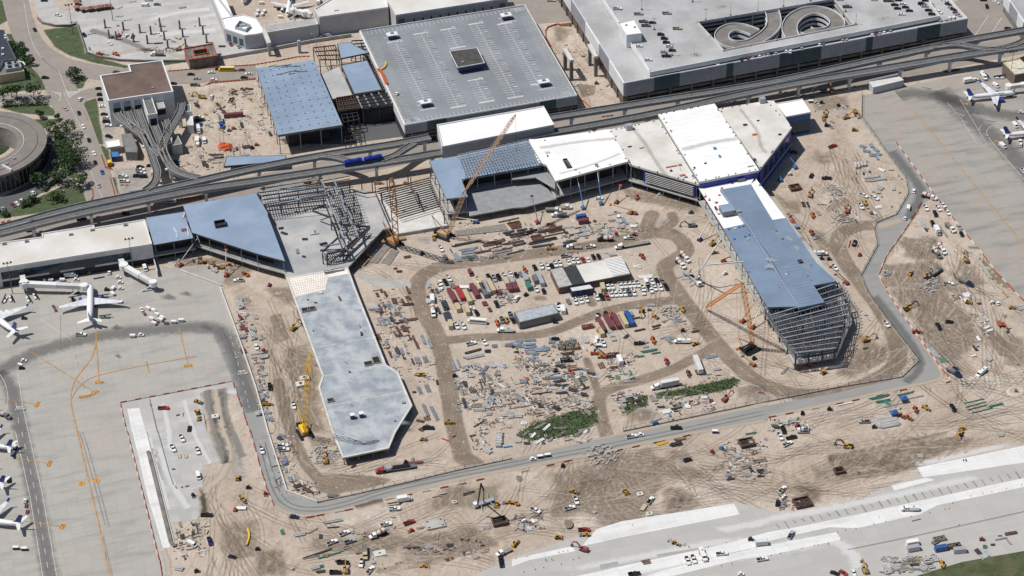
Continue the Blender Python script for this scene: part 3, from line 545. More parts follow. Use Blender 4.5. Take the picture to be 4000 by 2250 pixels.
for i in range(4,int(LV/2.75)-3):
 v=i*2.75;dash(mk,C3+ev*v+eu*3,C3+ev*v+eu*8,.17);dash(mk,C2+ev*v-eu*3,C2+ev*v-eu*8,.17)
dash(my,C3+ev*4+eu*1.4,C0-ev*4+eu*1.4,.5);dash(my,C2+ev*8-eu*2.2,C1-ev*6-eu*2.2,.35)
for c in (C2+ev*4-eu*6,C1-ev*5-eu*5,C0-ev*5+eu*7,C0-ev*4+eu*4):
 for i in range(6): dash(mk,c+eu*(i-3)*1.1-ev*2.5,c+eu*(i-3)*1.1+ev*2.5+eu*1.5,.2)
sub('deck_marking',mk,mat("bay_paint",(.66,.67,.68),.8,0,.1,.4),gar);sub('yellow_marking',my,mat("worn_yellow_paint",(.42,.38,.22),.8,0,.2,.4),gar)
for c in lt[:60]: q=MB();q.box(c.x-.09,c.x+.09,c.y-.09,c.y+.09,14.05,19.);q.box(c.x-1.1,c.x+1.1,c.y-.22,c.y+.22,19.05,19.2);sub('deck_lamp',q,whitew,gar)
for x,y,t in ((1370,385,'10'),(2515,190,'10'),(1705,1065,'10'),(320,860,'20')):
 c=W(t,x,y,14);q=MB();q.box(c.x-2.6,c.x+2.6,c.y-1.8,c.y+1.8,14.05,16.8);h=sub('stair_hut',q,navy,gar)
 q=MB();q.box(c.x-3.5,c.x+3.5,c.y-2.3,c.y+2.3,16.85,17.35);sub('hut_roof',q,whitew,h);q=MB();q.box(c.x-1,c.x+1,c.y-.3,c.y+1.2,17.4,18.4);sub('roof_unit',q,galv,h)
 for s_ in (-1,1):
  q=MB();q.flat=1
  for i in range(11): cc=c.xy+eu*(i-5)*.95+ev*(s_*2.9+1.2);dash(q,cc-ev*.9,cc+ev*.9+eu*.7,.28)
  sub('hatch_marking',q,mat("bay_paint",(0,0,0)),gar)
PQ=ccw(MP(19,('10',1945,520,2225,483,2300,635,2025,683)));sub('core_wall',MB().prism(off(PQ,1.2),14.05,18.2),navy,gar);sub('core_roof',MB().prism(PQ,18.25,19),mat("dark_gravel_roof",(.07,.068,.064),.95,0,.15,.3),gar)
sub('core_parapet',ring(off(PQ,-.05),.35,18.8,19.4),whitew,gar);hvac(gar,'10',2080,630,19,1.4,1.4,.9)
# ---- right parking garage with spiral ramps
ZL,ZU=17.,20.
void=MP(ZU,('E',85,290,1795,0,2035,320,410,640));vcw=ccw(void)
oA,oB,oC,oD=W('20',1130,845,ZL),W('30',2005,195,ZL),W('30',1760,-75,ZL),W('20',440,-250,ZL)
rg2=empty('parking_garage',tuple(cen([oA,oB,oC,oD])),0,'tall pale parking garage with two spiral ramps in an open roof well','parking garage')
def holed(root,name,outer,hole,z0,z1,m):
 """deck plate with a four-sided opening"""
 O,H=[Vector(p[:2]) for p in ccw(outer)],[Vector(p[:2]) for p in ccw(hole)];b=MB()
 k=min(range(4),key=lambda i: sum((O[j]-H[(j+i) % 4]).length for j in range(4)));H=[H[(j+k) % 4] for j in range(4)]
 for i in range(4):
  j=(i+1) % 4;b.prism([O[i],O[j],H[j],H[i]],z0,z1)
 return sub(name,b,m,root)
uA,uB,uC,uD=W('20',1385,740,ZU),W('30',1725,172,ZU),W('30',1520,-140,ZU),W('20',700,-330,ZU)
lowP=[oD,oA,oB,oC]
for z in (2.4,6.0,9.7,13.4): holed(rg2,'parking_deck',[off(ccw(lowP),.8)[i] for i in range(4)],void,z-.9,z,concd)
holed(rg2,'lower_roof_deck',lowP,void,ZL-.7,ZL,garconc);holed(rg2,'upper_roof_deck',[uD,uA,uB,uC],void,ZU-.6,ZU,garconc)
O_=ccw(lowP);sub('deck_parapet',ring(off(O_,-.05),.4,ZL-.4,ZL+1.),whitew,rg2);U_=ccw([uD,uA,uB,uC]);sub('deck_parapet',ring(off(U_,-.05),.4,ZU-2.0,ZU+1.),whitew,rg2)
V_=vcw[::-1];sub('well_parapet',ring(off(vcw,-.35),.34,ZU-1.,ZU+1.05),offwhite,rg2)
for z in (2.4,6.0,9.7,13.4): sub('well_parapet',ring(off(vcw,-.4),.34,z-.9,z+1.05),garconc,rg2)
for p in along(vcw,17,-.2): q=MB();q.box(p.x-.5,p.x+.5,p.y-.5,p.y+.5,0,ZU+1.2);sub('column',q,garconc,rg2)
sub('ground_floor_wall',MB().prism(off(ccw(lowP),9),0,1.4),interior,rg2)
for a,b,st in ((oD,oA,12.),(oA,oB,14.)):
 L=(b-a).length;n=int(L/st)
 for i in range(n+1): c=lerp(a,b,(i+.1)/(n+.2));q=MB();q.box(c.x-.6,c.x+.6,c.y-.6,c.y+.6,0,8.4);sub('column',q,concd if a is oA else brick,rg2)
for z in (1.6,4.9): face(rg2,oA,oB,z,z+1.7,concd,'spandrel',-.5,1.)
face(rg2,oD,oA,0,8.3,brick,'brick_wall',-.1,.5)
for i in range(34):
 for z in (1.6,4.9): face(rg2,lerp(oD,oA,(i+.25)/34),lerp(oD,oA,(i+.72)/34),z,z+1.5,interior,'opening',-.05,.1)
segs=[(('20',1135),('20',1415),0),(('20',1418),('20',1665),1),(('20',1668),('20',2125),0),(('20',2128),('20',2195),1),(('20',2198),('30',80),0),(('30',83),('30',500),1),(('30',503),('30',955),0),(('30',958),('30',1025),1),(('30',1028),('30',1480),0),(('30',1483),('30',1720),1),(('30',1723),('30',2003),0)]
sx0,sx1=src('20',1130,0)[0],src('30',2005,0)[0]
for (ta,xa),(tb,xb),g_ in segs:
 ua,ub=[(src(t_,x_,0)[0]-sx0)/(sx1-sx0) for t_,x_ in ((ta,xa),(tb,xb))]
 face(rg2,lerp(oA,oB,ua),lerp(oA,oB,ub),8.3,ZL+.9,teal if g_ else facadeg,'facade_screen',.7)
 q=MB();a,b=lerp(oA,oB,ua),lerp(oA,oB,ub);n=max(2,int((b-a).length/1.5));nn=Vector((0,-1,0))*.78
 for i in range(n+1): c=lerp(a,b,i/n)+nn;q.bar((c.x,c.y,8.4),(c.x,c.y,ZL+.8),.1)
 for z in (9.5,11,12.5,14,15.5,17): q.bar((a.x,a.y-.78,z),(b.x,b.y-.78,z),.08)
 sub('screen_rib',q,greyp if g_ else offwhite,rg2)
for t0,t1,g_ in ((0,.25,0),(.252,.40,1),(.402,.46,1),(.462,.66,0),(.662,.80,1),(.802,1,0)): face(rg2,lerp(oD,oA,t0),lerp(oD,oA,t1),8.3,ZL+.9,facadeg if g_ else whitew,'facade_screen',.7)  # sunward screens painted a tone lighter than the front, as if sunlit
mk=MB();mk.flat=1
gu=(oB-oA).xy.normalized();gv=(oA-oD).xy.normalized()
def hatch(b,a,c,depth,st,z,dv,wd=.16):
 a,c=Vector(a[:2]),Vector(c[:2]);n=int((c-a).length/st)
 for i in range(n+1): p=lerp(a,c,i/n);dash(b,p,p+dv*depth,wd,z)
hatch(mk,oA+Vector((3,1.2,0)),oB-Vector((3,-1.2,0)),5,2.75,ZL+.05,-gv)
hatch(mk,W('20',700,0,ZL),W('20',1090,760,ZL),5,2.75,ZL+.05,gu)
for x0,y0,x1,y1 in ((1000,0,1560,640),(1300,0,1700,560),(1120,0,1200,130),(1480,380,1600,600),(1600,0,1850,560)):
 a,b=W('20',x0,y0,ZU),W('20',x1,y1,ZU)
 if x0 == 1120 or x0 == 1480: continue
 hatch(mk,a,b,5,2.75,ZU+.05,gu);hatch(mk,a,b,5,2.75,ZU+.05,-gu)
for x0,y0,x1,y1 in ((1020,60,1250,200),(1450,-150,1560,100)):
 a,b=W('30',x0,y0,ZU),W('30',x1,y1,ZU);hatch(mk,a,b,5,2.75,ZU+.05,gu);hatch(mk,a,b,5,2.75,ZU+.05,-gu)
sub('deck_marking',mk,mat("faded_bay_paint",(.55,.55,.56),.8,0,.1,.4),rg2)
PB=MP(ZU+6.5,('20',1080,238,1225,203,1305,333,1152,352));PB=ccw(PB);sub('lift_tower',MB().prism(PB,ZL,ZU+6.5),whitew,rg2);s_=MB();s_.flat=1;s_.sheet(off(PB,.3),ZU+6.56);sub('tower_roof',s_,whiteroof,rg2)
hvac(rg2,'20',1150,255,ZU+6.6,1.3,1,.5,interior,'roof_hatch');hvac(rg2,'20',1235,275,ZU+6.6,1.3,1,.5,interior,'roof_hatch')
q=MB();q.bar((*W('20',1225,460,ZU).xy,ZU+.6),(*W('20',1380,720,ZU).xy,ZU+.6),.4,1.4);q.bar((*W('20',915,0,ZU).xy,ZU+.6),(*W('20',1075,240,ZU).xy,ZU+.6),.4,1.4);sub('ramp_wall',q,whitew,rg2)
for x,y in ((1305,100),(1430,300),(1610,560),(1815,20),(1948,205)): c=W('20',x,y,ZU);q=MB();q.tube((c.x,c.y,ZU),(c.x,c.y,ZU+8),.12,6);q.box(c.x-.5,c.x+.5,c.y-.5,c.y+.5,ZU,ZU+1);q.box(c.x-1.2,c.x+1.2,c.y-.2,c.y+.2,ZU+8,ZU+8.2);sub('deck_lamp',q,greyp,rg2)
for x,y in ((495,200),(838,150),(1160,85),(1500,15),(2070,310),(1940,150)): c=W('E',x,y,ZU);q=MB();q.tube((c.x,c.y,ZU),(c.x,c.y,ZU+8),.12,6);q.box(c.x-.5,c.x+.5,c.y-.5,c.y+.5,ZU,ZU+1);sub('deck_lamp',q,greyp,rg2)
for x,y,t in ((1830,545,'20'),(70,700,'E'),(380,85,'E'),(2420,235,'E')):
 c=W(t,x,y,ZU);q=MB();rr=random.Random(x)
 for i in range(60): a,r_=rr.uniform(0,6.3),rr.uniform(0,2.6);p=c+Vector((math.cos(a)*r_*1.6,math.sin(a)*r_*.8,0));q.tube((p.x,p.y,ZU),(p.x+rr.uniform(-.5,.5),p.y+rr.uniform(-.5,.5),ZU+rr.uniform(.3,1.1)),.06,3,.02)
 sub('dry_planter',q,timberg,rg2)
rampm=mat("ramp_concrete",(.20,.185,.17),.9,0,.12,.15)
def ramp(pts,hw,z,zlist):
 """pts at the top level; the same ribbon repeats one storey below another"""
 S=smoothline(pts,3)
 for k_,dz in enumerate(zlist):
  o=strip('ramp_deck',S,hw,rampm if k_ == 0 else garconc,z-dz-.5,z-dz);o.parent=rg2;o.location=-Vector(rg2.location)
  for sgn in (1,-1):
   L,Rr=band(S,hw-.15);o=strip('ramp_parapet',L if sgn > 0 else Rr,.17,whitew,z-dz-.6,z-dz+1.1);o.parent=rg2;o.location=-Vector(rg2.location)
ZR=ZU-1.2
def EP(*a): return [W('E',a[i],a[i+1],ZR) for i in range(0,len(a),2)]
ramp(EP(1000,110,1045,230,1040,340,960,430,870,490,760,555,620,575,500,565,400,520,375,455,410,395,500,350,620,350,730,385,800,415),4.6,ZR,(0,3.6,7.2,10.8))
ramp(EP(1275,470,1235,400,1235,320,1290,230,1400,160,1530,130,1680,150,1790,210,1845,290,1820,350,1750,400,1620,420,1500,415,1440,385),4.9,ZR,(0,3.6,7.2,10.8))
# ---- other buildings at the top edge and left
P=MP(14,('10',590,95,735,8,900,-100,1290,-130,1330,80,635,178));tb=building('terminal_building','long white-roofed terminal block with grey wall, north of the curved service yard','terminal',P,14,0,greyw,oldroof,.8,whitew);hvac(tb,'10',805,105,14,3,2,.8,oldroof)
P=MP(16,('10',1308,-20,1405,160,2530,-12,2440,-190,1280,-120));tb=building('terminal_building','larger white-roofed terminal block with slit windows, behind the grey parking deck','terminal',P,16,0,greyw,oldroof,.8,whitew)
a,b=W('10',1405,160,16),W('10',2530,-12,16)
for i in range(10): c=lerp(a,b,.155+i*.077);face(tb,c,c+Vector((.9,0,0)),9.5,12,interior,'slit_window',.1)
for t0,t1 in ((.02,.075),(.925,.975)): face(tb,lerp(a,b,t0),lerp(a,b,t1),9.3,13.2,mat("louvre_grey",(.2,.2,.21)),'louvre',.1)
P=MP(10,('10',80,265,600,192,628,248,90,335));tb=building('connector_building','low grey connector corridor with ribbed roof between rotunda and white terminal','terminal',P,10,0,greyw,oldroof,.6,offwhite)
q=MB()
for i in range(7): a,b=W('10',85,272+i*9,10),W('10',600,199+i*8,10);q.bar((a.x,a.y,10.25),(b.x,b.y,10.25),.5,.4)
sub('roof_rib',q,offwhite,tb)
P=MP(10,('00',2225,192,2340,170,2440,155),('10',0,190,92,330,0,350),('00',2460,362,2255,293));tb=building('rotunda_building','white angular rotunda with a sunken roof plant box beside the demolished slab','terminal',P,10,0,greyw,whiteroof,.7,whitew)
q=ring(ccw(MP(12,('00',2360,270,2410,205,2520,250,2470,300))),.5,10.1,12.2);sub('plant_screen',q,galv,tb);hvac(tb,'00',2440,262,10,4,3,1.2)
aa,bb=ccw(P)[0],None
for i,p in enumerate(r_P[tb.name]):
 n_=r_P[tb.name][(i+1) % len(r_P[tb.name])]
 if abs((n_-p).length-20) < 12 and n_.y < p.y and n_.x > p.x:
  for t0 in (.1,.4,.7): face(tb,lerp(p,n_,t0),lerp(p,n_,t0+.2),2,7,teal,'window',.1)
P=MP(9,('00',2120,-60,2225,195,2345,170,2250,-60));tb=building('pier_building','narrow white-roofed pier with black pipes running along its roof, top centre','terminal',P,9,0,greyw,whiteroof,.5,whitew)
q=MB()
for x0,x1 in ((2195,2320),(2210,2335)): a,b=W('00',x0,0,9),W('00',x1,165,9);q.bar((a.x,a.y,9.6),(b.x,b.y,9.6),.3)
sub('roof_pipe',q,greyp,tb)
navy2=mat('dark_membrane',(.03,.038,.055),.7)
P=MP(8,('00',-200,290,45,305,70,400,165,600,40,612,-20,700,-300,700));tb=building('plant_building','dark blue-roofed plant building behind a hedge at the far left edge','plant building',P,8,0,greyw,navy2,.4,greyp)
for x,y in ((55,370),(60,395),(30,500),(30,560)): hvac(tb,'00',x,y,8,1.8,1.4,1.4,whitew)
P=MP(6,('00',-150,700,40,615,190,605,245,720,0,760,-200,790));tb=building('cooling_yard','beige walled cooling yard with two big round fans and a white pipe','plant building',P,6,0,tanp,graded,.5,tanp)
for x,y in ((135,665),(140,700)): c=W('00',x,y,6);q=MB();q.box(c.x-5,c.x+5,c.y-2,c.y+2,6.1,8.4);f=sub('fan_unit',q,galv,tb);q=MB();[q.tube((c.x+s_,c.y,8.45),(c.x+s_,c.y,8.8),1.5,14) for s_ in (-2.2,2.2)];sub('fan',q,black,tb)
a=W('00',165,625,9);q=MB();q.tube((a.x,a.y,8.9),(a.x+4,a.y-.5,8.9),.4,8);q.tube((a.x+4,a.y-.5,8.9),(a.x+5,a.y-5,8.9),.4,8);sub('pipe',q,white,tb)
a,b=W('00',90,760,0),W('00',215,745,0);face(tb,a,b,.1,3.4,interior,'louvre',.6)
P=MP(18,('00',1005,770,1310,728,1290,660,1635,617,1745,932,1425,975,1090,1025));tb=building('train_depot','white L-shaped train depot with brown gravel roof and dark track doors','train depot',P,18,0,whitew,brownroof,1.,white,None,.8)
a,b=W('00',1090,1025,18),W('00',1425,975,18)
for t0,t1 in ((.12,.34),(.44,.65),(.76,.97)):
 face(tb,lerp(a,b,t0),lerp(a,b,t1),13.0,16.6,mat("ribbed_grey_panel",(.33,.36,.42),.6),'panel',.1);face(tb,lerp(a,b,t0),lerp(a,b,t1),8.3,12.8,interior,'track_door',.12)
for t0 in (.37,.68): face(tb,lerp(a,b,t0),lerp(a,b,t0+.04),8.5,11,teal,'door',.1)
P2=MP(16,('00',1425,978,1521,966,1583,1150,1487,1164));q=MB().prism(ccw(P2),8,16);ex=sub('track_wing',q,whitew,tb);s_=MB();s_.flat=1;s_.sheet(off(ccw(P2),.5),16.05);sub('wing_roof',s_,graded,tb);sub('wing_parapet',ring(off(ccw(P2),-.04),.5,15.8,16.8),white,tb)
a,b=W('00',1487,1164,16),W('00',1583,1150,16);face(tb,lerp(a,b,.2),lerp(a,b,.85),8.3,13.5,interior,'track_door',.12)
P2=ccw(MP(13,('00',1548,1000,1632,990,1662,1080,1578,1092)));sub('track_wing',MB().prism(P2,8,13),whitew,tb);s_=MB();s_.flat=1;s_.sheet(off(P2,.4),13.05);sub('wing_roof',s_,mat("light_roof",(.4,.4,.38)),tb);face(tb,P2[0],P2[1],8.2,12,interior,'track_door',.1)
hvac(tb,'00',1538,888,18,1.6,1.2,.8)
P=MP(6,('F',425,655,610,630,720,900,700,975,500,970));building('rail_shed','grey ribbed metal shed under the depot tracks beside the white canopy','shed',P,6,0,greyp,mat("weathered_metal_roof",(.22,.22,.215),.7,.2),.0)
P=MP(5,('F',140,785,385,748,412,860,180,897));building('canopy','small white flat canopy with rounded skylight beside the left road','canopy',P,5,3.9,whitew,whiteroof,.3,white)
P=MP(4,('F',225,950,380,940,400,1040,250,1050));building('site_tent','blue tarpaulin shelter on grass beside the yellow tent','tent',P,3.5,0,navy,skyblue,0)
P=MP(3,('F',170,1110,240,1090,250,1150,175,1170));building('site_tent','small yellow tent on the grass strip by the left road','tent',P,3,0,yellow,mat("yellow_sheet",(.8,.6,.02)),0)
P=MP(7,('F',1330,700,1430,690,1500,830,1320,860));building('rail_shed','grey low annex wedged between the depot tracks, east side','shed',P,7,0,greyw,mat("weathered_metal_roof",(0,0,0)),.3)
P=MP(6,('F',1555,310,1690,310,1700,500,1600,500));building('rail_shed','pale low annex east of the depot curve, beside parked trucks','shed',P,6,0,whitew,oldroof,.3)
P=MP(9,('F',1540,150,1655,130,1660,255,1560,262));building('rail_shed','small pale annex at the east corner of the depot','shed',P,9,0,whitew,graded,.3)
cc=W('D',-42,365,13);ro=empty('round_building',(cc.x,cc.y,0),0,'curved brown-roofed building with tall dark windows at the left edge','office building')
def arc(r,n=64,a0=0,a1=2*math.pi): return [Vector((cc.x+r*math.cos(a0+(a1-a0)*i/n),cc.y+r*math.sin(a0+(a1-a0)*i/n))) for i in range(n)]
RO_,RI_=38.,20.5
sub('wall',ring(arc(RO_-.5),RO_-RI_-.6,0,12.6),mat("precast_wall",(.30,.28,.25),.85),ro);sub('roof',ring(arc(RO_),RO_-RI_,12.65,13.3),annroof,ro);sub('roof_curb',ring(arc(32.5),.35,13.31,13.6),greyp,ro);sub('roof_curb',ring(arc(24.5),.35,13.31,13.6),offwhite,ro)
for i in range(44):
 a=-math.pi*.55+i*math.pi*1.1/44;q=MB();p0,p1=[Vector((cc.x+RO_*math.cos(a+s_),cc.y+RO_*math.sin(a+s_))) for s_ in (0,.062)]
 face(ro,p0,p1,1.5,11.3,glass,'window',-.25,.4)
for x,y,t in ((145,150,'01'),(70,205,'01')): hvac(ro,t,x,y,13.3,1.5,1.5,1)
a,b=W('01',25,220,13.5),W('01',118,270,13.5);q=MB();q.bar((a.x,a.y,14),(b.x,b.y,14),1.2,1.4);sub('roof_unit',q,offwhite,ro)
# ---- left terminal
P=MP(13,('01',-350,1055,0,997,425,940,420,905,945,822,952,848,1452,765,1530,1010,0,1250,-400,1310));tb=building('terminal_building','long stained-white-roofed terminal with blue glass band, jet bridges in front','terminal',P,13,0,offwhite,oldroof,.7,white)
a,b=W('01',0,1250,13),W('01',1530,1010,13);L=(b-a).length
face(tb,a,lerp(a,b,.85),5.2,10.2,blueglass,'glass_band',.1);face(tb,a,b,0,3.8,interior,'undercroft',.15)
q=MB()
for i in range(46): c=lerp(a,lerp(a,b,.85),i/45);q.bar((c.x,c.y-.2,5.2),(c.x,c.y-.2,10),.05)
sub('mullion',q,greyp,tb)
for x,y in ((675,1165),(905,1250),(1495,1030),(555,1310)):
 c=W('01',x,y,7);q=MB();q.box(c.x-3,c.x+3,c.y-.2,c.y+1.2,7.5,8.2);sub('louvre',q,black,tb)
for x,y in ((45,1010),(270,985),(715,915),(930,870),(1265,820)): hvac(tb,'01',x,y,13,2.4,1.6,.8,greyp)
# ---- blue-deck halls west of the frame
P=MP(12,('01',1465,740,1838,682,1930,900,1945,945,1545,1015));h1=openhall('terminal_hall','small blue-decked hall joining the white terminal, with plywood scraps on top',P,12,bluedeck,(5.,),None,3.)
hvac(h1,'01',1855,865,12,3.6,3,.3,mat("rust_plate",(.16,.06,.04)),'plate');q=MB();[q.bar((*W('01',x,y,12).xy,12.3),(*W('01',x2,y2,12).xy,12.3),.5) for x,y,x2,y2 in ((1745,845,1780,895),(1780,900,1785,950),(1860,690,1840,750),(1880,840,1900,930))];sub('loose_plank',q,offwhite,h1)
P=MP(13,('01',1838,615),('11',0,492,120,690,120,720,160,820,295,1180,0,1100),('01',1930,890));h1=openhall('terminal_hall','large wedge-shaped blue-decked hall with exposed slab edge and one square opening',P,13,bluedeck,(5.,),None,5.)
c=W('01',2215,815,13);q=ring(ccw([Vector((c.x+x,c.y+y)) for x,y in ((-3.2,-2.6),(3.2,-2.6),(3.2,2.6),(-3.2,2.6))]),.35,13.1,15);sub('shaft_curb',q,darksteel,h1);q=MB();q.flat=1;q.sheet([(c.x-2.8,c.y-2.2,13.12),(c.x+2.8,c.y-2.2,13.12),(c.x+2.8,c.y+2.2,13.12),(c.x-2.8,c.y+2.2,13.12)]);sub('shaft',q,interior,h1)
# ---- north steel hall beside the garage
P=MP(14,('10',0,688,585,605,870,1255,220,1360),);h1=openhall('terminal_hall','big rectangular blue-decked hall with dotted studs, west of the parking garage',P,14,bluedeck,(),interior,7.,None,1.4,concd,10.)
rr=random.Random(5);PP=r_P[h1.name];q=MB();a,b,c_,d_=[W('10',*p,14) for p in ((0,688),(585,605),(870,1255),(220,1360))]
for i in range(7):
 for j in range(11):
  p=lerp(lerp(a,b,(i+.6)/7),lerp(d_,c_,(i+.6)/7),(j+.7)/11.4);q.box(p.x-.16,p.x+.16,p.y-.16,p.y+.16,14.06,15)
sub('stud',q,rust,h1,kind='stuff')
q=MB()
for i in range(9): x,y=rr.uniform(120,400),rr.uniform(655,760);p0,p1=W('10',x,y,14),W('10',x+rr.uniform(60,130),y-rr.uniform(0,25),14);q.bar((p0.x,p0.y,14.3),(p1.x,p1.y,14.3),.35)
sub('loose_steel',q,concd,h1,kind='stuff')
P=MP(11,('10',640,735,840,650,975,945,760,985));tb=building('concrete_deck','grey bare concrete deck strip between the two blue decks','deck',P,10,8.8,concd,slabc2,0);cols(tb,along(P,12),0,8.8,.6,darksteel)
P=MP(12,('10',850,655,1120,605,1270,905,985,950));tb=building('blue_deck','long blue metal deck strip against the garage edge','deck',P,12,11.2,darksteel,bluedeck,.3,darksteel);cols(tb,along(P,12),0,11.2,.5,darksteel)
P=MP(14,('10',815,440,950,420,1000,460,1080,500,1140,530,850,590));tb=building('blue_deck','notched blue deck panel at the far end beside the garage corner','deck',P,14,13.2,darksteel,bluedeck,0);cols(tb,along(P,12),0,13.2,.5,darksteel)
def frame(name,label,A_,B_,C_,D_,z,nu,nv,z0=0,mu=None,mv=None,w1=.55,w2=.3,ncol=(4,3),top=None):
 """steel frame: primary members along A->B repeated nv times, secondary along A->D nu times"""
 P=[A_,B_,C_,D_];r=empty(name,tuple(cen(P)),0,label,'steel frame');S=lambda u,v: lerp(lerp(A_,B_,u),lerp(D_,C_,u),v)
 for j in range(nv+1): q=MB();a,b=S(0,j/nv),S(1,j/nv);q.bar((a.x,a.y,z),(b.x,b.y,z),w1,.7);sub('beam',q,mu or bluesteel,r)
 for i in range(nu+1): q=MB();a,b=S(i/nu,0),S(i/nu,1);q.bar((a.x,a.y,z-.45),(b.x,b.y,z-.45),w2,.35);sub('joist',q,mv or darksteel,r)
 for i in range(ncol[0]+1):
  for j in range(ncol[1]+1):
   p=S(i/ncol[0],j/ncol[1]);q=MB();q.box(p.x-.25,p.x+.25,p.y-.25,p.y+.25,z0,z-.4);sub('column',q,darksteel,r)
 return r
def FW(t,z,*a): return [W(t,a[i],a[i+1],z) for i in (0,2,4,6)]
frame('open_steelwork','rusty open steel frame box at the garage corner, red guard rails',*FW('10',14,575,480,800,455,860,600,640,600),14,9,3,0,rust,rust,.5,.35,(2,1))
frame('open_steelwork','rusty roofless steel bay in front of the grey deck strip',*FW('10',12,805,985,1000,955,1070,1075,830,1110),12,8,3,0,rust,rust,.5,.35,(2,1))
frame('open_steelwork','steel grid with pale beams between blue deck and garage',*FW('10',13,1010,960,1300,905,1400,1040,1070,1085),13,4,4,0,darksteel,bluesteel,.6,.8,(2,1))
frame('open_steelwork','dark steel bay with deck strips at the garage far corner',*FW('10',13,960,410,1095,405,1160,520,1050,540),13,3,4,0,darksteel,bluesteel,.5,.8,(1,1))
frame('open_steelwork','narrow rusty frame running along the garage left edge',*FW('10',11,1150,590,1190,560,1380,1010,1300,1030),11,2,22,0,darksteel,rust,.35,.5,(1,4))
for sg in (('10',12,812,1000,1000,965,1068,1072,838,1105),('10',13,1015,970,1300,915,1390,1040,1075,1080)):
 P=ccw(FW(sg[0],sg[1],*sg[2:]));r=empty('shade_block',tuple(cen(P)),0,'dark block added to stand for shade under the '+('rusty bay' if sg[1] == 12 else 'steel grid beside the garage'),'building core');sub('core_wall',MB().prism(off(P,.5),0,sg[1]-1.6),interior,r)  # added dark blocks that make the space under the bays look shaded
frame('shoring_tower','dark shoring tower standing below the steel bay',*FW('10',9,850,1120,1010,1100,1040,1200,880,1230),9,3,3,0,darksteel,darksteel,.4,.3,(3,3))
frame('shoring_tower','lower dark shoring tower in shadow south of the steel bay',*FW('10',5,870,1290,1040,1270,1060,1400,900,1420),5,3,3,0,darksteel,darksteel,.4,.3,(3,3))
P=MP(6,('01',2270,125),('11',60,112,310,118,300,215,-330,215));building('canopy','low narrow blue-decked canopy beside the train guideway with two workers on top','canopy',ccw(MP(6,('01',2275,122),('11',305,112,300,170),('01',2250,225))),6,4.8,darksteel,bluedeck,0)
# ---- demolition frame & columns
for n_,z in ((0,7.5),):
 P=ccw(MP(z,('00',1850,490,2140,440,2180,560,1900,600)));r=empty('formwork_pit',tuple(cen(P)),0,'orange-rimmed square concrete formwork with rebar, beside the demolished slab','formwork')
 sub('form_wall',ring(P,4.5,0,7),concd,r);sub('rim',ring(off(P,-.4),.5,6.6,7.9),mat("orange_form",(.42,.10,.04),.8),r);sub('rim',ring(off(P,4.4),.5,6.6,7.9),mat("orange_form",(0,0,0)),r)
 q=MB()
 for i in range(26): p=along(P,3.2,2.2)[i % len(along(P,3.2,2.2))];q.tube((p.x,p.y,7),(p.x,p.y,8.6),.12,4)
 sub('rebar',q,rust,r)
dm=[(1060,280),(1243,302),(1410,328),(1520,345),(1610,265),(1622,315),(1810,290),(2010,260),(1100,385),(1172,398),(1345,420),(1485,438),(1655,400),(1690,485),(1840,372),(2045,345),(1870,472),(2080,430)]
for x,y in dm:
 c=W('00',x,y);q=MB();q.box(c.x-.55,c.x+.55,c.y-.55,c.y+.55,0,6.4,.03,.03);q.box(c.x-.9,c.x+.9,c.y-.9,c.y+.9,0,.3);
 SOLO.append(('concrete_column','bare grey concrete column left standing','column',q,concd,c,'concrete columns on the demolished slab'))
# ---- bridge building (white roof over the guideway)
P=MP(16,('10',1818,1262),('20',318,1075,425,1262),('10',1885,1449));P[3]=W('D',1112,371,16);tb=building('bridge_hall','bright white-roofed hall standing over the train guideway, south of the garage','terminal hall',P,16,8.2,greyw,whiteroof,.8,white);cols(tb,along(P,14,1.5),0,8.2,.7,concd)
# ---- east terminal hall
def hall2(name,label,segs,z,rm,zb=5.2,fas=None): return openhall(name,label,MP(z,*segs),z,rm,(),interior,4.,None,1.1,fas or darksteel,11.)
eh=openhall('terminal_hall','blue-decked west end of the east hall with a raised galvanised grid on top',MP(15,('11',1740,170,2020,118),('D',1345,350),('21',345,205),('11',2070,355,2130,528,1915,552)),15,bluedeck,(5.,),None,7.,conc,1.2,concd)
q=MB();q2=MB();a,b,c_,d_=[W(*p,18) for p in (('11',2030,108),('D',1327,352),('21',285,165),('11',2105,300))]
for i in range(27): u,v=lerp(a,b,i/26),lerp(d_,c_,i/26);o=MB();o.bar((u.x,u.y,17.6),(v.x,v.y,17.6),.3);sub('screen_purlin',o,galv,eh)
for j in range(9): u,v=lerp(a,d_,j/8),lerp(b,c_,j/8);o=MB();o.bar((u.x,u.y,18),(v.x,v.y,18),.4);sub('screen_rail',o,galv,eh)
for i in range(8):
 for j in (0,2,4): p=lerp(lerp(a,b,i/7),lerp(d_,c_,i/7),j/4);q.box(p.x-.12,p.x+.12,p.y-.12,p.y+.12,15.1,17.5)
sub('screen_post',q,galv,eh,kind='stuff')
deckm=mat("ribbed_deck",(.30,.31,.32),.6,.1,.08,.3)
P=MP(5,('11',2140,720,2180,430,2574,380),('21',400,420,445,545,300,600,165,620,0,640),('11',2150,722));tb=building('concrete_deck','ribbed grey apron deck in shade under the blue east hall','deck',MP(5,('11',2145,720,2130,500),('21',60,350,250,330,445,548,120,632,0,640)),5,4.1,conc,deckm,0);cols(tb,along(r_P[tb.name],12,1),0,4.1,.7,darksteel)
P=MP(10,('21',0,355,240,332,432,445,430,385,340,235,0,275));tb=building('concrete_deck','mid-level concrete floor plate between the blue hall and the first white roof','deck',P,10,9.2,conc,deckm,0)
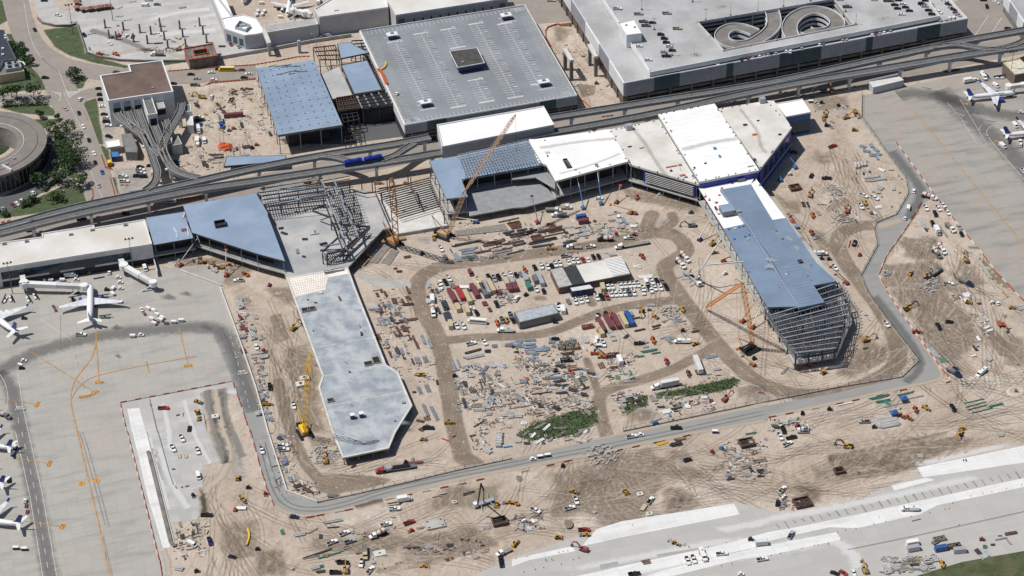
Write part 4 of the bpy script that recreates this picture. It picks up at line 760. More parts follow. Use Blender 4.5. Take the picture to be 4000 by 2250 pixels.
w1=openhall('terminal_hall','bright white-roofed hall with an open hatch, second from the west in the east range',MP(16,('D',1330,350,1345,350),('20',985,1297),('21',1172,173,437,372,345,208,262,182)),16,whiteroof,(5.,),None,6.,conc,1.2,concw)
q=ring(ccw(MP(16,('21',510,165,550,158,600,240,555,248))),.35,16.1,17.2);sub('hatch_curb',q,darksteel,w1);s_=MB();s_.flat=1;s_.sheet(ccw(MP(16,('21',518,172,546,166,590,236,560,241))),16.12);sub('hatch',s_,interior,w1)
w2=openhall('terminal_hall','cream-roofed faceted hall with blue-edged glass wall facing the work yard',MP(16,('20',988,1299,1480,1203),('21',1882,405,1187,203)),16,creamroof,(5.,),None,2.5,conc,1.2,concw)
a,b=W('21',1187,203,16),W('21',1882,405,16)
face(w2,lerp(a,b,.21),lerp(a,b,.93),6.4,14.2,blueglass,'glass_wall',-.6,.4)
for t in (.21,.93): face(w2,lerp(a,b,t-.015),lerp(a,b,t+.015),5.8,14.4,bluewrap,'blue_strip',-.3,.4)
for i in range(6): q=MB();u,v=lerp(a,b,.225),lerp(a,b,.915);z=7.2+i*1.2;q.bar((u.x,u.y-.25,z),(v.x,v.y-.25,z),.3);sub('glass_transom',q,offwhite,w2)
w3=openhall('terminal_hall','largest bright white roof of the east range, raised above its neighbours',MP(18,('20',1468,1150,2037,1040),('21',2487,262,1888,378)),18,whiteroof,(5.,),None,1.,conc,1.4,offwhite)
a,b=W('21',1888,378,18),W('21',2487,262,18);face(w3,a,b,12.4,16.4,bluewrap,'blue_membrane',-.2,.6)
w4=openhall('terminal_hall','cream-roofed polygonal east end hall with blue wrapped side wall',MP(16,('20',2070,1092,2574,1010),('30',0,1010,60,1012,240,1283),('21',2500,245)),16,creamroof,(5.,),None,1.5,conc,1.2,concw)
a,b=W('21',2500,245,16),W('30',240,1283,16);face(w4,a,b,0.1,15,bluewrap,'blue_membrane',-.15,.6);c=lerp(a,b,.15)
for t in range(5): face(w4,lerp(a,b,.12+t*.17),lerp(a,b,.24+t*.17),3.5,12.5,blueglass,'glass_panel',-.08,.1)
a2=W('30',60,1012,16);face(w4,b,a2,.1,15,bluewrap2,'blue_membrane',-.15,.6)
P=MP(14,('30',72,1047,345,1000,430,1133,182,1180));tb=building('annex_building','small white-roofed annex with bright blue panelled walls at the east end','annex',P,14,0,bluewrap2,whiteroof,.6,white)
a,b=W('30',182,1180,14),W('30',430,1133,14);face(tb,lerp(a,b,.12),lerp(a,b,.97),1,9.5,blueglass,'glass_panel',.1)
hvac(w2,'20',1175,1300,16,4,3.2,3.4,galv);hvac(w4,'20',2515,1030,16,3.6,3,3.4,galv)
rr=random.Random(9)
for root,segs,n_,zz in ((w3,(('20',1500,1150,2030,1045),('21',2470,255,1890,370)),30,18),(w2,(('20',1010,1310,1470,1215),('21',1860,395,1195,210)),26,16),(w4,(('20',2090,1100,2560,1020),('30',225,1270),('21',2500,240)),16,16),(w1,(('20',300,1420,980,1300),('21',1150,165,450,355)),10,16)):
 Q=MP(zz,*segs);k_=len(Q)
 for i in range(n_):
  e=i % k_;t=rr.random();p=lerp(Q[e],Q[(e+1) % k_],t);q=MB();q.tube((p.x,p.y,zz+.05),(p.x,p.y,zz+1.1),.09,5);q.box(p.x-.45,p.x+.45,p.y-.25,p.y+.25,zz+.06,zz+.35);sub('tie_off_post',q,black,root)
for root,t,x,y,zz,m,w_,l in ((w3,'21',2040,45,18,skyblue,1.8,2.4),(w3,'21',2090,125,18,skyblue,1.4,2.6),(w3,'21',1945,195,18,black,1.6,1),(w3,'21',1835,240,18,black,1.2,1.4),(w3,'21',2400,225,18,greyp,4,.4),(w4,'21',2440,158,16,bluep,2,1.4),(w4,'20',2345,1258,16,black,2.6,1.6),(w4,'20',2475,1215,16,black,1.6,1),(w4,'20',2440,1355,16,orange,3,1.6),(w4,'30',120,1355,16,black,2,1.4),(w2,'21',1605,228,16,mat("clay_boards",(.45,.16,.09)),7,1),(w2,'21',1715,315,16,mat("clay_boards",(0,0,0)),3.4,1.6),(w2,'21',1750,335,16,bluep,2,1),(w2,'21',1600,272,16,black,1.6,1.2),(w2,'21',1185,28,16,black,2.4,1),(w2,'21',1305,42,16,greyp,3,.5),(w2,'21',1690,212,16,concd,2.2,1.6),(w1,'21',355,85,16,offwhite,3,2)):
 hvac(root,t,x,y,zz+.1,w_,l,.5,m,'roof_pallet')
# ---- right pier
sl=MP(5,('21',1875,470),('21',2340,1180),('32',0,290,255,762,680,690,850,330),('31',700,1380),('21',2480,380));
ps=building('pier_slab','concrete floor plate of the east pier, its long left edge showing','deck',sl,5,4.,conc,slabc2,0);cols(ps,along(r_P[ps.name],11,1.5),0,4.,.7,concd)
pierdeck=mat('slate_roof_deck',(.195,.265,.365),.5,0,.06,.05,(.165,.225,.31),.12)
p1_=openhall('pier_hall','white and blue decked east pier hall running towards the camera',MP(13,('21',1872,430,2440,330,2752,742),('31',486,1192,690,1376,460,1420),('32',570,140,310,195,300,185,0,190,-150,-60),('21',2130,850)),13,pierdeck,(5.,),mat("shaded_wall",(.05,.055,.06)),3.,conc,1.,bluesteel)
def roofpatch(root,name,segs,z,m,th=None):
 P=ccw(MP(z,*segs));q=MB()
 if th: q.prism(P,z-th,z)
 else: q.flat=1;q.sheet(P,z)
 return sub(name,q,m,root)
roofpatch(p1_,'white_roof',(('21',1872,433,2438,333,2455,358,2398,403,2093,460,2350,800,2130,850),),13.1,whiteroof);roofpatch(p1_,'white_roof',(('21',2442,333,2750,742,2620,762,2574,700,2402,400),),13.1,whiteroof)
roofpatch(p1_,'raised_deck',(('21',2093,458,2400,403,2574,690,2620,765,2754,745),('31',480,1195,686,1378,460,1420),('32',570,140,310,195,0,-360),('21',2400,870)),14.6,pierdeck,1.45)
q=MB();e1=[W(*p,14.6) for p in (('21',2093,458),('21',2400,870),('31',0,1150),('32',310,195))]
for a,b in zip(e1,e1[1:]): q.bar((a.x,a.y,14.8),(b.x,b.y,14.8),.5,.3)
sub('deck_edge',q,galv,p1_)
c=W('21',2165,690,13);q=MB();q.box(c.x-4,c.x+3,c.y-4,c.y+3,13.1,16.5);sub('plant_box',q,greyp,p1_);q=MB();q.box(c.x-4.2,c.x+3.2,c.y-4.2,c.y+3.2,16.55,16.9);sub('plant_roof',q,bluedeck,p1_);q=MB();q.box(c.x+3.1,c.x+7,c.y-4.4,c.y,13.1,15.5);sub('plant_box',q,bluesteel,p1_)
hvac(p1_,'21',2300,365,13.1,4.6,3.4,1.8,greyp);hvac(p1_,'31',325,1190,14.3,2.4,3,1.2,darksteel)
for t,x,y,m in (('21',1945,530,orange),('21',1985,565,orange),('21',2045,635,redp),('21',2080,705,orange),('21',2085,515,orange),('21',2060,590,rust),('21',2180,855,skyblue),('21',2285,835,skyblue),('21',2325,825,skyblue),('21',2245,852,offwhite),('21',2345,930,skyblue),('21',2385,915,skyblue),('21',2235,955,skyblue),('21',2375,960,tanp),('21',2110,445,yellow),('21',2495,415,skyblue),('21',2215,395,rust),('21',2130,620,rust),('31',190,1310,white),('31',85,880,rust),('31',145,960,rust)):
 hvac(p1_,t,x,y,13.15 if t == '21' else 14.3,1.4,1.2,.5,m,'roof_pallet')
def FB(z,*a): return [W('B',a[i],a[i+1],z) for i in range(0,len(a),2)]
fr=empty('open_steelwork',tuple(cen(FB(12,310,560,1340,180,1440,850,720,1240))),0,'open blue-grey roof steelwork at the tip of the east pier, no deck yet','steel frame')
la,lb,lc,ld=FB(13,315,570,1450,330,1330,1200-60,720,1230-70)
Lp=FB(13,310,560,420,700,500,850,610,1000,670,1100,745,1190);Rp=FB(13,1370,190,1480,360,1500,560,1440,760,1400,940,1320,1120)
def polyat(P,t):
 L=[(P[i+1]-P[i]).length for i in range(len(P)-1)];s=t*sum(L)
 for i,l in enumerate(L):
  if s <= l: return lerp(P[i],P[i+1],s/l)
  s -= l
 return P[-1]
Mid=FB(13,800,555,870,720,960,880,1010,1060,1030,1180)
for i in range(13):
 t=i/12;a,b=polyat(Lp,t),polyat(Rp,t);q=MB();u=0 if t > .12 else .52;a2=lerp(a,b,u);q.bar((a2.x,a2.y,12.9),(b.x,b.y,12.9),.75 if i % 2 == 0 else .35,.7);sub('beam',q,bluesteel if i % 2 == 0 else galv,fr)
for j in range(31):
 u=j/30;q=MB();pr=None
 for i in range(13):
  t=i/12
  if u < .52 and t < .02: continue
  p=lerp(polyat(Lp,t),polyat(Rp,t),u)
  if pr is not None and (rr.random() > .12): q.bar((pr.x,pr.y,12.3),(p.x,p.y,12.3),.32,.4)
  pr=p
 sub('joist',q,darksteel if j % 3 else rust,fr)
for t in (0,.25,.5,.75,1):
 for u in (.02,.35,.68,.98): p=lerp(polyat(Lp,t),polyat(Rp,t),u);q=MB();q.box(p.x-.35,p.x+.35,p.y-.35,p.y+.35,5,12);sub('column',q,darksteel,fr)
q=MB()
for i in range(40):
 t=i/40;a,b=polyat(Lp,t),polyat(Rp,t);q.bar((a.x,a.y,9),(a.x+.1,a.y,12.6),.2)
 if i % 2: q.bar((b.x,b.y,5.2),(b.x+2.2,b.y,12.6),.22)
sub('edge_post',q,galv,fr,kind='stuff')
q=MB()
for i in range(30):
 t=.1+.88*i/30;a,b=polyat(Lp,t),polyat(Rp,t);c=lerp(a,b,.06);d=lerp(a,b,.95);q.bar((c.x,c.y,8.8),(d.x,d.y,8.8),.25)
sub('floor_joist',q,bluesteel,fr,kind='stuff')
roofpatch(fr,'floor_deck',(('B',340,640,1330,420,1400,760,1300,1120,800,1200,640,1000,480,820),),8.4,mat('painted_shade_deck',(.12,.135,.15),.8,0,.3,.2),.2)  # deck coloured dark to stand for shade under the open steelwork
q=MB()
for i in range(22):
 t=i/22;a,b=polyat(Lp,t),polyat(Lp,t+.045);c,d=polyat(Rp,t),polyat(Rp,t+.045);q.bar((a.x,a.y,9),(b.x,b.y,12.6),.18);q.bar((c.x+1,c.y,5.5),(d.x+1.5,d.y,12.6),.2);q.bar((c.x+2,c.y,12.6),(d.x+1,d.y,6),.2)
sub('cross_brace',q,bluesteel,fr,kind='stuff')
# ---- west pier slab (C shape at the bottom)
P=MP(5,('11',300,1343,925,1243),('12',1000,0,1310,772,1430,850,1572,1182,1405,1449),('13',1337,168,870,266,760,0),('12',625,1000,665,885,375,95));cs=building('pier_slab','long bare concrete slab of the west pier with angular wider south end','deck',P,5,4.1,concd,slabconc,.35,concw,None,1.1)
sub('undercroft_wall',MB().prism(off(r_P[cs.name],4),0,4.05),interior,cs);cols(cs,along(P,7,.9),0,4.1,.5,concd)
q=MB();q.flat=1
for a,b in (((378,180),(1040,100)),((565,605),(1205,490)),((668,888),(1310,776)),((705,1190),(1500,1035))): a,b=W('12',*a,5),W('12',*b,5);dash(q,a,b,.7,5.08)
sub('pour_joint',q,mat("joint_grey",(.50,.50,.49)),cs);q=MB();q.flat=1
fm=mat("formwork_sheet",(.80,.76,.70),.8,0,.05,.2)
roofpatch(cs,'formwork_deck',(('11',300,1345,920,1243,945,1300,725,1340),('12',700,15,375,92)),5.12,fm);q=MB()
for i in range(18): a,b=lerp(W('11',305,1348,5),W('11',720,1340-62,5),i/17),lerp(W('12',375,88,5),W('12',700,12,5),i/17);q.bar((a.x,a.y,5.25),(b.x,b.y,5.25),.07)
for j in range(9): a,b=lerp(W('11',303,1350,5),W('12',375,85,5),j/8),lerp(W('11',720,1283,5),W('12',695,14,5),j/8);q.bar((a.x,a.y,5.3),(b.x,b.y,5.3),.06)
sub('formwork_batten',q,mat('pink_batten',(.62,.45,.40)),cs,kind='stuff')
for x,y,w_,l,t in ((500,222,4,3.2,'12'),(560,212,4,3.2,'12'),(1130,762,4,3,'12'),(1210,728,3.4,5,'12'),(750,1132,3,2.4,'12'),(735,1290,5,2.4,'11'),(825,1270,6,2.4,'11')):
 c=W(t,x,y,5);s_=MB();s_.flat=1;s_.sheet([(c.x-w_/2,c.y-l/2,5.16),(c.x+w_/2,c.y-l/2,5.16),(c.x+w_/2,c.y+l/2,5.16),(c.x-w_/2,c.y+l/2,5.16)]);sub('floor_opening',s_,interior,cs)
 sub('opening_curb',ring([Vector((c.x-w_/2-.3,c.y-l/2-.3)),Vector((c.x+w_/2+.3,c.y-l/2-.3)),Vector((c.x+w_/2+.3,c.y+l/2+.3)),Vector((c.x-w_/2-.3,c.y+l/2+.3))],.3,5.1,5.7),timberg,cs)
P=MP(5,('11',30,490,700,420,1190,480,1345,848,1275,862,925,1242,300,1342));fs=building('concrete_deck','stained concrete floor under the blue-grey steelwork, centre left','deck',P,5,4.1,conc,slabc2,.3);sub('undercroft_wall',MB().prism(off(r_P[fs.name],6),0,4.05),interior,fs);cols(fs,along(P,10,1),0,4.1,.6,concd)
P=MP(2,('11',1215,500,1740,400,1840,620,1930,818,1420,905,1345,850));building('concrete_deck','low pale concrete floor below the row of dark beams','deck',P,2,0,conc,concw,0)
def FA(z,*a): return [W('A',a[i],a[i+1],z) for i in range(0,len(a),2)]
fr=empty('open_steelwork',tuple(cen(FA(12,50,250,900,70,1300,1070,1000,1150))),0,'dense blue-grey and dark roof steelwork over the centre-left concrete floor','steel frame')
zt=12.5
def mem(x0,y0,x1,y1,m,w_=.5,z=zt,h=.6,nm='beam'):
 a,b=W('A',x0,y0,z),W('A',x1,y1,z);q=MB();q.bar((a.x,a.y,z),(b.x,b.y,z),w_,h);sub(nm,q,m,fr)
for x0,y0,x1,y1 in ((20,260,480,200),(70,305,330,265),(330,215,690,195),(250,170,890,75),(520,235,960,180),(560,360,1010,300),(340,410,620,365),(90,430,330,390),(700,215,980,180),(640,345,1010,300)): mem(x0,y0,x1,y1,bluesteel,.9)
for x0,y0,x1,y1 in ((1090,65,1145,180),(1110,180,1160,300),(920,80,980,200),(1185,300,1245,410),(1060,320,1105,440),(1225,420,1275,540),(1045,450,1095,570),(1315,540,1365,645),(1135,565,1185,670),(1325,650,1370,740),(1155,680,1215,795),(1395,735,1445,900),(1185,800,1245,915),(1205,925,1290,1075),(950,1020,1180,985),(1000,1100,1200,1060)): mem(x0,y0,x1,y1,bluesteel,.95,zt+.2)
for i in range(26): x=20+i*36;mem(x,265-i*6.5,x+75,540-i*9,darksteel,.28,zt-.5,.4,'joist')
for i in range(7): mem(60+i*12,210+i*52,940+i*10,60+i*62,darksteel,.4,zt-.9,.7)
for i in range(22): y=100+i*37;mem(930+i*15,y,1320+i*13-(max(0,i-12))*6,y-70,darksteel,.3,zt-.5,.4,'joist')
for i in range(14): x=960+i*26;mem(x,120,x+200,760,darksteel,.25,zt-1,.3,'joist')
for l in ((980,430,1230,1070),(1230,1070,1610,740),(910,1080,1300,1070),(800,500,980,440),(800,520,1040,610),(1060,700,1600,745),(940,1100,1160,900),(1010,1130,1280,1075),(1340,1050,1610,760),(1160,890,1100,700)): mem(*l,darksteel,.7,zt,1.)
for i in range(24):
 t=i/24;mem(930+380*t,1120+20*t,1000+400*t-((i % 2)*60),1240+60*t-160*t,darksteel,.3,8.5,.3,'brace');mem(1230+370*t,1075-320*t,1180+390*t,1200-380*t,darksteel,.3,8.5,.3,'brace')
for x,y in ((60,290),(320,240),(590,210),(860,130),(1100,120),(1320,110),(350,420),(600,380),(950,330),(1380,300),(1480,530),(1060,640),(1530,760),(1230,1080),(1000,1130),(940,1120),(1380,420),(1290,560),(1180,760),(1340,900)):
 p=W('A',x,y,zt);q=MB();q.box(p.x-.3,p.x+.3,p.y-.3,p.y+.3,5,zt-.3);sub('column',q,darksteel,fr)
q=MB()
for x0,y0,x1,y1 in ((320,480,330,560),): pass
fr=empty('open_steelwork',tuple(cen(PL('11',1215,430,1750,300,1850,600,1420,700))),0,'row of long dark steel floor beams on posts beside the blue hall','steel frame')
for i in range(15): a,b=W('11',1215+i*16,480+i*19,5),W('11',1745+i*8,340+i*20,5);q=MB();q.bar((a.x,a.y,5),(b.x,b.y,5),.45,.6);sub('beam',q,darksteel,fr)
for x,y in ((1525,290),(1555,335),(1410,545),(1635,505),(1750,260),(1845,480),(1890,670),(1060,370),(1165,360),(1315,340)): p=W('11',x,y,11);q=MB();q.box(p.x-.25,p.x+.25,p.y-.25,p.y+.25,2,11);sub('column',q,darksteel,fr)
for a in ((1190,370,1210,520),(1215,520,1290,700),(975,465,1090,495),(1090,495,1210,480),(1230,450,1530,400),(1550,400,1630,600)): p,q_=W('11',a[0],a[1],8),W('11',a[2],a[3],8);q=MB();q.bar((p.x,p.y,8),(q_.x,q_.y,8),.6,.8);sub('beam',q,rust,fr)
# ---- site sheds
P=MP(4.5,('21',385,1262,925,1155,1100,1125,1192,1303,600,1417,472,1445));so=building('site_office','long site office shed with white, black and ribbed roof panels in the middle yard','site office',P,4.2,0,brownroof,creamroof,0)
roofpatch(so,'roof_panel',(('21',387,1262,505,1240,600,1415,473,1443),),4.35,mat("dull_roof",(.42,.41,.39)));roofpatch(so,'roof_panel',(('21',507,1240,640,1214,735,1390,603,1416),),4.4,mat("black_roof",(.035,.038,.045)));roofpatch(so,'roof_panel',(('21',925,1156,1100,1126,1190,1302,1022,1335),),4.4,mat("dull_roof",(0,0,0)))
q=MB()
for i in range(12): a,b=lerp(W('21',930,1160,4.4),W('21',1020,1330,4.4),(i+.4)/12),lerp(W('21',1098,1130,4.4),W('21',1186,1298,4.4),(i+.4)/12);q.bar((a.x,a.y,4.6),(b.x,b.y,4.6),.8,.2)
sub('roof_rib',q,whiteroof,so)
a,b=W('21',735,1392,4.2),W('21',1192,1303,4.2)
for t in (.0,.3,.42,.54,.66,.78,.9): face(so,lerp(a,b,t+.02),lerp(a,b,t+.06),.1,3,white,'door',.1)
P=MP(4.8,('22',20,240,418,155,470,250,75,345));building('storage_shed','plain grey metal-roofed shed with open front near the haul road','shed',P,4.8,.1,greyp,mat("shed_roof",(.46,.49,.53),.5,.2),0)
P=MP(4.4,('21',575,1440,790,1405,815,1449,600,1490));tb=building('office_trailer','navy-sided white-topped office trailer with a ring logo, south of the long shed','trailer',MP(4.4,('22',575,-10,785,-45,830,0,600,35)),4.2,.6,navy,offwhite,.1)
a,b=W('22',600,35,4.2),W('22',830,0,4.2)
for t in (.18,.27):
 c=lerp(a,b,t);q=MB()
 for i in range(10): u,v=2*math.pi*i/10,2*math.pi*(i+1)/10;q.bar((c.x+.8*math.cos(u),c.y-.12,2.4+.8*math.sin(u)),(c.x+.8*math.cos(v),c.y-.12,2.4+.8*math.sin(v)),.14)
 sub('emblem',q,white,tb)
face(tb,lerp(a,b,.38),lerp(a,b,.85),2.2,2.7,white,'wordmark',.08)
P=MP(6,('30',1015,805,1300,742,1365,792,1060,865));tb=building('canopy_shed','long white-topped ribbed canopy shed under the right end of the guideway','shed',P,5,.1,greyw,offwhite,.2,white)
P=MP(8,('30',2362,630,2530,592,2680,720,2485,752));tb=building('beige_building','beige flat-roofed brick building beside the jet bridge, right edge','building',P,8,0,brick,mat("beige_roof",(.62,.57,.46),.8),.3,tanp)
P=MP(14,('30',1820,-60,1990,-90,2010,20,1930,70));
P=MP(13,('30',2380,-60,2900,-200,3000,150,2574,230));tb=building('parking_garage','corner of another pale screened garage at the top right edge','parking garage',P,13,0,concd,garconc,.9,whitew)
a,b=W('30',2380,-60,13),W('30',2574,230,13);face(tb,lerp(a,b,0),lerp(a,b,.3),5,13.5,whitew,'facade_screen',.4);face(tb,lerp(a,b,.302),lerp(a,b,.7),5,13.5,facadeg,'facade_screen',.4);face(tb,lerp(a,b,.702),b,5,13.5,whitew,'facade_screen',.4)
# ================================================================ GUIDEWAY
railc=mat("guideway_concrete",(.17,.155,.135),.85,0,.12,.3);girder=mat("girder_grey",(.33,.36,.39),.8,0,.1,.1);walk=mat("walkway_dark",(.055,.075,.095),.8,0,.1,.3)
def guideway(label,P,hw=3.0,z=10.3,step=34,tracks=(0,),colm=None,capw=3.2,skip=()):
 P=[Vector((p[0],p[1])) for p in P];r=empty('train_guideway',(P[0].x,P[0].y,0),0,label,'guideway');off_=-Vector(r.location)
 def S(nm,pts,hw_,m,z0,z1): o=strip(nm,pts,hw_,m,z0,z1);o.parent=r;o.location=off_
 S('girder',P,hw-.35,girder,z-1.7,z-.35);S('deck',P,hw,walk,z-.34,z)
 for sgn in (1,-1): L,Rr=band(P,hw-.12);S('edge_rail',L if sgn > 0 else Rr,.1,(offwhite if hw > 2.6 else conc) if sgn < 0 else conc,z+.01,z+.95)
 for t_ in tracks:
  for o_,w_ in ((-.95,.42),(.95,.42),(0,.16)):
   L,Rr=band(P,abs(t_+o_)+1e-6);S('running_strip',L if t_+o_ > 0 else Rr,w_,railc if w_ > .2 else galv,z+.01,z+.28)
 d=step*.4
 for a,b in zip(P,P[1:]):
  L=(b-a).length
  while d < L:
   c=lerp(a,b,d/L);dr=(b-a).normalized();n=Vector((-dr.y,dr.x));q=MB();q.prism([c+dr*.8+n*.95,c-dr*.8+n*.95,c-dr*.8-n*.95,c+dr*.8-n*.95],0,z-2.7);q.prism([c+dr*.9+n*capw,c-dr*.9+n*capw,c-dr*.9-n*capw,c+dr*.9-n*capw],z-2.69,z-1.72);sub('pier_column',q,offwhite,r);d += step
  d -= L
 return r
def GP(*segs): return smoothline(MP(10.3,*segs),2)
guideway('front train guideway on white columns, full width of the picture, carrying the blue train',GP(('01',-500,1010,0,893,750,702,1300,590,2000,450),('11',0,372,700,262,1300,180,1950,70),('20',0,1400,400,1330,1400,1155),('30',0,885,900,735,2000,545,2574,462,3200,370)))
guideway('rear train guideway left of the white bridge hall, running behind the front one',GP(('01',-500,950,0,848,700,645,1400,505,2000,370),('11',0,238,700,105,1400,0,1750,-70)),2.8)
guideway('rear train guideway right of the white bridge hall, splitting near the right edge',GP(('20',380,1185,1500,1005),('30',0,838,900,640,1800,440,2574,300,3200,200)),2.8)
guideway('crossover guideway curving between the two right-hand tracks',GP(('30',1650,480,1900,450,2050,475,2200,505,2400,495)),2.2,10.5,400)
guideway('outer guideway curving back at the right edge',GP(('30',2750,330,2600,400,2480,460,2280,500)),2.2,10.5,400)
guideway('short crossover guideway left of the blue train',GP(('11',640,125,780,130,900,160,1000,200)),2.2,10.5,400);guideway('short crossover guideway right of the blue train',GP(('11',1600,-10,1480,60,1400,120,1250,170)),2.2,10.5,400)
def dep(label,*a,hw=2.4,st=400): guideway(label,smoothline(MP(10.4,('F',*a)),2),hw,10.4,st)
dep('westernmost depot track curving out with a white edge wall',345,275,370,330,430,400,560,480,700,590,800,650,860,760,930,920,1000,1150,1060,1300,1050,1449,980,1560,850,1650,st=30)
dep('second depot track running straight out of the middle door',530,250,560,330,600,430,680,540)
dep('third depot track from the right-hand door of the main front',710,220,760,370,820,520,860,640,930,800,1010,920,1140,1030)
dep('depot track leaving the narrow gravel-roofed wing',1010,505,1080,680,1130,800,1150,930,1190,1040,1240,1150)
dep('depot track from the small side wing',1190,400,1230,500,1250,570,1240,640)
dep('easternmost depot track curving south from the side yard',1490,100,1490,200,1430,330,1310,530,1210,720,1160,830,1160,960,1220,1080,1290,1210,1400,1310,1600,1390,1800,1430,st=30)
def train():
 a=[W('11',x,y,10.6) for x,y in ((888,215),(1080,185),(1270,152))];out=[]
 for i,(x0,y0,x1,y1) in enumerate(((890,222,1072,190),(1088,190,1272,155))):
  p,q_=W('11',x0,y0,10.6),W('11',x1,y1,10.6);d=(q_-p).normalized();L=(q_-p).length;r=empty('train_car',(p.x,p.y,10.6),math.atan2(d.y,d.x),('leading','trailing')[1-i]+' bright blue train car on the front guideway, '+('west','east')[i]+' of the pair','train car','blue airport train cars')
  q=MB();q.box(0,L,-1.4,1.4,.5,2.9);q.box(0,L,-1.4,1.4,2.9,3.6,.5,.35);q.obj('body',mat("train_blue",(.015,.035,.30),.35),r)
  q=MB();q.box(.6,L-.6,-1.46,1.46,1.7,2.7);q.obj('window_band',glass,r);q=MB();q.box(1,L-1,-1.48,1.48,.9,1.1);q.obj('green_stripe',mat("stripe_green",(.03,.25,.2)),r)
  for x in (L*.25,L*.7): q=MB();q.box(x,x+2,-.8,.8,3.61,3.95);q.obj('roof_unit',mat("train_blue",(0,0,0)),r)
  for x in (2,L-2): q=MB();q.box(x-.6,x+.6,-1.2,1.2,-.02,.49);q.obj('bogie',black,r)
train()
def seams(root,t,quad,n,z,m,w_=.18,nm='roof_seam'):
 A_,B_,C_,D_=[W(*(c if len(c) == 3 else (t,*c)),z).xy for c in quad];q=MB();q.flat=1
 for i in range(1,n): dash(q,lerp(A_,D_,i/n),lerp(B_,C_,i/n),w_,z)
 sub(nm,q,m,root,kind='stuff')
sm_=mat('seam_grey',(.74,.74,.74),.8);sb_=mat('seam_blue',(.18,.235,.31),.7);sst=softmat('roof_grime',(.36,.30,.22),.3);sg_=softmat('roof_dull',(.50,.50,.50),.5);sd_=softmat('deck_scuff',(.36,.42,.50),.45)
seams(w3,'21',(('20',1475,1160),('20',2030,1048),(2478,262),(1895,375)),16,18.09,sm_);seams(w1,'21',(('20',200,1445),('20',980,1303),(1165,170),(345,215)),12,16.09,sm_);seams(w2,'21',(('20',995,1310),('20',1470,1210),(1870,400),(1195,205)),12,16.09,sm_)
seams(w4,'21',(('20',2080,1098),('30',0,1016),('30',150,1290),(2500,240)),12,16.09,sm_);seams(p1_,'21',((2100,470),(2400,410),('32',560,140),('32',310,190)),44,14.67,sb_,.14);seams(h1,'10',((5,690),(580,610),(865,1252),(222,1355)),26,14.09,sb_,.14)
for root,z,hw,l in ((w2,16.1,2.2,[('20',1210,1280,1340,1449),('21',1340,0,1480,230,1560,330)]),(w4,16.1,2,[('20',2290,1090,2400,1230,2480,1330),('21',2500,30,2560,90)]),(w1,16.1,2.5,[('21',270,40,700,-30,1050,-60)]),(w1,16.1,1.5,[('21',470,300,800,210,1100,90)]),(w3,18.1,3,[('21',1700,60,2000,-20,2300,-60)])): soft('roof_stain',smoothline(MP(z,*l),2),hw,sst if root is not w3 else sg_,z,root,kind='stuff')
rr=random.Random(2)
for root,t,x0,y0,x1,y1,z,n in ((h1,'10',60,700,650,1250,14.1,9),(p1_,'31',-120,800,380,1300,14.68,12),(cs,'12',480,150,1100,700,5.1,12),(cs,'12',720,900,1450,1380,5.1,12)):
 for i in range(n): c=W(t,rr.uniform(x0,x1),rr.uniform(y0,y1),z);d=Vector((rr.uniform(3,12),rr.uniform(-4,4),0));soft('scuff',[c,c+d*.5,c+d],rr.uniform(1.5,5),sd_ if i % 3 else sg_,z+i*.002,root,kind='stuff')
# ================================================================ MODELS (front = +X, standing on z 0)
CAP={'w': white,'s': silver,'g': greyp,'k': black,'n': navy,'b': bluep,'B': skyblue,'r': redp,'m': maroon,'o': orange,'y': yellow,'t': tanp,'Y': busy,'G': green}
CNAME={'w': 'white','s': 'silver','g': 'grey','k': 'black','n': 'dark blue','b': 'blue','B': 'light blue','r': 'red','m': 'maroon','o': 'orange','y': 'yellow','t': 'tan','Y': 'yellow','G': 'green'}
lampm=mat("headlight_lens",(.75,.75,.72),.2)
def wheels(xs,y,r,wd,m=None):
 return [('wheel',MB().wheel(x,s*y,r,wd),m or tyre) for x in xs for s in (-1,1)]
def bx(*a,**k): return MB().box(*a,**k)
def m_car(c,suv=0):
 h=.25 if suv else 0;b=MB().prof([(2.3,.35),(2.35,.7),(2.1,.85+h*.5),(1.1,.98+h*.6),(-1.7,1.02+h),(-2.2,.95+h),(-2.3,.6),(-2.25,.35)],-.92,.92)
 if suv: cab=MB().box(-2.1,.95,-.84,.84,1.0+h*.5,1.72,.45,.12)
 else: cab=MB().box(-1.75,1.0,-.8,.8,.95,1.42,.62,.13)
 rf=MB().box(-1.62,.42,-.7,.7,1.725,1.78,.05,.03) if suv else MB().box(-1.1,.38,-.66,.66,1.425,1.47,.05,.03)
 return [('body',b,c),('window',cab,glass),('roof',rf,c)]+wheels((-1.4,1.45),.84,.33,.24)+[('headlight',bx(2.3,2.36,s*.65-.18,s*.65+.18,.6,.75),lampm) for s in (-1,1)]
def m_van(c): return [('body',MB().prof([(2.6,.4),(2.65,1.0),(2.1,1.25),(1.5,2.05),(-2.7,2.1),(-2.75,.4)],-.98,.98),c),('>windscreen',MB().prof([(2.13,1.28),(1.53,2.03),(1.60,2.06),(2.2,1.31)],-.85,.85),glass),('side_window',bx(.9,1.5,-1.0,1.0,1.25,1.8),glass)]+wheels((-1.7,1.8),.9,.36,.26)
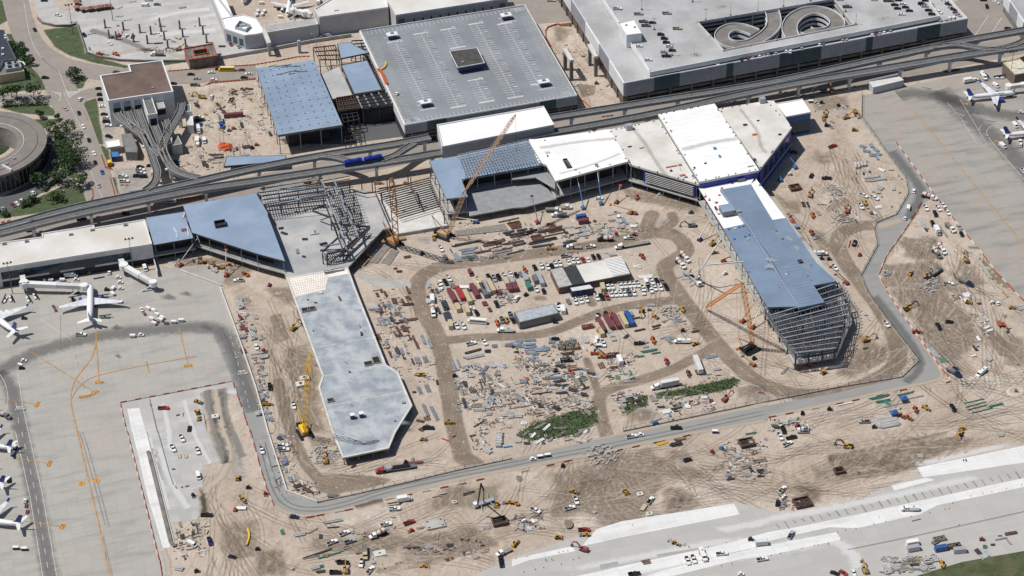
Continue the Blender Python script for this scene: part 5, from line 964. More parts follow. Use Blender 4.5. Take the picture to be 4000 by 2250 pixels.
def m_pickup(c,load=0):
 p=[('body',MB().prof([(2.9,.5),(2.95,1.0),(2.8,1.15),(1.45,1.22),(-.75,1.22),(-.75,.5)],-1.,1.),c),('cabin',MB().box(-.78,1.35,-.88,.88,1.22,1.86,.42,.1),glass),('roof',bx(-.38,.85,-.74,.74,1.865,1.93),c)]
 bd=MB();bd.box(-2.95,-.8,-1,1,.5,.72);bd.box(-2.95,-.8,-1,-.9,.721,1.22);bd.box(-2.95,-.8,.9,1,.721,1.22);bd.box(-2.95,-2.87,-.895,.895,.721,1.2)
 p.append(('bed',bd,c));p.append(('>bed_liner',bx(-2.85,-.82,-.88,.88,.73,.76),black))
 if load == 1: p.append(('tool_box',bx(-1.35,-.85,-.85,.85,.78,1.35),silver))
 if load == 2: p.append(('bed_cover',bx(-2.9,-.82,-.93,.93,1.16,1.26),black))
 if load == 3: p.append(('load',bx(-2.5,-1.2,-.6,.6,.78,1.5,.1,.1),orange))
 if load == 4: p += [('tool_box',bx(-2.9,-.85,s*.8-.2,s*.8+.2,1.0,1.7),c) for s in (-1,1)]
 return p+wheels((-1.85,1.9),.9,.4,.28)+[('headlight',bx(2.9,2.97,s*.75-.2,s*.75+.2,.8,.98),lampm) for s in (-1,1)]
def cabp(c,x=0):
 return [('cab',MB().prof([(x+2.7,.7),(x+2.7,1.5),(x+1.3,1.75),(x+.9,2.6),(x-.9,2.75),(x-.9,.7)],-1.1,1.1),c),('>windscreen',MB().prof([(x+1.36,1.78),(x+.96,2.58),(x+1.02,2.6),(x+1.42,1.8)],-.95,.95),glass),('side_window',bx(x-.1,x+.8,-1.12,1.12,1.75,2.35),glass)]
def m_dump(c,bc=None): return cabp(c,2.2)+[('frame',bx(-4,1.3,-.5,.5,.6,.95),black),('dump_bed',MB().box(-4.2,1.1,-1.2,1.2,1.,2.3,-.1,-.05),bc or greyp),('>bed_floor',bx(-4.1,1.0,-1.15,1.15,2.31,2.36),concd)]+wheels((-3.2,-1.9,3.4),1.,.52,.4)
def m_mixer(c,dc=None):
 d=MB();pr=[(-3.6,.55),(-2.9,1.0),(-1.2,1.3),(.2,1.15),(1.1,.7)]
 for (x0,r0),(x1,r1) in zip(pr,pr[1:]): d.tube((x0,0,2.3-x0*.16),(x1,0,2.3-x1*.16),r0,12,r1)
 return cabp(c,2.6)+[('frame',bx(-4.2,1.7,-.5,.5,.6,1.),black),('drum',d,dc or concw),('>drum_band',MB().tube((-1.35,0,2.5),(-.6,0,2.4),1.36,14),redp if dc is None else greyp),('chute',MB().bar((-3.9,0,2.6),(-5.4,.2,1.3),.5,.3),silver)]+wheels((-3.2,-1.9,3.8),1.,.52,.4)
def m_tanker(c): return cabp(c,2.2)+[('frame',bx(-4,1.3,-.5,.5,.6,.95),black),('tank',MB().box(-4,1.1,-1.15,1.15,1.,2.5,.1,.35),c),('>hatch',bx(-1.7,-1.,-.3,.3,2.51,2.7),black)]+wheels((-3.2,-1.9,3.4),1.,.5,.4)
def m_boxtruck(c): return [('cab',MB().prof([(3.9,.6),(3.9,1.4),(3.3,1.6),(2.9,2.3),(1.9,2.35),(1.9,.6)],-1.,1.),c),('>windscreen',MB().prof([(3.36,1.63),(2.96,2.28),(3.02,2.3),(3.42,1.65)],-.9,.9),glass),('box',bx(-3.6,1.8,-1.2,1.2,.9,3.2),white)]+wheels((-2.3,2.9),.95,.45,.3)
def m_flatbed(c,L=4.): return cabp(c,2.)+[('flat_bed',bx(-L,.9,-1.2,1.2,.95,1.15),timberg),('headboard',bx(.92,1.02,-1.2,1.2,1.16,2.2),greyp)]+wheels((-L+1,3.2),1.,.48,.35)
def m_semi(c,L=14,kind='flat',tc=None):
 p=cabp(c,1.8)+[('sleeper',bx(-.2,.88,-1.1,1.1,2.76,3.3,.2,.1),c),('frame',bx(-3,.8,-.5,.5,.6,1.),black)]+wheels((-2.4,-1.2,3.),1.,.5,.4)
 if kind == 'flat': p += [('trailer_bed',bx(-L-1.2,-.8,-1.25,1.25,1.15,1.4),timberg)]
 if kind == 'box': p += [('trailer_box',bx(-L-1.2,-.8,-1.3,1.3,1.15,4.),tc or offwhite)]
 if kind == 'load': p += [('trailer_bed',bx(-L-1.2,-.8,-1.25,1.25,1.15,1.4),greyp),('cargo',bx(-3.6,-1.2,-1.,1.,1.42,2.8),silver),('cargo',MB().box(-L+2,-4.4,-1.,1.,1.42,2.7,.1,.2),black)]
 if kind == 'dump': p += [('trailer_tub',MB().box(-L+1,-1.2,-1.25,1.25,1.2,2.8,-.1,-.05),tc or silver),('load',bx(-L+1.2,-1.4,-1.1,1.1,2.81,2.9),concd)]
 return p+wheels((-L+.6 if kind != 'dump' else -L+3,-L-.6 if kind != 'dump' else -L+1.8),1.,.5,.4)
def m_bus(c,L=10.5): return [('body',MB().box(-L/2,L/2-1,-1.22,1.22,.5,2.9,.05,.12),c),('hood',bx(L/2-.99,L/2,-1.,1.,.5,1.5),c),('window_band',bx(-L/2+.4,L/2-1.3,-1.24,1.24,1.7,2.35),glass),('roof_strip',bx(-L/2+.5,L/2-1.6,-.5,.5,2.91,2.98),white)]+wheels((-L*.28,L*.32),1.05,.48,.3)
def m_tug(c): return [('body',MB().prof([(1.6,.3),(1.6,.9),(.4,1.0),(.3,1.0),(-1.4,1.),(-1.4,.3)],-.8,.8),c),('canopy',bx(-.9,.4,-.7,.7,1.75,1.85),c),('window',MB().box(-.8,.3,-.62,.62,1.01,1.74),glass)]+wheels((-.9,1.),.72,.33,.22)
def m_cart(c): return [('frame',bx(-1.7,1.7,-.8,.8,.35,.5),black),('box',bx(-1.6,1.6,-.85,.85,.51,2.0),c),('roof',bx(-1.75,1.75,-.95,.95,2.01,2.12),white)]+wheels((-1.2,1.2),.7,.25,.15)
def m_opencart(c): return [('frame',bx(-1.7,1.7,-.8,.8,.4,.55),c),('side',bx(-1.65,1.65,-.8,-.72,.56,1.0),c),('side',bx(-1.65,1.65,.72,.8,.56,1.0),c)]+wheels((-1.2,1.2),.7,.25,.15)
def m_belt(c): return [('body',bx(-2.6,2.6,-.9,.1,.4,1.0),c),('belt',MB().add([(-3.6,.15,.8),(3.6,.15,1.9),(3.6,.85,1.9),(-3.6,.85,.8),(-3.6,.15,1.0),(3.6,.15,2.1),(3.6,.85,2.1),(-3.6,.85,1.0)],[(3,2,1,0),(4,5,6,7),(0,1,5,4),(1,2,6,5),(2,3,7,6),(3,0,4,7)]),black),('seat',bx(-.4,.4,-.7,-.1,1.01,1.5),black)]+wheels((-1.8,1.8),.75,.32,.22)
def tracksP(L=4.2,y=1.25,w_=.6,h=.9): return [('track',MB().prof([(-L/2,.3),(-L/2+.35,0),(L/2-.35,0),(L/2,.3),(L/2,h-.2),(L/2-.4,h),(-L/2+.4,h),(-L/2,h-.2)],s*y-w_/2,s*y+w_/2),black) for s in (-1,1)]
def m_excavator(c,dark=0,reach=1.):
 bm=MB();bm.bar((1.2,.1,1.9),(4.2*reach,.1,4.6),.55,.7);bm.bar((4.1*reach,.1,4.65),(6.6*reach,.1,3.6),.5,.6)
 return tracksP()+[('house',MB().box(-2.6,1.3,-1.4,1.4,1.05,2.1,.1,.1),c),('counterweight',MB().box(-3.2,-2.62,-1.4,1.4,1.1,2.3,.05,.1),c if not dark else black),('cab',MB().box(.1,1.9,.45,1.45,2.12,3.1,.1,.08),glass),('>cab_roof',bx(.2,1.8,.5,1.4,3.11,3.2),c),
  ('engine_cover',bx(-2.4,-.2,-1.2,.4,2.11,2.5),black if dark else greyp),('boom',bm,black if dark else c),('>stick',MB().bar((6.5*reach,.1,3.8),(7.5*reach,.1,1.2),.4,.5),black if dark else c),('>bucket',MB().prof([(6.6*reach,.2),(7.9*reach,.1),(8.1*reach,.9),(7.4*reach,1.4),(6.7*reach,1.)],-.7,.9),greyp)]
def m_dozer(c): return tracksP(3.6,1.1,.6,1.)+[('hull',MB().box(-1.8,1.8,-.75,.75,.8,1.7,.1,.1),c),('cab',MB().box(-1.3,.2,-.7,.7,1.72,2.9,.1,.08),glass),('>cab_roof',bx(-1.4,.3,-.8,.8,2.91,3.05),c),('blade',MB().box(2.4,2.7,-1.9,1.9,.15,1.3),c),('push_arm',bx(.5,2.39,1.45,1.6,.4,.65),c),('push_arm',bx(.5,2.39,-1.6,-1.45,.4,.65),c)]
def m_loader(c): return [('body',MB().box(-3.2,-.2,-1.1,1.1,.9,2.0,.1,.1),c),('front_frame',bx(.2,2.2,-.6,.6,.8,1.7),c),('cab',MB().box(-1.2,.3,-.7,.7,2.02,3.2,.1,.1),glass),('>cab_roof',bx(-1.2,.3,-.75,.75,3.21,3.35),c),('lift_arm',MB().bar((.8,-.8,1.9),(3.4,-.8,.9),.25,.4),c),('lift_arm',MB().bar((.8,.8,1.9),(3.4,.8,.9),.25,.4),c),('bucket',MB().prof([(3.3,.15),(4.6,.1),(4.2,.5),(3.9,1.3),(3.3,1.2)],-1.5,1.5),greyp)]+wheels((-2.1,1.6),1.15,.8,.55)
def m_skid(c): return [('body',MB().box(-1.5,.9,-.75,.75,.5,1.4,.1,.05),c),('cab',bx(-.6,.6,-.6,.6,1.42,2.0),black),('>cab_roof',bx(-.7,.65,-.65,.65,2.01,2.1),c),('bucket',MB().prof([(1.2,.1),(2.,.1),(1.8,.7),(1.2,.7)],-.9,.9),greyp)]+wheels((-.9,.7),.85,.4,.3)
def m_telehandler(c): return [('body',MB().box(-2.7,2.2,-1.0,1.0,.7,1.35,.1,.1),c),('cab',MB().box(-.6,.8,.2,1.1,1.37,2.4,.1,.05),glass),('boom',MB().bar((-2.4,-.4,2.1),(3.4,-.4,1.5),.55,.6),c),('fork_frame',bx(3.3,3.6,-1.,.5,.3,1.4),greyp),('fork',bx(3.61,4.8,-.9,-.75,.3,.4),greyp),('fork',bx(3.61,4.8,.1,.25,.3,.4),greyp)]+wheels((-1.8,1.6),1.05,.6,.42)
def m_backhoe(c): return [('body',MB().box(-1.6,2.2,-.6,.6,.8,1.6,.1,.1),c),('cab',MB().box(-1.2,.4,-.75,.75,1.62,2.6,.1,.1),glass),('>cab_roof',bx(-1.2,.4,-.8,.8,2.61,2.75),c),('front_bucket',MB().prof([(2.9,.15),(3.8,.1),(3.5,.8),(2.9,.9)],-1.1,1.1),greyp),('rear_boom',MB().bar((-1.7,0,1.2),(-3.2,0,2.9),.3,.4).bar((-3.2,0,2.8),(-4.4,0,1.),.28,.35),c),('rear_bucket',MB().prof([(-4.8,.2),(-4.1,.1),(-4.1,.9),(-4.7,1.)],-.4,.4),greyp)]+wheels((-1.1,),.9,.65,.4)+wheels((1.6,),.85,.45,.3)
def m_roller(c): return [('body',MB().box(-1.9,.4,-.8,.8,.7,1.5,.1,.1),c),('canopy',bx(-1.,.3,-.7,.7,2.4,2.5),c),('post',bx(-.9,.2,-.6,.6,1.51,2.39),glass),('drum',MB().tube((1.6,-1.,.75),(1.6,1.,.75),.75,16),greyp),('drum_frame',bx(.41,1.9,1.02,1.15,.6,.9),c),('drum_frame',bx(.41,1.9,-1.15,-1.02,.6,.9),c)]+wheels((-1.2,),.8,.6,.4)
def m_lift(c,L=9.,up=25,bc=None):
 a=R_(up);x,z=L*math.cos(a),1.7+L*math.sin(a)
 return [('chassis',bx(-1.6,1.6,-1.,1.,.4,.9),greyp),('turntable',MB().box(-1.7,1.1,-.9,.9,.95,1.8,.1,.1),c),('boom',MB().bar((-1.2,0,1.95),(x*.55-.6,0,1.9+(z-1.9)*.55),.45,.5),bc or c),('>fly_boom',MB().bar((x*.5-.6,0,1.9+(z-1.9)*.5),(x,0,z),.3,.34),bc or offwhite),('>basket',bx(x,x+1.,-.9,.9,z-.5,z+.4),c)]+wheels((-1.2,1.2),1.,.48,.32)
def m_scissor(c): return [('base',bx(-1.2,1.2,-.6,.6,.3,.7),c),('platform',bx(-1.2,1.2,-.6,.6,1.3,1.45),c),('lift_mast',bx(-.9,.9,-.3,.3,.71,1.29),greyp)]+wheels((-.9,.9),.6,.2,.15)
def m_trailer(c): return [('deck',bx(-2.6,2.2,-1.1,1.1,.6,.8),c),('drawbar',MB().bar((2.2,0,.65),(3.6,0,.6),.15),black)]+wheels((-.8,.1),1.15,.36,.2)
def m_container(c,L=6.): return [('box',bx(-L/2,L/2,-1.22,1.22,.1,2.7),c),('roof_panel',bx(-L/2+.12,L/2-.12,-1.1,1.1,2.71,2.76),c),('door',bx(L/2+.005,L/2+.07,-1.1,-.03,.3,2.5),c),('door',bx(L/2+.005,L/2+.07,.03,1.1,.3,2.5),c),('>corner_rail',bx(-L/2-.03,-L/2+.1,-1.25,1.25,2.55,2.74),c)]
def m_dumpster(c):
 b=MB();b.box(-3.2,3.2,-1.2,1.2,.1,.25)
 for s in (-1,1): b.box(-3.2,3.2,s*1.16-.05,s*1.16+.05,.251,1.8)
 b.box(-3.2,-3.1,-1.1,1.1,.251,1.8);b.box(3.1,3.2,-1.1,1.1,.251,1.8);l=MB();q=random.Random(4)
 for i in range(40): x,y,z=q.uniform(-2.8,2.6),q.uniform(-.9,.8),q.uniform(.9,1.5);l.box(x,x+q.uniform(.2,.8),y,y+q.uniform(.1,.4),z,z+.25)
 return [('bin',b,c),('scrap',l,timberg)]
def lattice(b,p,q_,w_,n,t=.14,taper=0):
 p,q_=Vector(p),Vector(q_);d=(q_-p).normalized();u=d.cross(Vector((0,0,1)))
 u=Vector((1,0,0)) if u.length < .05 else u.normalized()
 v=u.cross(d).normalized()
 def c(f,i,j):
  k=w_/2*(1 if not taper else min(1,min(f,1-f)*9+.25));return p+(q_-p)*f+u*(i*k)+v*(j*k)
 cs_=((-1,-1),(1,-1),(1,1),(-1,1))
 for i in range(n):
  f0,f1=i/n,(i+1)/n
  for k in range(4):
   (a,b_),(a2,b2)=cs_[k],cs_[(k+1) % 4];b.bar(c(f0,a,b_),c(f1,a,b_),t*1.4);b.bar(c(f0,a,b_),c(f1,a2,b2),t) if i % 2 == 0 else b.bar(c(f0,a2,b2),c(f1,a,b_),t)
 return b
def crane(name,label,base,tip,c,jib=None,w_=2.4,mast=None,hd=None,basec=None,mat_r=True):
 """crawler crane: crawlers, house, lattice boom to a real tip position, optional jib"""
 r=empty(name,tuple(base),0,label,'crane');L=lambda p: Vector(p)-Vector(base);tp=L(tip);hd=hd if hd is not None else math.atan2(tp.y,tp.x)
 ca,sa=math.cos(hd),math.sin(hd)
 def rot(b): b.v=[(x*ca-y*sa,x*sa+y*ca,z) for x,y,z in b.v];return b
 for s in (-1,1): rot(MB().prof([(-4.5,.4),(-4,0),(4,0),(4.5,.4),(4.5,1.2),(4,1.5),(-4,1.5),(-4.5,1.2)],s*2.9-.6,s*2.9+.6)).obj('track',black,r)
 rot(bx(-2.8,2.2,-2.2,2.2,.7,1.5)).obj('carbody',greyp,r);rot(bx(-5.2,1.8,-1.6,1.6,1.6,3.1)).obj('house',basec or c,r);rot(bx(-6.6,-5.25,-2.3,2.3,1.5,3.6)).obj('counterweight',basec or black,r)
 rot(bx(.6,2.4,1.65,2.7,1.6,3.2)).obj('cab',glass,r)
 foot=Vector((1.6*ca,1.6*sa,2.2));n=max(8,int((tp-foot).length/w_/1.1));lattice(MB(),foot,tp,w_,n,.14 if w_ < 3 else .28,1).obj('boom',c,r)
 back=Vector((-5*ca,-5*sa,3.4));bk=Vector((-9*ca,-9*sa,12));g_=MB();g_.bar(foot+Vector((0,0,.8)),bk,.4);g_.bar(back,bk,.25);g_.obj('gantry',c,r)
 q=MB();q.bar(bk,tp,.1);q.obj('pendant_line',greyp,r)
 if jib is not None:
  j=L(jib);lattice(MB(),tp,j,w_*.75,max(6,int((j-tp).length/w_)),.14,1).obj('jib',c,r)
  st=tp+(tp-foot).normalized()*5-Vector((ca,sa,0))*4;q=MB();q.bar(tp,st,.3);q.bar(st,j,.1);q.bar(st,bk,.1);q.obj('strut',c,r)
  tp=j
 q=MB();q.bar(tp,tp-Vector((0,0,max(2,tp.z*.35))),.1);q.obj('hoist_line',black,r);q=MB();q.box(tp.x-.4,tp.x+.4,tp.y-.3,tp.y+.3,tp.z-max(2,tp.z*.35)-1.2,tp.z-max(2,tp.z*.35));q.obj('hook_block',c,r)
 return r
def person_mesh():
 """one standing body, built as a skinned skeleton and frozen to a mesh"""
 V=[(0,0,.95),(0,0,1.2),(0,0,1.42),(0,0,1.52),(.02,0,1.66),(0,.1,.9),(.03,.12,.5),(0,.12,.08),(.14,.13,.05),(0,-.1,.9),(-.02,-.12,.5),(-.03,-.12,.08),(.12,-.13,.05),(0,.2,1.4),(.02,.27,1.12),(.12,.28,.9),(0,-.2,1.4),(.02,-.27,1.12),(.12,-.28,.9)]
 E_=[(0,1),(1,2),(2,3),(3,4),(0,5),(5,6),(6,7),(7,8),(0,9),(9,10),(10,11),(11,12),(2,13),(13,14),(14,15),(2,16),(16,17),(17,18)]
 Rr=[.14,.15,.13,.06,.11,.1,.07,.05,.05,.1,.07,.05,.05,.07,.05,.04,.07,.05,.04]
 me=bpy.data.meshes.new('body');me.from_pydata(V,E_,[]);o=bpy.data.objects.new('body_tmp',me);COL.objects.link(o);md=o.modifiers.new('s','SKIN');sv=me.skin_vertices[0].data
 for i,r in enumerate(Rr): sv[i].radius=(r,r)
 sv[0].use_root=True;o.modifiers.new('u','SUBSURF').levels=1
 dg=bpy.context.evaluated_depsgraph_get();m2=bpy.data.meshes.new_from_object(o.evaluated_get(dg));bpy.data.objects.remove(o);m2.materials.clear();return m2
# ---------------------------------------------------------------- placing copies, each an object of its own
PROTO={};REG=[]
def place(key,parts,name,loc,rz,base,cat,px,group=None,lab=None,scale=1.):
 if key not in PROTO: PROTO[key]=[(it[0],it[1].mesh(it[0].lstrip('>'),it[2])) for it in parts()]
 if len(PROTO[key]) == 1: r=bpy.data.objects.new(name,PROTO[key][0][1]);COL.objects.link(r);r.location=loc;r.rotation_euler=(0,0,rz)
 else:
  r=empty(name,tuple(loc),rz)
  lp=r
  for nm,me in PROTO[key]:
   o=bpy.data.objects.new(nm.lstrip('>'),me);COL.objects.link(o)
   if nm[0] == '>': o.parent=lp
   else: o.parent=r;lp=o
 r['category']=cat
 if scale != 1: r.scale=(scale,)*3
 if lab: r['label']=lab
 else: REG.append([r,base,px])
 if group: r['group']=group
 return r
KIND={'car': (m_car,'car','passenger car','car','cars on roads and decks'),'suv': (lambda c: m_car(c,1),'sport_utility_car','tall car','car','cars on roads and decks'),'van': (m_van,'van','van','van','vans'),
 'p': (m_pickup,'pickup_truck','pickup truck','pickup','pickup trucks'),'p1': (lambda c: m_pickup(c,1),'pickup_truck','pickup with toolbox','pickup','pickup trucks'),'p2': (lambda c: m_pickup(c,2),'pickup_truck','pickup with covered bed','pickup','pickup trucks'),'p3': (lambda c: m_pickup(c,3),'pickup_truck','pickup carrying orange load','pickup','pickup trucks'),'p4': (lambda c: m_pickup(c,4),'pickup_truck','utility-body pickup','pickup','pickup trucks'),
 'dump': (m_dump,'dump_truck','dump truck','dump truck','dump trucks'),'mixer': (m_mixer,'mixer_truck','concrete mixer truck','mixer truck','concrete mixer trucks'),'tank': (m_tanker,'tanker_truck','water tanker truck','tanker truck','tanker trucks'),'box': (m_boxtruck,'box_truck','box truck','truck','box trucks'),'flat': (m_flatbed,'flatbed_truck','flatbed truck','truck','flatbed trucks'),
 'bus': (m_bus,'bus','school bus','bus',None),'tug': (m_tug,'baggage_tug','baggage tug','tug','baggage tugs'),'cart': (m_cart,'baggage_cart','covered baggage cart','baggage cart','covered baggage carts'),'ocart': (m_opencart,'baggage_cart','open baggage cart','baggage cart','open baggage carts'),'belt': (m_belt,'belt_loader','belt loader','belt loader','belt loaders'),
 'exc': (m_excavator,'excavator','excavator','excavator','excavators'),'excd': (lambda c: m_excavator(c,1),'excavator','excavator with dark boom','excavator','excavators'),'doz': (m_dozer,'bulldozer','bulldozer','bulldozer','bulldozers'),'load': (m_loader,'wheel_loader','wheel loader','loader','wheel loaders'),'skid': (m_skid,'skid_loader','skid loader','skid loader','skid loaders'),
 'tele': (m_telehandler,'telehandler','telehandler','telehandler','telehandlers'),'back': (m_backhoe,'backhoe','backhoe','backhoe','backhoes'),'roll': (m_roller,'road_roller','road roller','roller','road rollers'),'sc': (m_scissor,'scissor_lift','scissor lift','lift','scissor lifts'),'trl': (m_trailer,'utility_trailer','flat utility trailer','trailer','utility trailers'),
 'cont': (m_container,'shipping_container','shipping container','container','shipping containers'),'cont2': (lambda c: m_container(c,12.),'shipping_container','long container','container','shipping containers'),'bin': (m_dumpster,'dumpster','open scrap dumpster','dumpster','dumpsters')}
SCL={'load': .68,'doz': .8,'tele': .85,'back': .85,'exc': .85,'excd': .9,'skid': .9,'roll': .9,'cart': .85,'ocart': .85}
def V(k,c,t,x,y,a=0,z=0.,lab=None):
 f,nm,base,cat,grp=KIND[k];p=W(t,x,y,z);sx=src(t,x,y)
 return place(k+c,lambda: f(CAP[c]),nm,p,ang(t,x,y,a),CNAME[c]+' '+base,cat,sx,grp,lab,SCL.get(k,1))
def VS(t,s,z=0.):
 for it in s.split(';'):
  w_=it.split()
  if w_: V(w_[0],w_[1],t,float(w_[2]),float(w_[3]),float(w_[4]) if len(w_) > 4 else 0,z)
def row(t,k,cols_,x0,y0,x1,y1,a,z=0.):
 n=len(cols_)
 for i,c in enumerate(cols_):
  if c != '.': V(k if k != 'p' else random.choice(('p','p','p1','p2','p4')),c,t,x0+(x1-x0)*i/max(1,n-1),y0+(y1-y0)*i/max(1,n-1),a+random.uniform(-2,2),z)
def lift(c,t,x,y,a,L=9,up=25,bc=None,z=0.):
 p=W(t,x,y,z);place(f'lift{c}{L}{up}{bc}',lambda: m_lift(CAP[c],L,up,CAP.get(bc)),'boom_lift',p,ang(t,x,y,a),f"{CNAME[c]} boom lift with {'long raised' if L*math.sin(R_(up)) > 8 else 'long low' if L > 9 else 'short folded'} arm",'boom lift',src(t,x,y),'boom lifts')
# ---------------------------------------------------------------- vehicles, area by area
VS('00',"suv w 585 160 -10;car k 350 307 -60;car k 445 12 0;van w 1465 62 0;van w 1495 8 0;car g 1580 52 0;car w 1105 443 -35;car w 1270 368 40;car k 1335 375 70;car w 1595 350 -35;suv k 848 360 -60;suv k 455 790 0;tele o 1165 552 -20;dump w 1585 560 180;car m 1170 732 0;car m 2320 452 -55;p w 2420 470 30;bus Y 2280 712 180;car k 1920 755 0;car w 2125 735 180;car k 2200 702 180;car m 2428 712 180;car w 2500 750 180;car k 2455 787 0;car s 1980 798 0;suv w 2150 812 0;car k 1740 847 0;p g 1960 862 0;suv w 805 1008 50;car s 658 1102 -45;car k 795 1145 -75;car w 838 1280 -65;car k 895 1418 -70;car k 995 898 0;suv k 1018 1010 0;car w 1035 1075 5;car k 1050 1155 0;p w 1080 1200 0;p k 1080 1232 0;suv w 1090 1270 0;suv k 1095 1380 -15;exc y 2025 985 170;p w 2005 1190 0;p k 2005 1218 0;box w 1995 1320 -75;box w 1985 1425 85;van w 2055 1425 -80;suv w 2130 980 70;p t 2325 1005 60;back y 2180 1060 150;back y 2350 945 -20;skid o 2350 1300 0;skid g 2305 1320 0;car b 2015 1255 90;tele o 1000 552 0;exc y 1800 505 10;trl t 1790 385 -25;suv k 1010 960 0")
V('cont2','m','00',2350,1175,5)
lift('o','00',1195,365,90,6,30)
place('semid',lambda: m_semi(CAP['b'],9,'dump',CAP['w']),'dump_truck',W('00',2225,1265),ang('00',2225,1265,-75),'','dump truck',(0,0),'dump trucks','white tub trailer truck with bright blue cab in the sandy yard')
VS('01',"car w 510 15 -10;car w 555 188 5;car m 550 210 5;car w 945 100 -60;car k 958 195 -75;car b 1028 290 -70;car s 992 425 -75;car s 1018 568 85;p w 1235 335 0;p w 1250 383 0;p w 1410 268 0;p w 1420 302 0;suv k 1410 240 0;suv k 1445 335 0;suv k 1375 330 0;car k 1510 225 0;p w 1540 300 80;car w 340 500 -40;car s 320 535 -40;car w 228 578 -40;car w 175 605 -40;car m 135 622 -40;car s 35 660 -50;car k 0 690 -45;car k 480 70 0;suv k 305 878 5;p k 820 760 10;suv k 1265 705 0;p w 1725 590 0;car s 1785 45 75;car s 1835 45 75;car b 1765 180 0;car k 1765 205 0;car s 1755 95 10;van w 1990 8 85;skid k 2535 45 60;skid o 2580 15 0;van w 1460 1260 -70;tug w 1100 1305 85;tug w 1190 1350 0;tug w 1210 1400 0;box w 715 1335 0;p w 2400 1380 180;tele o 2475 1320 150;exc y 2210 1250 180;back y 2040 1200 180;back y 2300 1225 180;skid y 905 1300 0")
lift('o','01',1815,1225,35,22,28,'g');lift('o','01',2275,1325,80,13,50);V('load','g','01',2010,1170,90)
VS('K',"cart w 745 410 85;cart w 850 420 0;cart w 1040 420 0;tug w 1270 410 0;cart w 130 960 -25;cart w 1885 560 50;cart w 1880 650 -45;tug w 2010 555 0;tug k 1780 575 0;belt w 85 740 60;belt w 185 725 -75;belt w 475 735 -65;belt w 590 685 -65;tug k 1215 735 -70;tug k 400 1050 0;p w 1350 1325 0;ocart m 925 910 -70;ocart m 890 850 -60;tug g 2000 780 0;belt g 1720 690 0;belt g 1750 1030 0")
VS('02',"ocart m 1455 265 -60;tug w 1425 225 -60;cart w 1490 215 -25;cart w 1545 235 -25;cart w 1580 275 -25;cart w 1630 308 -25;cart w 1525 320 -20;cart w 1615 330 -25;cart w 1550 365 -20;ocart m 1580 345 -20;ocart m 1675 360 0;cart w 1748 352 0;cart w 1822 335 0;cart w 1335 492 0;tug w 1418 480 0;tug w 240 738 0;ocart w 200 770 -20;tug k 218 812 0;load y 1990 1150 -20;p r 1645 1215 0;roll y 2000 1320 80;doz y 1990 1260 110;car k 1905 1420 80;mixer g 30 1290 -20")
VS('03',"p w 1830 75 -65;p w 1740 175 -65;ocart t 1805 250 -75;ocart t 1868 250 -75;p w 1990 200 -75;van w 1995 455 -75;doz y 2395 480 75;skid k 2500 570 0;back y 2445 690 -50;skid o 2365 790 80;trl w 2430 775 0;p k 2080 848 0;p n 2110 1110 -75;ocart t 2075 1010 70;car k 2340 1268 -20;cart n 160 1180 0;cart n 245 1190 0;tug w 255 705 80;ocart m 265 750 80;ocart m 275 810 80;cart n 155 172 60;cart n 130 235 70;skid g 95 190 0;skid k 1945 648 -60;suv k 90 490 90;skid k 1980 1410 10;van w 1935 1140 -30")
VS('12',"p k 140 1000 -85;p w 380 1190 -80;suv w 5 600 -70;skid r 80 635 -40;tele y 110 1175 0;exc y 380 410 40;tele y 1660 880 180;mixer w 1780 240 -85;p w 2020 385 -70;p w 2085 385 -70;suv k 2420 170 -65;skid k 2225 260 -70;tank w 2515 440 180;p w 2165 565 15;p w 2295 550 -55;tele y 1935 1360 0;p k 1735 1415 0;skid k 2000 890 0")
VS('13',"p w 60 195 -75;p w 270 150 5;p w 280 190 5;exc y 700 300 95;suv n 385 865 -8;p4 w 1395 785 5;box w 1490 695 10;p1 w 1310 940 12;p w 890 1030 22;p w 765 1120 22;p s 945 1110 18;p r 1540 920 20;mixer w 1240 1045 200;skid o 1560 1000 200;skid r 95 630 -80;dump t 1095 1230 -85;p2 w 1060 1330 -100;p w 1150 1400 45;p4 k 875 1325 0;p4 k 800 1425 0;load y 1690 1365 0;exc y 905 1400 90;skid k 20 1190 0;roll y 1680 85 0;skid k 1505 315 60;load y 2540 720 180;doz y 2420 740 -90;flat w 2500 1220 205;p k 2460 1290 -80;p k 2465 1330 -80;trl t 770 180 0")
doc=V('trl','g','13',770,650,0)
place('semir',lambda: m_semi(CAP['r'],15,'load'),'semi_truck',W('13',1290,405),ang('13',1290,405,189),'','truck',(0,0),'semi trucks','long flatbed semi truck with bright red cab below the west pier slab')
VS('11',"p w 1860 1060 -60;trl g 1905 1145 -60;skid k 1670 1110 40;load y 1790 950 -80;tele y 1225 400 0;skid y 1500 400 0;skid r 1040 1115 20;skid r 1120 1140 20;skid r 135 1425 60;exc y 520 390 0;suv w 1855 1405 -60")
VS('G',"p w 290 610 -60;p k 385 540 -60;p1 w 440 475 -60;trl g 510 600 -60;van m 800 385 -65;p w 925 500 -75;p k 1105 455 -65;p s 1195 475 -70;p k 1270 455 -65;p w 1365 435 -65;p3 w 1465 405 -65;suv k 1560 420 -65;trl g 1640 405 -60;back o 1710 340 -60;p k 1875 305 -65;p1 w 1985 265 -75;p w 2085 270 -75;p k 1235 905 -65;p w 1565 815 55;skid k 1725 745 30;p w 1895 650 -65;suv k 2020 690 -70;suv k 905 1055 -65;tank w 175 1035 -80;p w 570 1265 -65;p w 680 1270 -60;tele o 1250 1215 -70;tele y 1400 1170 -75;p g 1325 1170 -75;p g 1465 1090 -75;suv k 1510 1180 -60;tank w 1390 1350 180;car w 810 975 0")
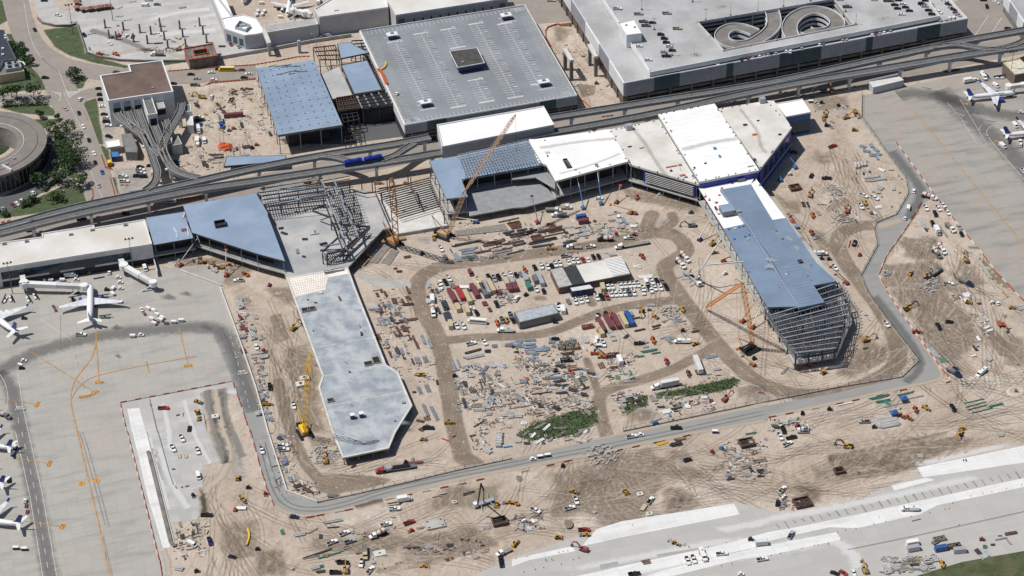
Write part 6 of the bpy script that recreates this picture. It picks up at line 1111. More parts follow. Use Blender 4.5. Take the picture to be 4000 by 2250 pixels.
for a in (("cont2 m 495 780 -62"),("cont2 r 630 745 -62"),("cont2 t 750 800 -62"),("cont2 m 870 700 -62"),("cont t 940 640 -62"),("cont2 t 1145 620 -62"),("cont2 s 1060 650 -62"),("cont2 g 1020 690 -62"),("cont t 590 980 -65"),("cont t 750 1030 -70"),("cont t 1400 550 -65"),("cont s 1490 530 -65"),("cont m 1460 650 -65"),("cont m 1540 640 -65"),("cont G 1770 620 -65"),("cont s 1720 490 -65"),("cont2 s 1960 500 -65"),("cont g 1880 510 -65"),("cont t 470 1260 -80"),("cont w 165 830 -85"),("cont w 690 660 0"),("cont2 t 1000 600 -62")): VS('G',a)
VS('H',"p1 w 60 270 -70;p w 165 280 -65;suv k 240 270 -65;p w 295 235 -65;p w 370 225 -70;p s 470 100 10;p3 w 515 205 -60;p w 590 180 -70;p w 665 175 -65;suv r 755 165 -65;car w 840 165 -65;suv k 930 120 -65;suv k 1015 110 -65;tele r 1740 105 -45;mixer w 2440 130 -45;mixer w 2370 235 -45;van w 1810 540 -62;p k 1990 525 -62;suv g 2070 520 -62;p w 1900 525 -62;tele y 2410 990 -60;roll y 1960 1115 -30;p w 990 1130 75;suv k 1000 1090 75;suv k 1125 1060 80;tele o 1230 1075 -70;skid o 1290 1100 80;p4 w 345 960 -70;suv k 365 925 -70;trl g 520 860 -60")
row('H','p','ww.wwwww',1165,610,1670,570,-65);row('H','p','wwwwgw.w',1225,735,1750,700,-66);V('p','w','H',1300,715,-65);row('H','p','wkwwk',1760,640,2140,620,-64);row('H','p','www',630,860,810,820,-66);row('H','p','wkr',985,790,1155,780,-64);V('p1','w','H',1885,665,-64)
for a in ("cont2 m 1055 1270 -62","cont2 m 1190 1220 -62","cont2 m 1310 1205 -62","cont2 t 1430 1180 -62","cont2 b 1530 1165 -62","cont t 1000 1310 -65","cont t 1060 1390 -65","cont t 1085 640 -75","cont w 420 1010 -75"): VS('H',a)
VS('21',"dump w 410 680 0;dump w 480 730 180;flat w 520 650 0;p w 1175 955 180;flat w 630 1050 180;p w 790 1040 10;mixer k 950 975 180;skid r 1050 915 -60;exc g 1800 830 180;skid g 1800 690 20;tele o 1215 705 180;tele o 1255 540 -80;tele y 385 1060 0;skid b 535 1030 0;cart g 1070 745 80;tug w 1490 515 0;suv w 880 555 0;load y 2030 1100 10;exc y 2020 1010 30;skid w 2140 1310 20;van w 690 750 0;skid o 2535 1340 0;skid r 1230 920 0")
place('semis',lambda: m_semi(CAP['w'],15,'flat'),'semi_truck',W('21',1110,1045),ang('21',1110,1045,190),'','truck',(0,0),'semi trucks','white semi truck with long empty flatbed on the haul road')
V('cont','b','21',695,750,8);V('cont','m','21',720,795,8)
lift('B','21',715,650,115,22,40);lift('B','21',895,605,107,22,45);lift('r','21',255,795,115,15,40,'g');lift('o','21',1050,590,60,9,40,'g');lift('n','21',1890,970,38,19,38,'n');lift('r','21',2130,1190,10,8,20);lift('o','21',1230,705,175,14,15,'t')
lift('b','11',2210,795,180,11,12,'w')
VS('22',"p w 920 565 -70;tele o 830 665 0;load y 900 700 0;suv k 435 520 10;skid o 1410 510 80;tele o 1420 535 -60;suv w 40 118 60;skid k 140 75 30;load y 1840 570 20;tele r 1555 745 -70;tele m 1775 865 -70;exc r 2150 1125 35;exc o 2420 1100 0;skid k 2435 715 20;p4 w 1455 1010 190;skid k 1660 1405 0;p k 1650 1415 0;bin t 500 590 -75;bin t 560 585 -75;bin t 580 585 -75;bin t 640 580 -75;bin k 545 735 5;bin m 1020 685 5;tank w 1720 550 180;skid r 770 400 0;bin r 760 400 10;cart w 850 520 -75;cart w 840 555 -75;cart b 870 590 0;exc y 1300 235 -90;skid k 1720 435 0;exc g 510 610 0;skid k 440 845 20;exc g 2420 620 200;skid k 435 350 0;tele o 595 850 130;p k 1280 565 0")
doc.name='utility_trailer'
place('semib',lambda: m_semi(CAP['w'],9.5,'box',offwhite),'semi_truck',W('22',1480,1005),ang('22',1480,1005,191),'','truck',(0,0),'semi trucks','white semi truck with box trailer parked along the weed strip')
place('boxt',lambda: [('trailer_box',bx(-6.5,6.5,-1.3,1.3,1.,3.9),offwhite),('landing_leg',bx(4,4.3,-1,1,0,.99),greyp)]+wheels((-4.8,-3.6),1.05,.5,.35),'box_trailer',W('22',1870,800),ang('22',1870,800,-68),'','trailer',(0,0),None,'detached white box trailer standing south of the haul road junction')
V('cont','w','22',1085,740,-65);lift('B','22',1440,1365,15,8,10);lift('o','22',2420,775,150,11,18,'t');lift('o','22',2320,340,35,17,30,'r');lift('o','22',2420,400,50,16,35,'t')
lift('o','22',930,690,150,9,12,'k')
VS('20',"p w 395 12 0;van w 590 85 5;skid r 850 845 0;load g 1580 15 0")
VS('20',"car w 1275 470 0;suv w 1370 610 0;p w 1060 95 0;p s 1270 148 0;p s 1555 142 0;p g 1320 225 0;car k 1410 235 0;p g 1345 265 0;p t 1660 295 0;suv k 1495 355 0;suv k 1530 395 0;suv k 1550 435 0;suv w 1580 472 0;suv k 1610 515 0;car s 1525 530 0;p k 1550 572 0",ZU)
VS('E',"car w 2300 5 0;p g 1960 95 0;p g 2470 20 0;car k 2560 70 0;car w 1870 5 0",ZU)
VS('30',"p g 1220 15 0;car k 1270 55 0;car w 1350 45 0;car k 1310 8 0;car k 1300 92 0;car k 1380 80 0;car k 1420 115 0;car w 1340 150 0;car k 1560 55 0;suv k 1540 45 0;car k 1612 110 0;suv k 1645 150 0;car s 1575 70 0;car k 1580 12 0",ZU)
VS('30',"car s 1780 12 -20;car k 1810 50 -20;car s 1840 85 -20;car k 1865 105 -20;car m 1890 140 -20;car s 1910 158 -20;suv w 1825 195 75;suv w 1865 190 75;car s 1735 222 75;car s 1790 212 75;car m 1650 60 -60;suv w 1720 130 -20;suv w 1770 10 -20",ZL)
for x,y,c in ((340,805,'w'),(775,725,'s'),(860,720,'w'),(915,700,'s'),(965,695,'s'),(1065,680,'s'),(1195,655,'w'),(1245,655,'w'),(1390,620,'s'),(1615,570,'w'),(1665,570,'g'),(1905,520,'s'),(1955,515,'s'),(2275,450,'w'),(2370,435,'s'),(2425,420,'w'),(2505,405,'s'),(1005,690,'k'),(720,750,'m'),(640,765,'k'),(2325,445,'m')): V('car',c,'E',x,y,78,ZL)
for x,y in ((565,1045),(605,1040),(705,1020),(755,1010),(275,1095)): V('car','s','E',x,y,78)
VS('30',"car w 2290 32 -20;suv s 2365 38 -60;car s 2400 82 -60;suv k 2200 75 -75;suv w 2480 250 60;car k 2410 292 0;car k 2165 8 0;p w 2015 820 0;tug w 2075 815 15;tank w 2165 775 -60;exc y 640 925 110;exc g 550 925 180;doz y 865 1315 0;exc y 790 1190 15;exc y 880 1140 -60;skid k 710 1070 0;skid k 540 1040 0;load y 560 1200 -75;exc y 570 1165 80;tug w 2540 1140 0;van w 2485 1270 -50;doz k 590 1270 0;cart b 430 1032 0;van w 2290 870 -30;belt w 2190 770 -50;belt w 2325 790 0")
VS('L',"box w 720 280 10;tug w 825 255 10;van w 1240 1265 -45;p w 1505 1210 90;tug w 1515 750 0;tug w 1435 945 -50;belt w 1190 210 0")
VS('31',"p k 588 352 180;suv k 435 325 60;skid w 220 312 0;p w 960 525 -25;p1 w 1070 550 -25;p w 935 635 -60;tele y 975 600 -60;exc y 425 520 75;exc o 795 680 85;tele o 450 725 -70;tele r 440 900 -60;sc g 490 945 15;mixer w 1610 545 -15;car w 1465 480 80;van w 1410 650 85;tug w 1375 758 80;p w 1585 650 -55;p w 1710 655 -50;p1 w 1755 620 -45;p w 1800 695 -45;p k 1680 710 -70;p k 1655 810 -70;dump w 1830 855 -45;suv s 1920 845 -55;suv k 1945 915 -65;mixer g 1690 1110 -50;mixer w 1740 1070 -50;box s 1700 890 -60;van w 2360 28 -30;p w 2570 280 -50;suv w 2540 15 80;p1 k 868 1005 70;skid r 920 1122 60;tank w 510 1115 0;p w 670 1250 -55;skid n 540 1160 0;load y 1430 1310 60;excd y 1600 1350 50;dump g 1690 1300 35;exc y 1990 1170 105;dump n 1985 1405 -25;p w 1815 1415 0;p r 650 30 20;skid k 615 1165 0;load k 255 90 0")
lift('B','31',270,240,145,14,30,'B');lift('B','31',125,370,125,14,30,'B');lift('r','31',785,1405,150,12,18,'g');lift('B','31',290,840,130,8,10,'r');lift('o','31',235,790,120,5,10)
VS('32',"p w 1190 370 -55;exc y 990 530 15;doz y 555 860 30;skid r 330 740 0;excd y 1410 215 20;p k 1715 395 -60;suv k 1825 350 0;doz y 2010 150 -10;exc o 2340 380 -45;load n 1870 820 10;dump n 1865 860 -30;tank w 2150 860 220;p k 1860 1215 -60;p s 965 1350 180;tele y 1585 1210 -30;tele r 1485 1230 -60;load o 1340 1290 -30;load o 1410 1310 -30;skid k 1070 1405 0;p w 350 1430 180;skid r 300 1390 20;doz y 1945 1425 30;skid k 345 1265 80;skid k 620 1225 0;tele r 1490 450 0;tug w 2310 165 90;roll y 2450 205 0;skid w 2255 155 0;p k 155 1435 -75")
lift('o','32',420,775,140,7,12)
VS('33',"p s 350 8 180;p k 235 68 15;p w 195 130 25;p w 145 590 45;suv k 95 725 80;p s 230 1045 60;tank w 1435 790 180;excd y 800 160 165;exc y 1925 30 -115;car k 670 1430 -20;car r 755 1425 -30;car w 860 1425 -70;exc y 975 1400 110;skid r 2150 1090 0;trl g 1690 1110 30;bin m 1870 1160 10;p w 120 55 -60;skid w 165 665 20;tele y 1755 1340 -70;bin t 1720 1090 12")
V('cont','b','33',1735,1190,10);V('cont','w','33',1450,1135,10);V('cont','s','33',1460,1190,10);V('cont','s','33',1925,1210,5)
VS('23',"p w 1205 55 10;tug w 1295 38 0;cart n 283 262 8;cart n 357 248 8;tug w 208 282 8;p w 235 800 -25;p w 580 775 15;p w 645 700 -70;p2 w 1390 700 50;load y 35 730 160;load y 620 610 -20;doz y 1140 610 -50;doz y 460 1070 0;load y 740 1045 180;p r 725 995 0;exc r 715 1190 160;back y 1640 1130 -20;p w 2110 1235 5;p w 1765 1305 -70;p w 1825 1290 -70;tank w 1920 1245 -70;p w 2515 1290 10;skid r 2015 210 -40;suv k 1765 292 15;p4 k 1230 1440 10;skid B 2110 175 -30;skid k 510 350 80;trl t 1325 765 55;cart s 2510 1135 0;tele y 30 1140 50;skid w 125 910 0;cart n 2040 10 0;skid k 2400 1090 0;tug w 2300 1440 0")
place('gen',lambda: [('body',bx(-3,3,-1.2,1.2,.5,2.7),silver),('roof_panel',bx(-2.8,2.8,-1.,1.,2.71,2.8),offwhite)]+wheels((-.6,.4),1.1,.35,.2),'enclosed_trailer',W('23',2510,1135),ang('23',2510,1135,5),'','trailer',(0,0),None,'grey enclosed trailer standing on the fresh white concrete strip')
VS('10',"p w 625 380 10;van w 725 360 0;van w 830 305 -75;suv k 665 340 0;suv k 715 330 0;suv k 775 320 0;tug w 1085 262 0;tug w 1125 240 0;cart w 55 40 0;cart w 20 125 60;cart w 65 155 80;cart w 85 125 60;cart w 245 180 0;skid k 230 100 0;box w 630 30 80;cart b 380 388 0;cart w 10 160 80")
VS('10',"tug w 1415 955 60",14.1)
V('bus','w','G',915,1200,175,0,lab='white motorhome with skylights near the dark pipe stacks')
# ---------------------------------------------------------------- cranes and pumps
yb=W('13',490,25);crane('crawler_crane','tall yellow lattice-boom crawler crane west of the long concrete slab',yb,(*W('12',520,860,51)[:2],51),mat("crane_yellow",(.78,.48,.03),.5),(*W('12',550,665,61)[:2],61),2.2)
bb=W('11',1395,1015);crane('crawler_crane','weathered brown lattice crane seen end-on beside the pale beam rows',bb,(*W('11',1360,345,58)[:2],58),mat("crane_brown",(.50,.24,.09),.7,0,.2,.5),None,3.0,None,R_(-60))
sb=W('11',1905,935);tanc=mat("crane_tan",(.47,.30,.16),.6,0,.15,.5);crane('crawler_crane','tan lattice crane with luffing jib reaching over the blue hall roof',sb,(*W('11',2110,460,38)[:2],38),tanc,(*W('D',1297,288,66)[:2],66),1.9)
ob=W('22',2400,620);oc=mat("crane_orange",(.74,.26,.03),.5,0,.08,.5);cr=crane('crawler_crane','orange tower-type lattice crane with its jib lowered, beside the east pier',ob,(*W('D',1868,712,46)[:2],46),oc,(*W('22',1948,195,1.6)[:2],1.6),1.9,None,R_(20),black)
def matstack(lab,t,quad,m,z=.35,n=30):
 P=[W(t,quad[i],quad[i+1]) for i in (0,2,4,6)];r=empty('crane_mat_road',tuple(cen(P)),0,lab,'timber mats');q=MB();A_,B_,C_,D_=P
 for i in range(n): a,b=lerp(A_,B_,(i+.08)/n),lerp(A_,B_,(i+.92)/n);c,d=lerp(D_,C_,(i+.92)/n),lerp(D_,C_,(i+.08)/n);q.prism([a,b,c,d],.02,z+random.uniform(0,.08))
 sub('mat_row',q,m,r)
matstack('grey timber mats laid as a road right of the tan crane','11',(1990,880,2500,805,2540,870,2010,930),timberg,.4,60)
matstack('two grey timber mat panels south-west of the brown crane','11',(1255,1010,1350,1040,1220,1205,1130,1185),timberg,.4,12);matstack('grey timber mat panel directly south of the brown crane','11',(1370,1050,1440,1080,1345,1218,1260,1195),timberg,.4,12)
for x,y,w_,l in ((1320,980,7,3),(1440,965,7,3)): q=MB();c=W('11',x,y);q.box(c.x-w_/2,c.x+w_/2,c.y-l/2,c.y+l/2,.05,1.3);SOLO.append(('crane_ballast','timber ballast block at the foot of the brown crane','ballast',q,timber,c,'timber ballast blocks'))
def pump(lab,base,legs,pts,c):
 r=empty('concrete_pump',tuple(base),0,lab,'pump truck');L=lambda p: Vector(p)-Vector(base);d=legs;q=MB();ca,sa=math.cos(d),math.sin(d)
 def rot(b): b.v=[(x*ca-y*sa,x*sa+y*ca,z) for x,y,z in b.v];return b
 rot(MB().box(-5.5,3.5,-1.1,1.1,.9,1.7)).obj('chassis',silver,r);rot(bx(3.6,5.6,-1.2,1.2,.7,2.8)).obj('cab',white,r);rot(bx(4.6,5.65,-1.1,1.1,1.7,2.5)).obj('>windscreen',glass,r)
 for x in (-4.2,-3,3,4.4):
  for s in (-1,1): rot(MB().wheel(x,s*1.05,.5,.4)).obj('wheel',tyre,r)
 for x,y in ((3,5),(3,-5),(-5,6),(-5,-6)): rot(MB().bar((x*.5,0,1.3),(x,y,.3),.35)).obj('outrigger',silver,r)
 P=[Vector((0,0,2.2))]+[L(p) for p in pts]
 for a,b in zip(P,P[1:]): MB().bar(a,b,.55,.6).obj('boom_section',c,r)
pump('white concrete pump with its arm spread over the east pier edge',W('21',1840,1385),R_(-80),[(*W('21',1930,1210,16)[:2],16),(*W('21',2110,945,30)[:2],30)],offwhite)
pump('second white concrete pump reaching right with a level arm',W('21',1800,1340),R_(-60),[(*W('21',1960,1215,20)[:2],20),(*W('21',2330,1182,20)[:2],20)],offwhite)
pump('white concrete pump with folded black arm in the lower work area',W('13',2290,730),R_(190),[(*W('13',2290,560,22)[:2],20),(*W('13',2262,520,24)[:2],24),(*W('13',2228,700,10)[:2],8)],black)
# ================================================================ AIRCRAFT
def aircraft(lab,t,x,y,a,L=39.,span=35.,tailc=None,engc=None,title=None):
 """nose at the given ground point, heading a"""
 p=W(t,x,y);h=ang(t,x,y,a);r=empty('passenger_jet',tuple(p),h,lab,'airplane','parked passenger jets');R0=L*.0485;zc=R0+1.6
 q=MB();st=[(0,.05,-.35),(-.02,.45,-.25),(-.05,.75,-.1),(-.1,.97,0),(-.14,1,0),(-.66,1,0),(-.78,.85,.12),(-.9,.5,.45),(-1,.12,.75)];n=16;vs_=[]
 for f,k,dz in st: vs_ += [(f*L,math.cos(2*math.pi*i/n)*R0*k,zc+dz*R0+math.sin(2*math.pi*i/n)*R0*k) for i in range(n)]
 q.add(vs_,[(j*n+i,j*n+(i+1) % n,(j+1)*n+(i+1) % n,(j+1)*n+i) for j in range(len(st)-1) for i in range(n)]+[tuple(range(n)),tuple(range(len(vs_)-1,len(vs_)-n-1,-1))]);q.obj('fuselage',mat("jet_white",(.80,.81,.83),.3,0,.02,1),r,True)
 b=span/2;zw=zc-R0*.5
 for s in (-1,1):
  q=MB();rt_=(-.33*L,-.33*L-.175*L);tp=(-.33*L-.16*L-1,-.33*L-.16*L-2.6)
  q.add([(rt_[0],s*R0*.6,zw),(rt_[1],s*R0*.6,zw),(tp[1],s*b,zw+1.4),(tp[0],s*b,zw+1.4),(rt_[0],s*R0*.6,zw+.55),(rt_[1],s*R0*.6,zw+.3),(tp[1],s*b,zw+1.55),(tp[0],s*b,zw+1.6)],[(0,1,2,3),(7,6,5,4),(0,4,5,1),(1,5,6,2),(2,6,7,3),(3,7,4,0)]);q.obj('wing',mat("wing_grey_white",(.66,.68,.71),.35),r)
  q=MB();q.add([(tp[0]-.1,s*b,zw+1.4),(tp[1],s*b,zw+1.4),(tp[1]-1.1,s*(b+.7),zw+3.6),(tp[0]-1.5,s*(b+.7),zw+3.6),(tp[0]-.1,s*(b-.15),zw+1.45),(tp[1],s*(b-.15),zw+1.45),(tp[1]-1.1,s*(b+.6),zw+3.6),(tp[0]-1.5,s*(b+.6),zw+3.6)],[(0,1,2,3),(7,6,5,4),(0,4,5,1),(1,5,6,2),(2,6,7,3),(3,7,4,0)]);q.obj('winglet',tailc or bluep,r)
  q=MB();x0=-.33*L+.6;ye=s*span*.165;ze=zw-.7;q.tube((x0+1.2,ye,ze),(x0-.2,ye,ze),.9,14,1.05);q.tube((x0-.2,ye,ze),(x0-2.8,ye,ze+.1),1.05,14,.7);eo=q.obj('engine',engc or bluep,r,True);q=MB();q.tube((x0+1.24,ye,ze),(x0+1.1,ye,ze),.8,14);q.obj('engine_intake',black,eo)
  q=MB();q.add([(-.87*L,s*.3,zc+.7),(-.955*L,s*.3,zc+.7),(-1.01*L,s*span*.19,zc+1.2),(-.965*L,s*span*.19,zc+1.2),(-.87*L,s*.3,zc+1.0),(-.955*L,s*.3,zc+.9),(-1.01*L,s*span*.19,zc+1.3),(-.965*L,s*span*.19,zc+1.32)],[(0,1,2,3),(7,6,5,4),(0,4,5,1),(1,5,6,2),(2,6,7,3),(3,7,4,0)]);q.obj('tailplane',white,r)
 q=MB().prof([(-.80*L,zc+R0*.8),(-.955*L,zc+R0*.8),(-1.01*L,zc+R0+L*.15),(-.945*L,zc+R0+L*.15),(-.86*L,zc+R0*1.25)],-.18,.18);q.obj('fin',tailc or bluep,r)
 q=MB();q.add([(-.028*L,y_,zc+.4*R0) for y_ in (-.5*R0,.5*R0)]+[(-.06*L,y_,zc+.77*R0) for y_ in (.42*R0,-.42*R0)],[(0,1,2,3)]);q.v=[(v[0]+.02,v[1],v[2]+.12) for v in q.v];q.obj('cockpit_window',glass,r)
 for s in (-1,1):
  q=MB();q.bar((-.14*L,s*R0*.985,zc+.25),(-.78*L,s*R0*.97,zc+.25),.08,.3);q.obj('window_row',greyp,r)
 for xg,yg in ((-.09*L,0),(-.47*L,2.6),(-.47*L,-2.6)): q=MB();q.tube((xg,yg,.5),(xg,yg,zc-R0*.7),.12,6);q.wheel(xg,yg,.5,.5);q.obj('landing_gear',tyre,r)
 if title:
  for s in (-1,1):
   c=bpy.data.curves.new('t','FONT');c.body=title;c.size=2.1;c.align_x='CENTER';c.extrude=.03;o=bpy.data.objects.new('t',c);me=bpy.data.meshes.new_from_object(o);bpy.data.objects.remove(o);me.materials.clear();me.materials.append(navy)
   o=bpy.data.objects.new('title_lettering',me);COL.objects.link(o);o.parent=r;o.location=(-.36*L,s*R0*1.0,zc+.15);o.rotation_euler=(R_(68),0,0) if s < 0 else (R_(68),0,math.pi)
 return r
aircraft('white jet with blue engines parked nose-in at the left terminal bridge','K',1520,545,89,38,35,white,mat("engine_blue",(.02,.07,.50),.3))
aircraft('white jet with dark blue fin, its nose cut off by the left edge','K',-330,900,143,38,35,mat("fin_navy",(.01,.03,.20),.35),white)
aircraft('white jet with bright blue fin and UNITED lettering beside the right jet bridge','L',1430,500,6,32,28,mat("fin_blue",(.02,.11,.45),.35),mat("engine_blue",(0,0,0)),'UNITED')
aircraft('white jet at the right edge, second from the top, only tail and rear body showing','L',2010,1080,6,32,28,mat("fin_navy",(0,0,0)),white)
aircraft('white jet with its nose towards the camera beyond the upper service wall','10',318,192,-100,30,26,white,white)
aircraft('white jet partly cut by the top edge, left of the nose-down one','00',2440,60,-125,34,30,white,white)
aircraft('white jet at the left edge, uppermost of the three tails there','03',-390,130,171,30,26,mat("fin_navy",(0,0,0)),white)
aircraft('white jet at the left edge with globe-lined dark blue fin, lower of the tails','03',-360,900,172,32,28,mat("fin_navy",(0,0,0)),white)
aircraft('white jet at the left edge, middle of the three, only its winglet showing','03',-480,500,172,30,26,mat("fin_navy",(0,0,0)),white)
def bridge(lab,pts,w_=3.,legs=True):
 """jet bridge along (tile,x,y,z) points"""
 P=[W(*p) for p in pts];r=empty('jet_bridge',(P[0].x,P[0].y,0),0,lab,'jet bridge','jet bridges');O=Vector((P[0].x,P[0].y,0))
 q=MB();a,b=P[0]-O,P[1]-O;q.bar(a,b,w_,2.8);q.obj('corridor',offwhite,r)
 q=MB();q.tube(b-Vector((0,0,1.6)),b+Vector((0,0,1.6)),2.6,16);q.obj('rotunda',white,r);q=MB();q.tube((b.x,b.y,0),(b.x,b.y,b.z-1.6),.6,10);q.obj('rotunda_column',greyp,r)
 a,b=P[1]-O,P[2]-O;m=lerp(a,b,.55);q=MB();q.bar(a,m,w_,2.6);q.obj('tunnel',white,r);q=MB();q.bar(m,b,w_*.85,2.3);q.obj('tunnel',offwhite,r)
 q=MB();q.tube(b-Vector((0,0,1.5)),b+Vector((0,0,1.5)),2.2,14);q.obj('cab',white,r)
 e=lerp(a,b,.85)
 for s in (-1,1): q=MB();q.box(e.x+s*1.6-.2,e.x+s*1.6+.2,e.y-.2,e.y+.2,.8,e.z-1.1);q.obj('lift_column',greyp,r)
 q=MB();q.box(e.x-2,e.x+2,e.y-.5,e.y+.5,.2,.8);q.obj('bogie',black,r);q=MB();q.bar((e.x+1,e.y-1.8,3.2),(e.x-5,e.y-2.2,.3),1.,.2);q.obj('stair',galv,r)
bridge('white jet bridge running right to the jet with blue engines',[('K',375,350,6),('K',400,465,6),('K',1400,510,5)])
bridge('white jet bridge angled down-right with no jet attached',[('K',2010,70,6),('K',2060,170,6),('01',1540,1400,5)])
bridge('white jet bridge at the right edge serving the lettered jet',[('L',1900,240,6),('L',1750,290,6),('L',1330,350,5)]);bridge('white jet bridge over the nose-down jet at the top',[('10',560,150,5),('10',500,130,5),('10',375,105,4.5)])
# ================================================================ MARKINGS
def line(t,*a,w_=.5,z=.10,m=None,sm=2,dashes=0,nm='taxi_line'):
 P=[W(t,a[i],a[i+1]) for i in range(0,len(a),2)]
 if sm: P=smoothline(P,sm)
 if not dashes: strip(nm,P,w_/2,m or painty,z,kind='structure');return
 q=MB();q.flat=1
 for a_,b_ in zip(P,P[1:]):
  L=(b_-a_).length;n=max(1,int(L/dashes))
  for i in range(n): dash(q,lerp(a_,b_,i/n),lerp(a_,b_,(i+.42)/n),w_,z)
 o=q.obj(nm,m or paintw);o['kind']='structure'
ZM=.14
line('02',965,430,970,560,930,700,800,860,740,950,710,1080,720,1200,780,1449,w_=.6,z=ZM);line('03',780,0,880,430,1000,950,1105,1449,1200,1900,w_=.65,z=ZM);line('02',310,640,960,1050,w_=.5,z=.145,sm=0);line('02',970,560,985,740,995,935,w_=.5,z=.15)
line('02',1970,685,1450,775,1050,860,900,905,790,990,720,1110,w_=.5,z=.155);line('02',1800,400,1890,765,w_=.5,z=.16,sm=0);line('02',1472,740,1500,850,w_=.7,z=.165,sm=0);line('02',-200,1085,350,1165,w_=.4,z=ZM,sm=0)
line('02',720,520,860,1060,w_=.35,z=.165,sm=0,dashes=7,m=painty)
line('03',130,262,470,316,w_=.4,z=ZM,sm=0);line('03',110,880,600,950,w_=.4,z=ZM,sm=0)
for a in ((155,0,300,640,430,1449,520,1900),(285,0,430,640,570,1449,640,1800)): line('03',*a,w_=.25,z=.13,m=paintw,sm=0,nm='lane_line')
line('02',180,860,230,1200,285,1449,w_=.25,z=.13,m=paintw,sm=0,nm='lane_line');line('02',0,870,60,960,90,1150,40,1280,-60,1340,w_=.25,z=.13,m=paintw,nm='lane_line')
line('03',220,0,360,640,495,1449,w_=.25,z=.13,m=paintw,sm=0,dashes=9,nm='lane_line');line('02',160,1150,200,1449,w_=.25,z=.13,m=paintw,sm=0,dashes=9,nm='lane_line')
line('02',2270,340,2320,480,2430,900,2520,1250,w_=.2,z=.13,m=paintw,dashes=8,nm='lane_line');line('13',30,50,240,620,330,740,480,800,w_=.2,z=.13,m=paintw,dashes=8,nm='lane_line')
line('31',1745,0,2574,1020,w_=.5,z=ZM,sm=0);line('30',1480,1120,1745,1449,w_=.5,z=ZM,sm=0);line('02',2230,395,2330,620,2420,900,w_=.2,z=.13,m=paintk,nm='lane_line')
line('30',1800,1030,1940,1190,2100,1449,w_=.2,z=ZM,m=paintw,sm=0,nm='lane_line');line('30',1930,1000,2200,1449,w_=.2,z=ZM,m=paintw,sm=0,nm='lane_line');line('30',2574,1225,2300,1250,2190,1300,2210,1390,2574,1800,w_=.25,z=ZM,m=paintw,nm='lane_line');line('30',2150,1260,2120,1300,2130,1345,w_=.25,z=ZM,m=paintw,nm='lane_line')
line('02',610,270,612,560,w_=.15,z=ZM,m=paintk,sm=0,nm='joint_line');line('02',370,290,720,520,w_=.2,z=.15,m=paintw,sm=0,nm='lane_line')
for a in ((800,0,860,200,1060,940),(830,0,900,200,1100,960),(1040,1050,1130,1449)): line('03',*a,w_=.7,z=.07,m=mat("tyre_smear",(.26,.26,.255),.9),nm='skid_mark')
for a in ((240,20,300,400,420,600,640,760,900,860,1250,900),): line('00',*a,w_=.22,z=.12,m=paintw,nm='lane_line')
line('00',640,930,760,1180,900,1449,w_=.2,z=.16,m=paintw,nm='lane_line');line('00',590,700,680,960,700,990,w_=.25,z=.16,m=paintw,nm='lane_line');line('01',860,120,960,400,1040,560,w_=.2,z=.16,m=paintw,nm='lane_line')
q=MB();q.flat=1
for i in range(7):
 dash(q,W('00',420+i*32,925-i*2+i*3),W('00',600,930+i*14),.5,.17);dash(q,W('00',655+i*8,925+i*10),W('00',815-i*18,922+i*9),.5,.17)
o=q.obj('gore_marking',paintw);o['kind']='structure'
def ring2(P):
 return P+[P[0]]
def lettering(txt,t,x,y,a,size,plate=painty,ink=paintk,z=.2,pw=None,ph=None,ell=False):
 size *= .55;pw=pw and pw*.4;ph=ph and ph*.45
 p=W(t,x,y);h=ang(t,x,y,a);w_=pw or size*.72*len(txt)+1;hh=ph or size*1.15;q=MB();q.flat=1
 if plate:
  if ell: pts=[(p.x+w_/2*math.cos(i*.2618),p.y+hh/2*math.sin(i*.2618)) for i in range(24)]
  else: pts=[(p.x+u*math.cos(h)-v*math.sin(h),p.y+u*math.sin(h)+v*math.cos(h)) for u,v in ((-w_/2,-hh/2),(w_/2,-hh/2),(w_/2,hh/2),(-w_/2,hh/2))]
  flat('marking_plate',pts,plate,z,kind='structure')
 c=bpy.data.curves.new('t','FONT');c.body=txt;c.size=size*1.35;c.align_x='CENTER';c.align_y='CENTER';c.offset=size*.02;o=bpy.data.objects.new('t',c);me=bpy.data.meshes.new_from_object(o);bpy.data.objects.remove(o);me.materials.clear();me.materials.append(ink)
 o=bpy.data.objects.new('painted_lettering',me);COL.objects.link(o);o.location=(p.x,p.y,z+.02);o.rotation_euler=(0,0,h);o['kind']='structure'
po=mat("marking_orange",(.62,.28,.04),.8,0,.15,.5)
for a in (('C15','02',1892,782,5,3.4),('C14','02',998,950,0,3.4),('C14W','02',856,1090,8,3.2),('C12','02',952,1052,32,3.4),('C10','03',498,320,65,3.2),('C9','03',628,955,62,3.6),('C11','02',375,1167,62,3.2)): lettering(*a,plate=po)
lettering('2','03',822,520,5,3.2,po,pw=9.5,ph=8,ell=True);lettering('2','03',970,490,5,3.2,po,pw=9.5,ph=8,ell=True)
for a in (('STOP','02',2440,862,5,3.0),('STOP','02',202,1222,4,3.2),('STOP','00',740,222,5,2.4),('STOP','00',1200,165,5,2.4),('STOP','00',1332,18,5,2.4),('STOP','00',1205,80,25,2.2),('STOP','30',1945,1160,-22,2.4),('STOP','30',1590,882,-10,2.6),('STOP','30',2235,1215,-10,2.4),('STOP','30',2190,1362,-20,2.2)): lettering(*a,plate=mat("marking_dark",(.09,.09,.10),.85),ink=paintw)
for a in (('D1','L',665,610,-10,2.8),('D2','L',1150,1187,-10,2.8)): lettering(*a,plate=po,z=.2)
for t,a in (('02',(2395,838,2468,832)),('02',(168,1198,230,1194))): line(t,*a,w_=.7,z=.2,m=paintw,sm=0,nm='stop_bar')
lettering('ONLY','00',775,1293,0,2.,None,paintw);lettering('ONLY','01',925,252,5,2.,None,paintw)
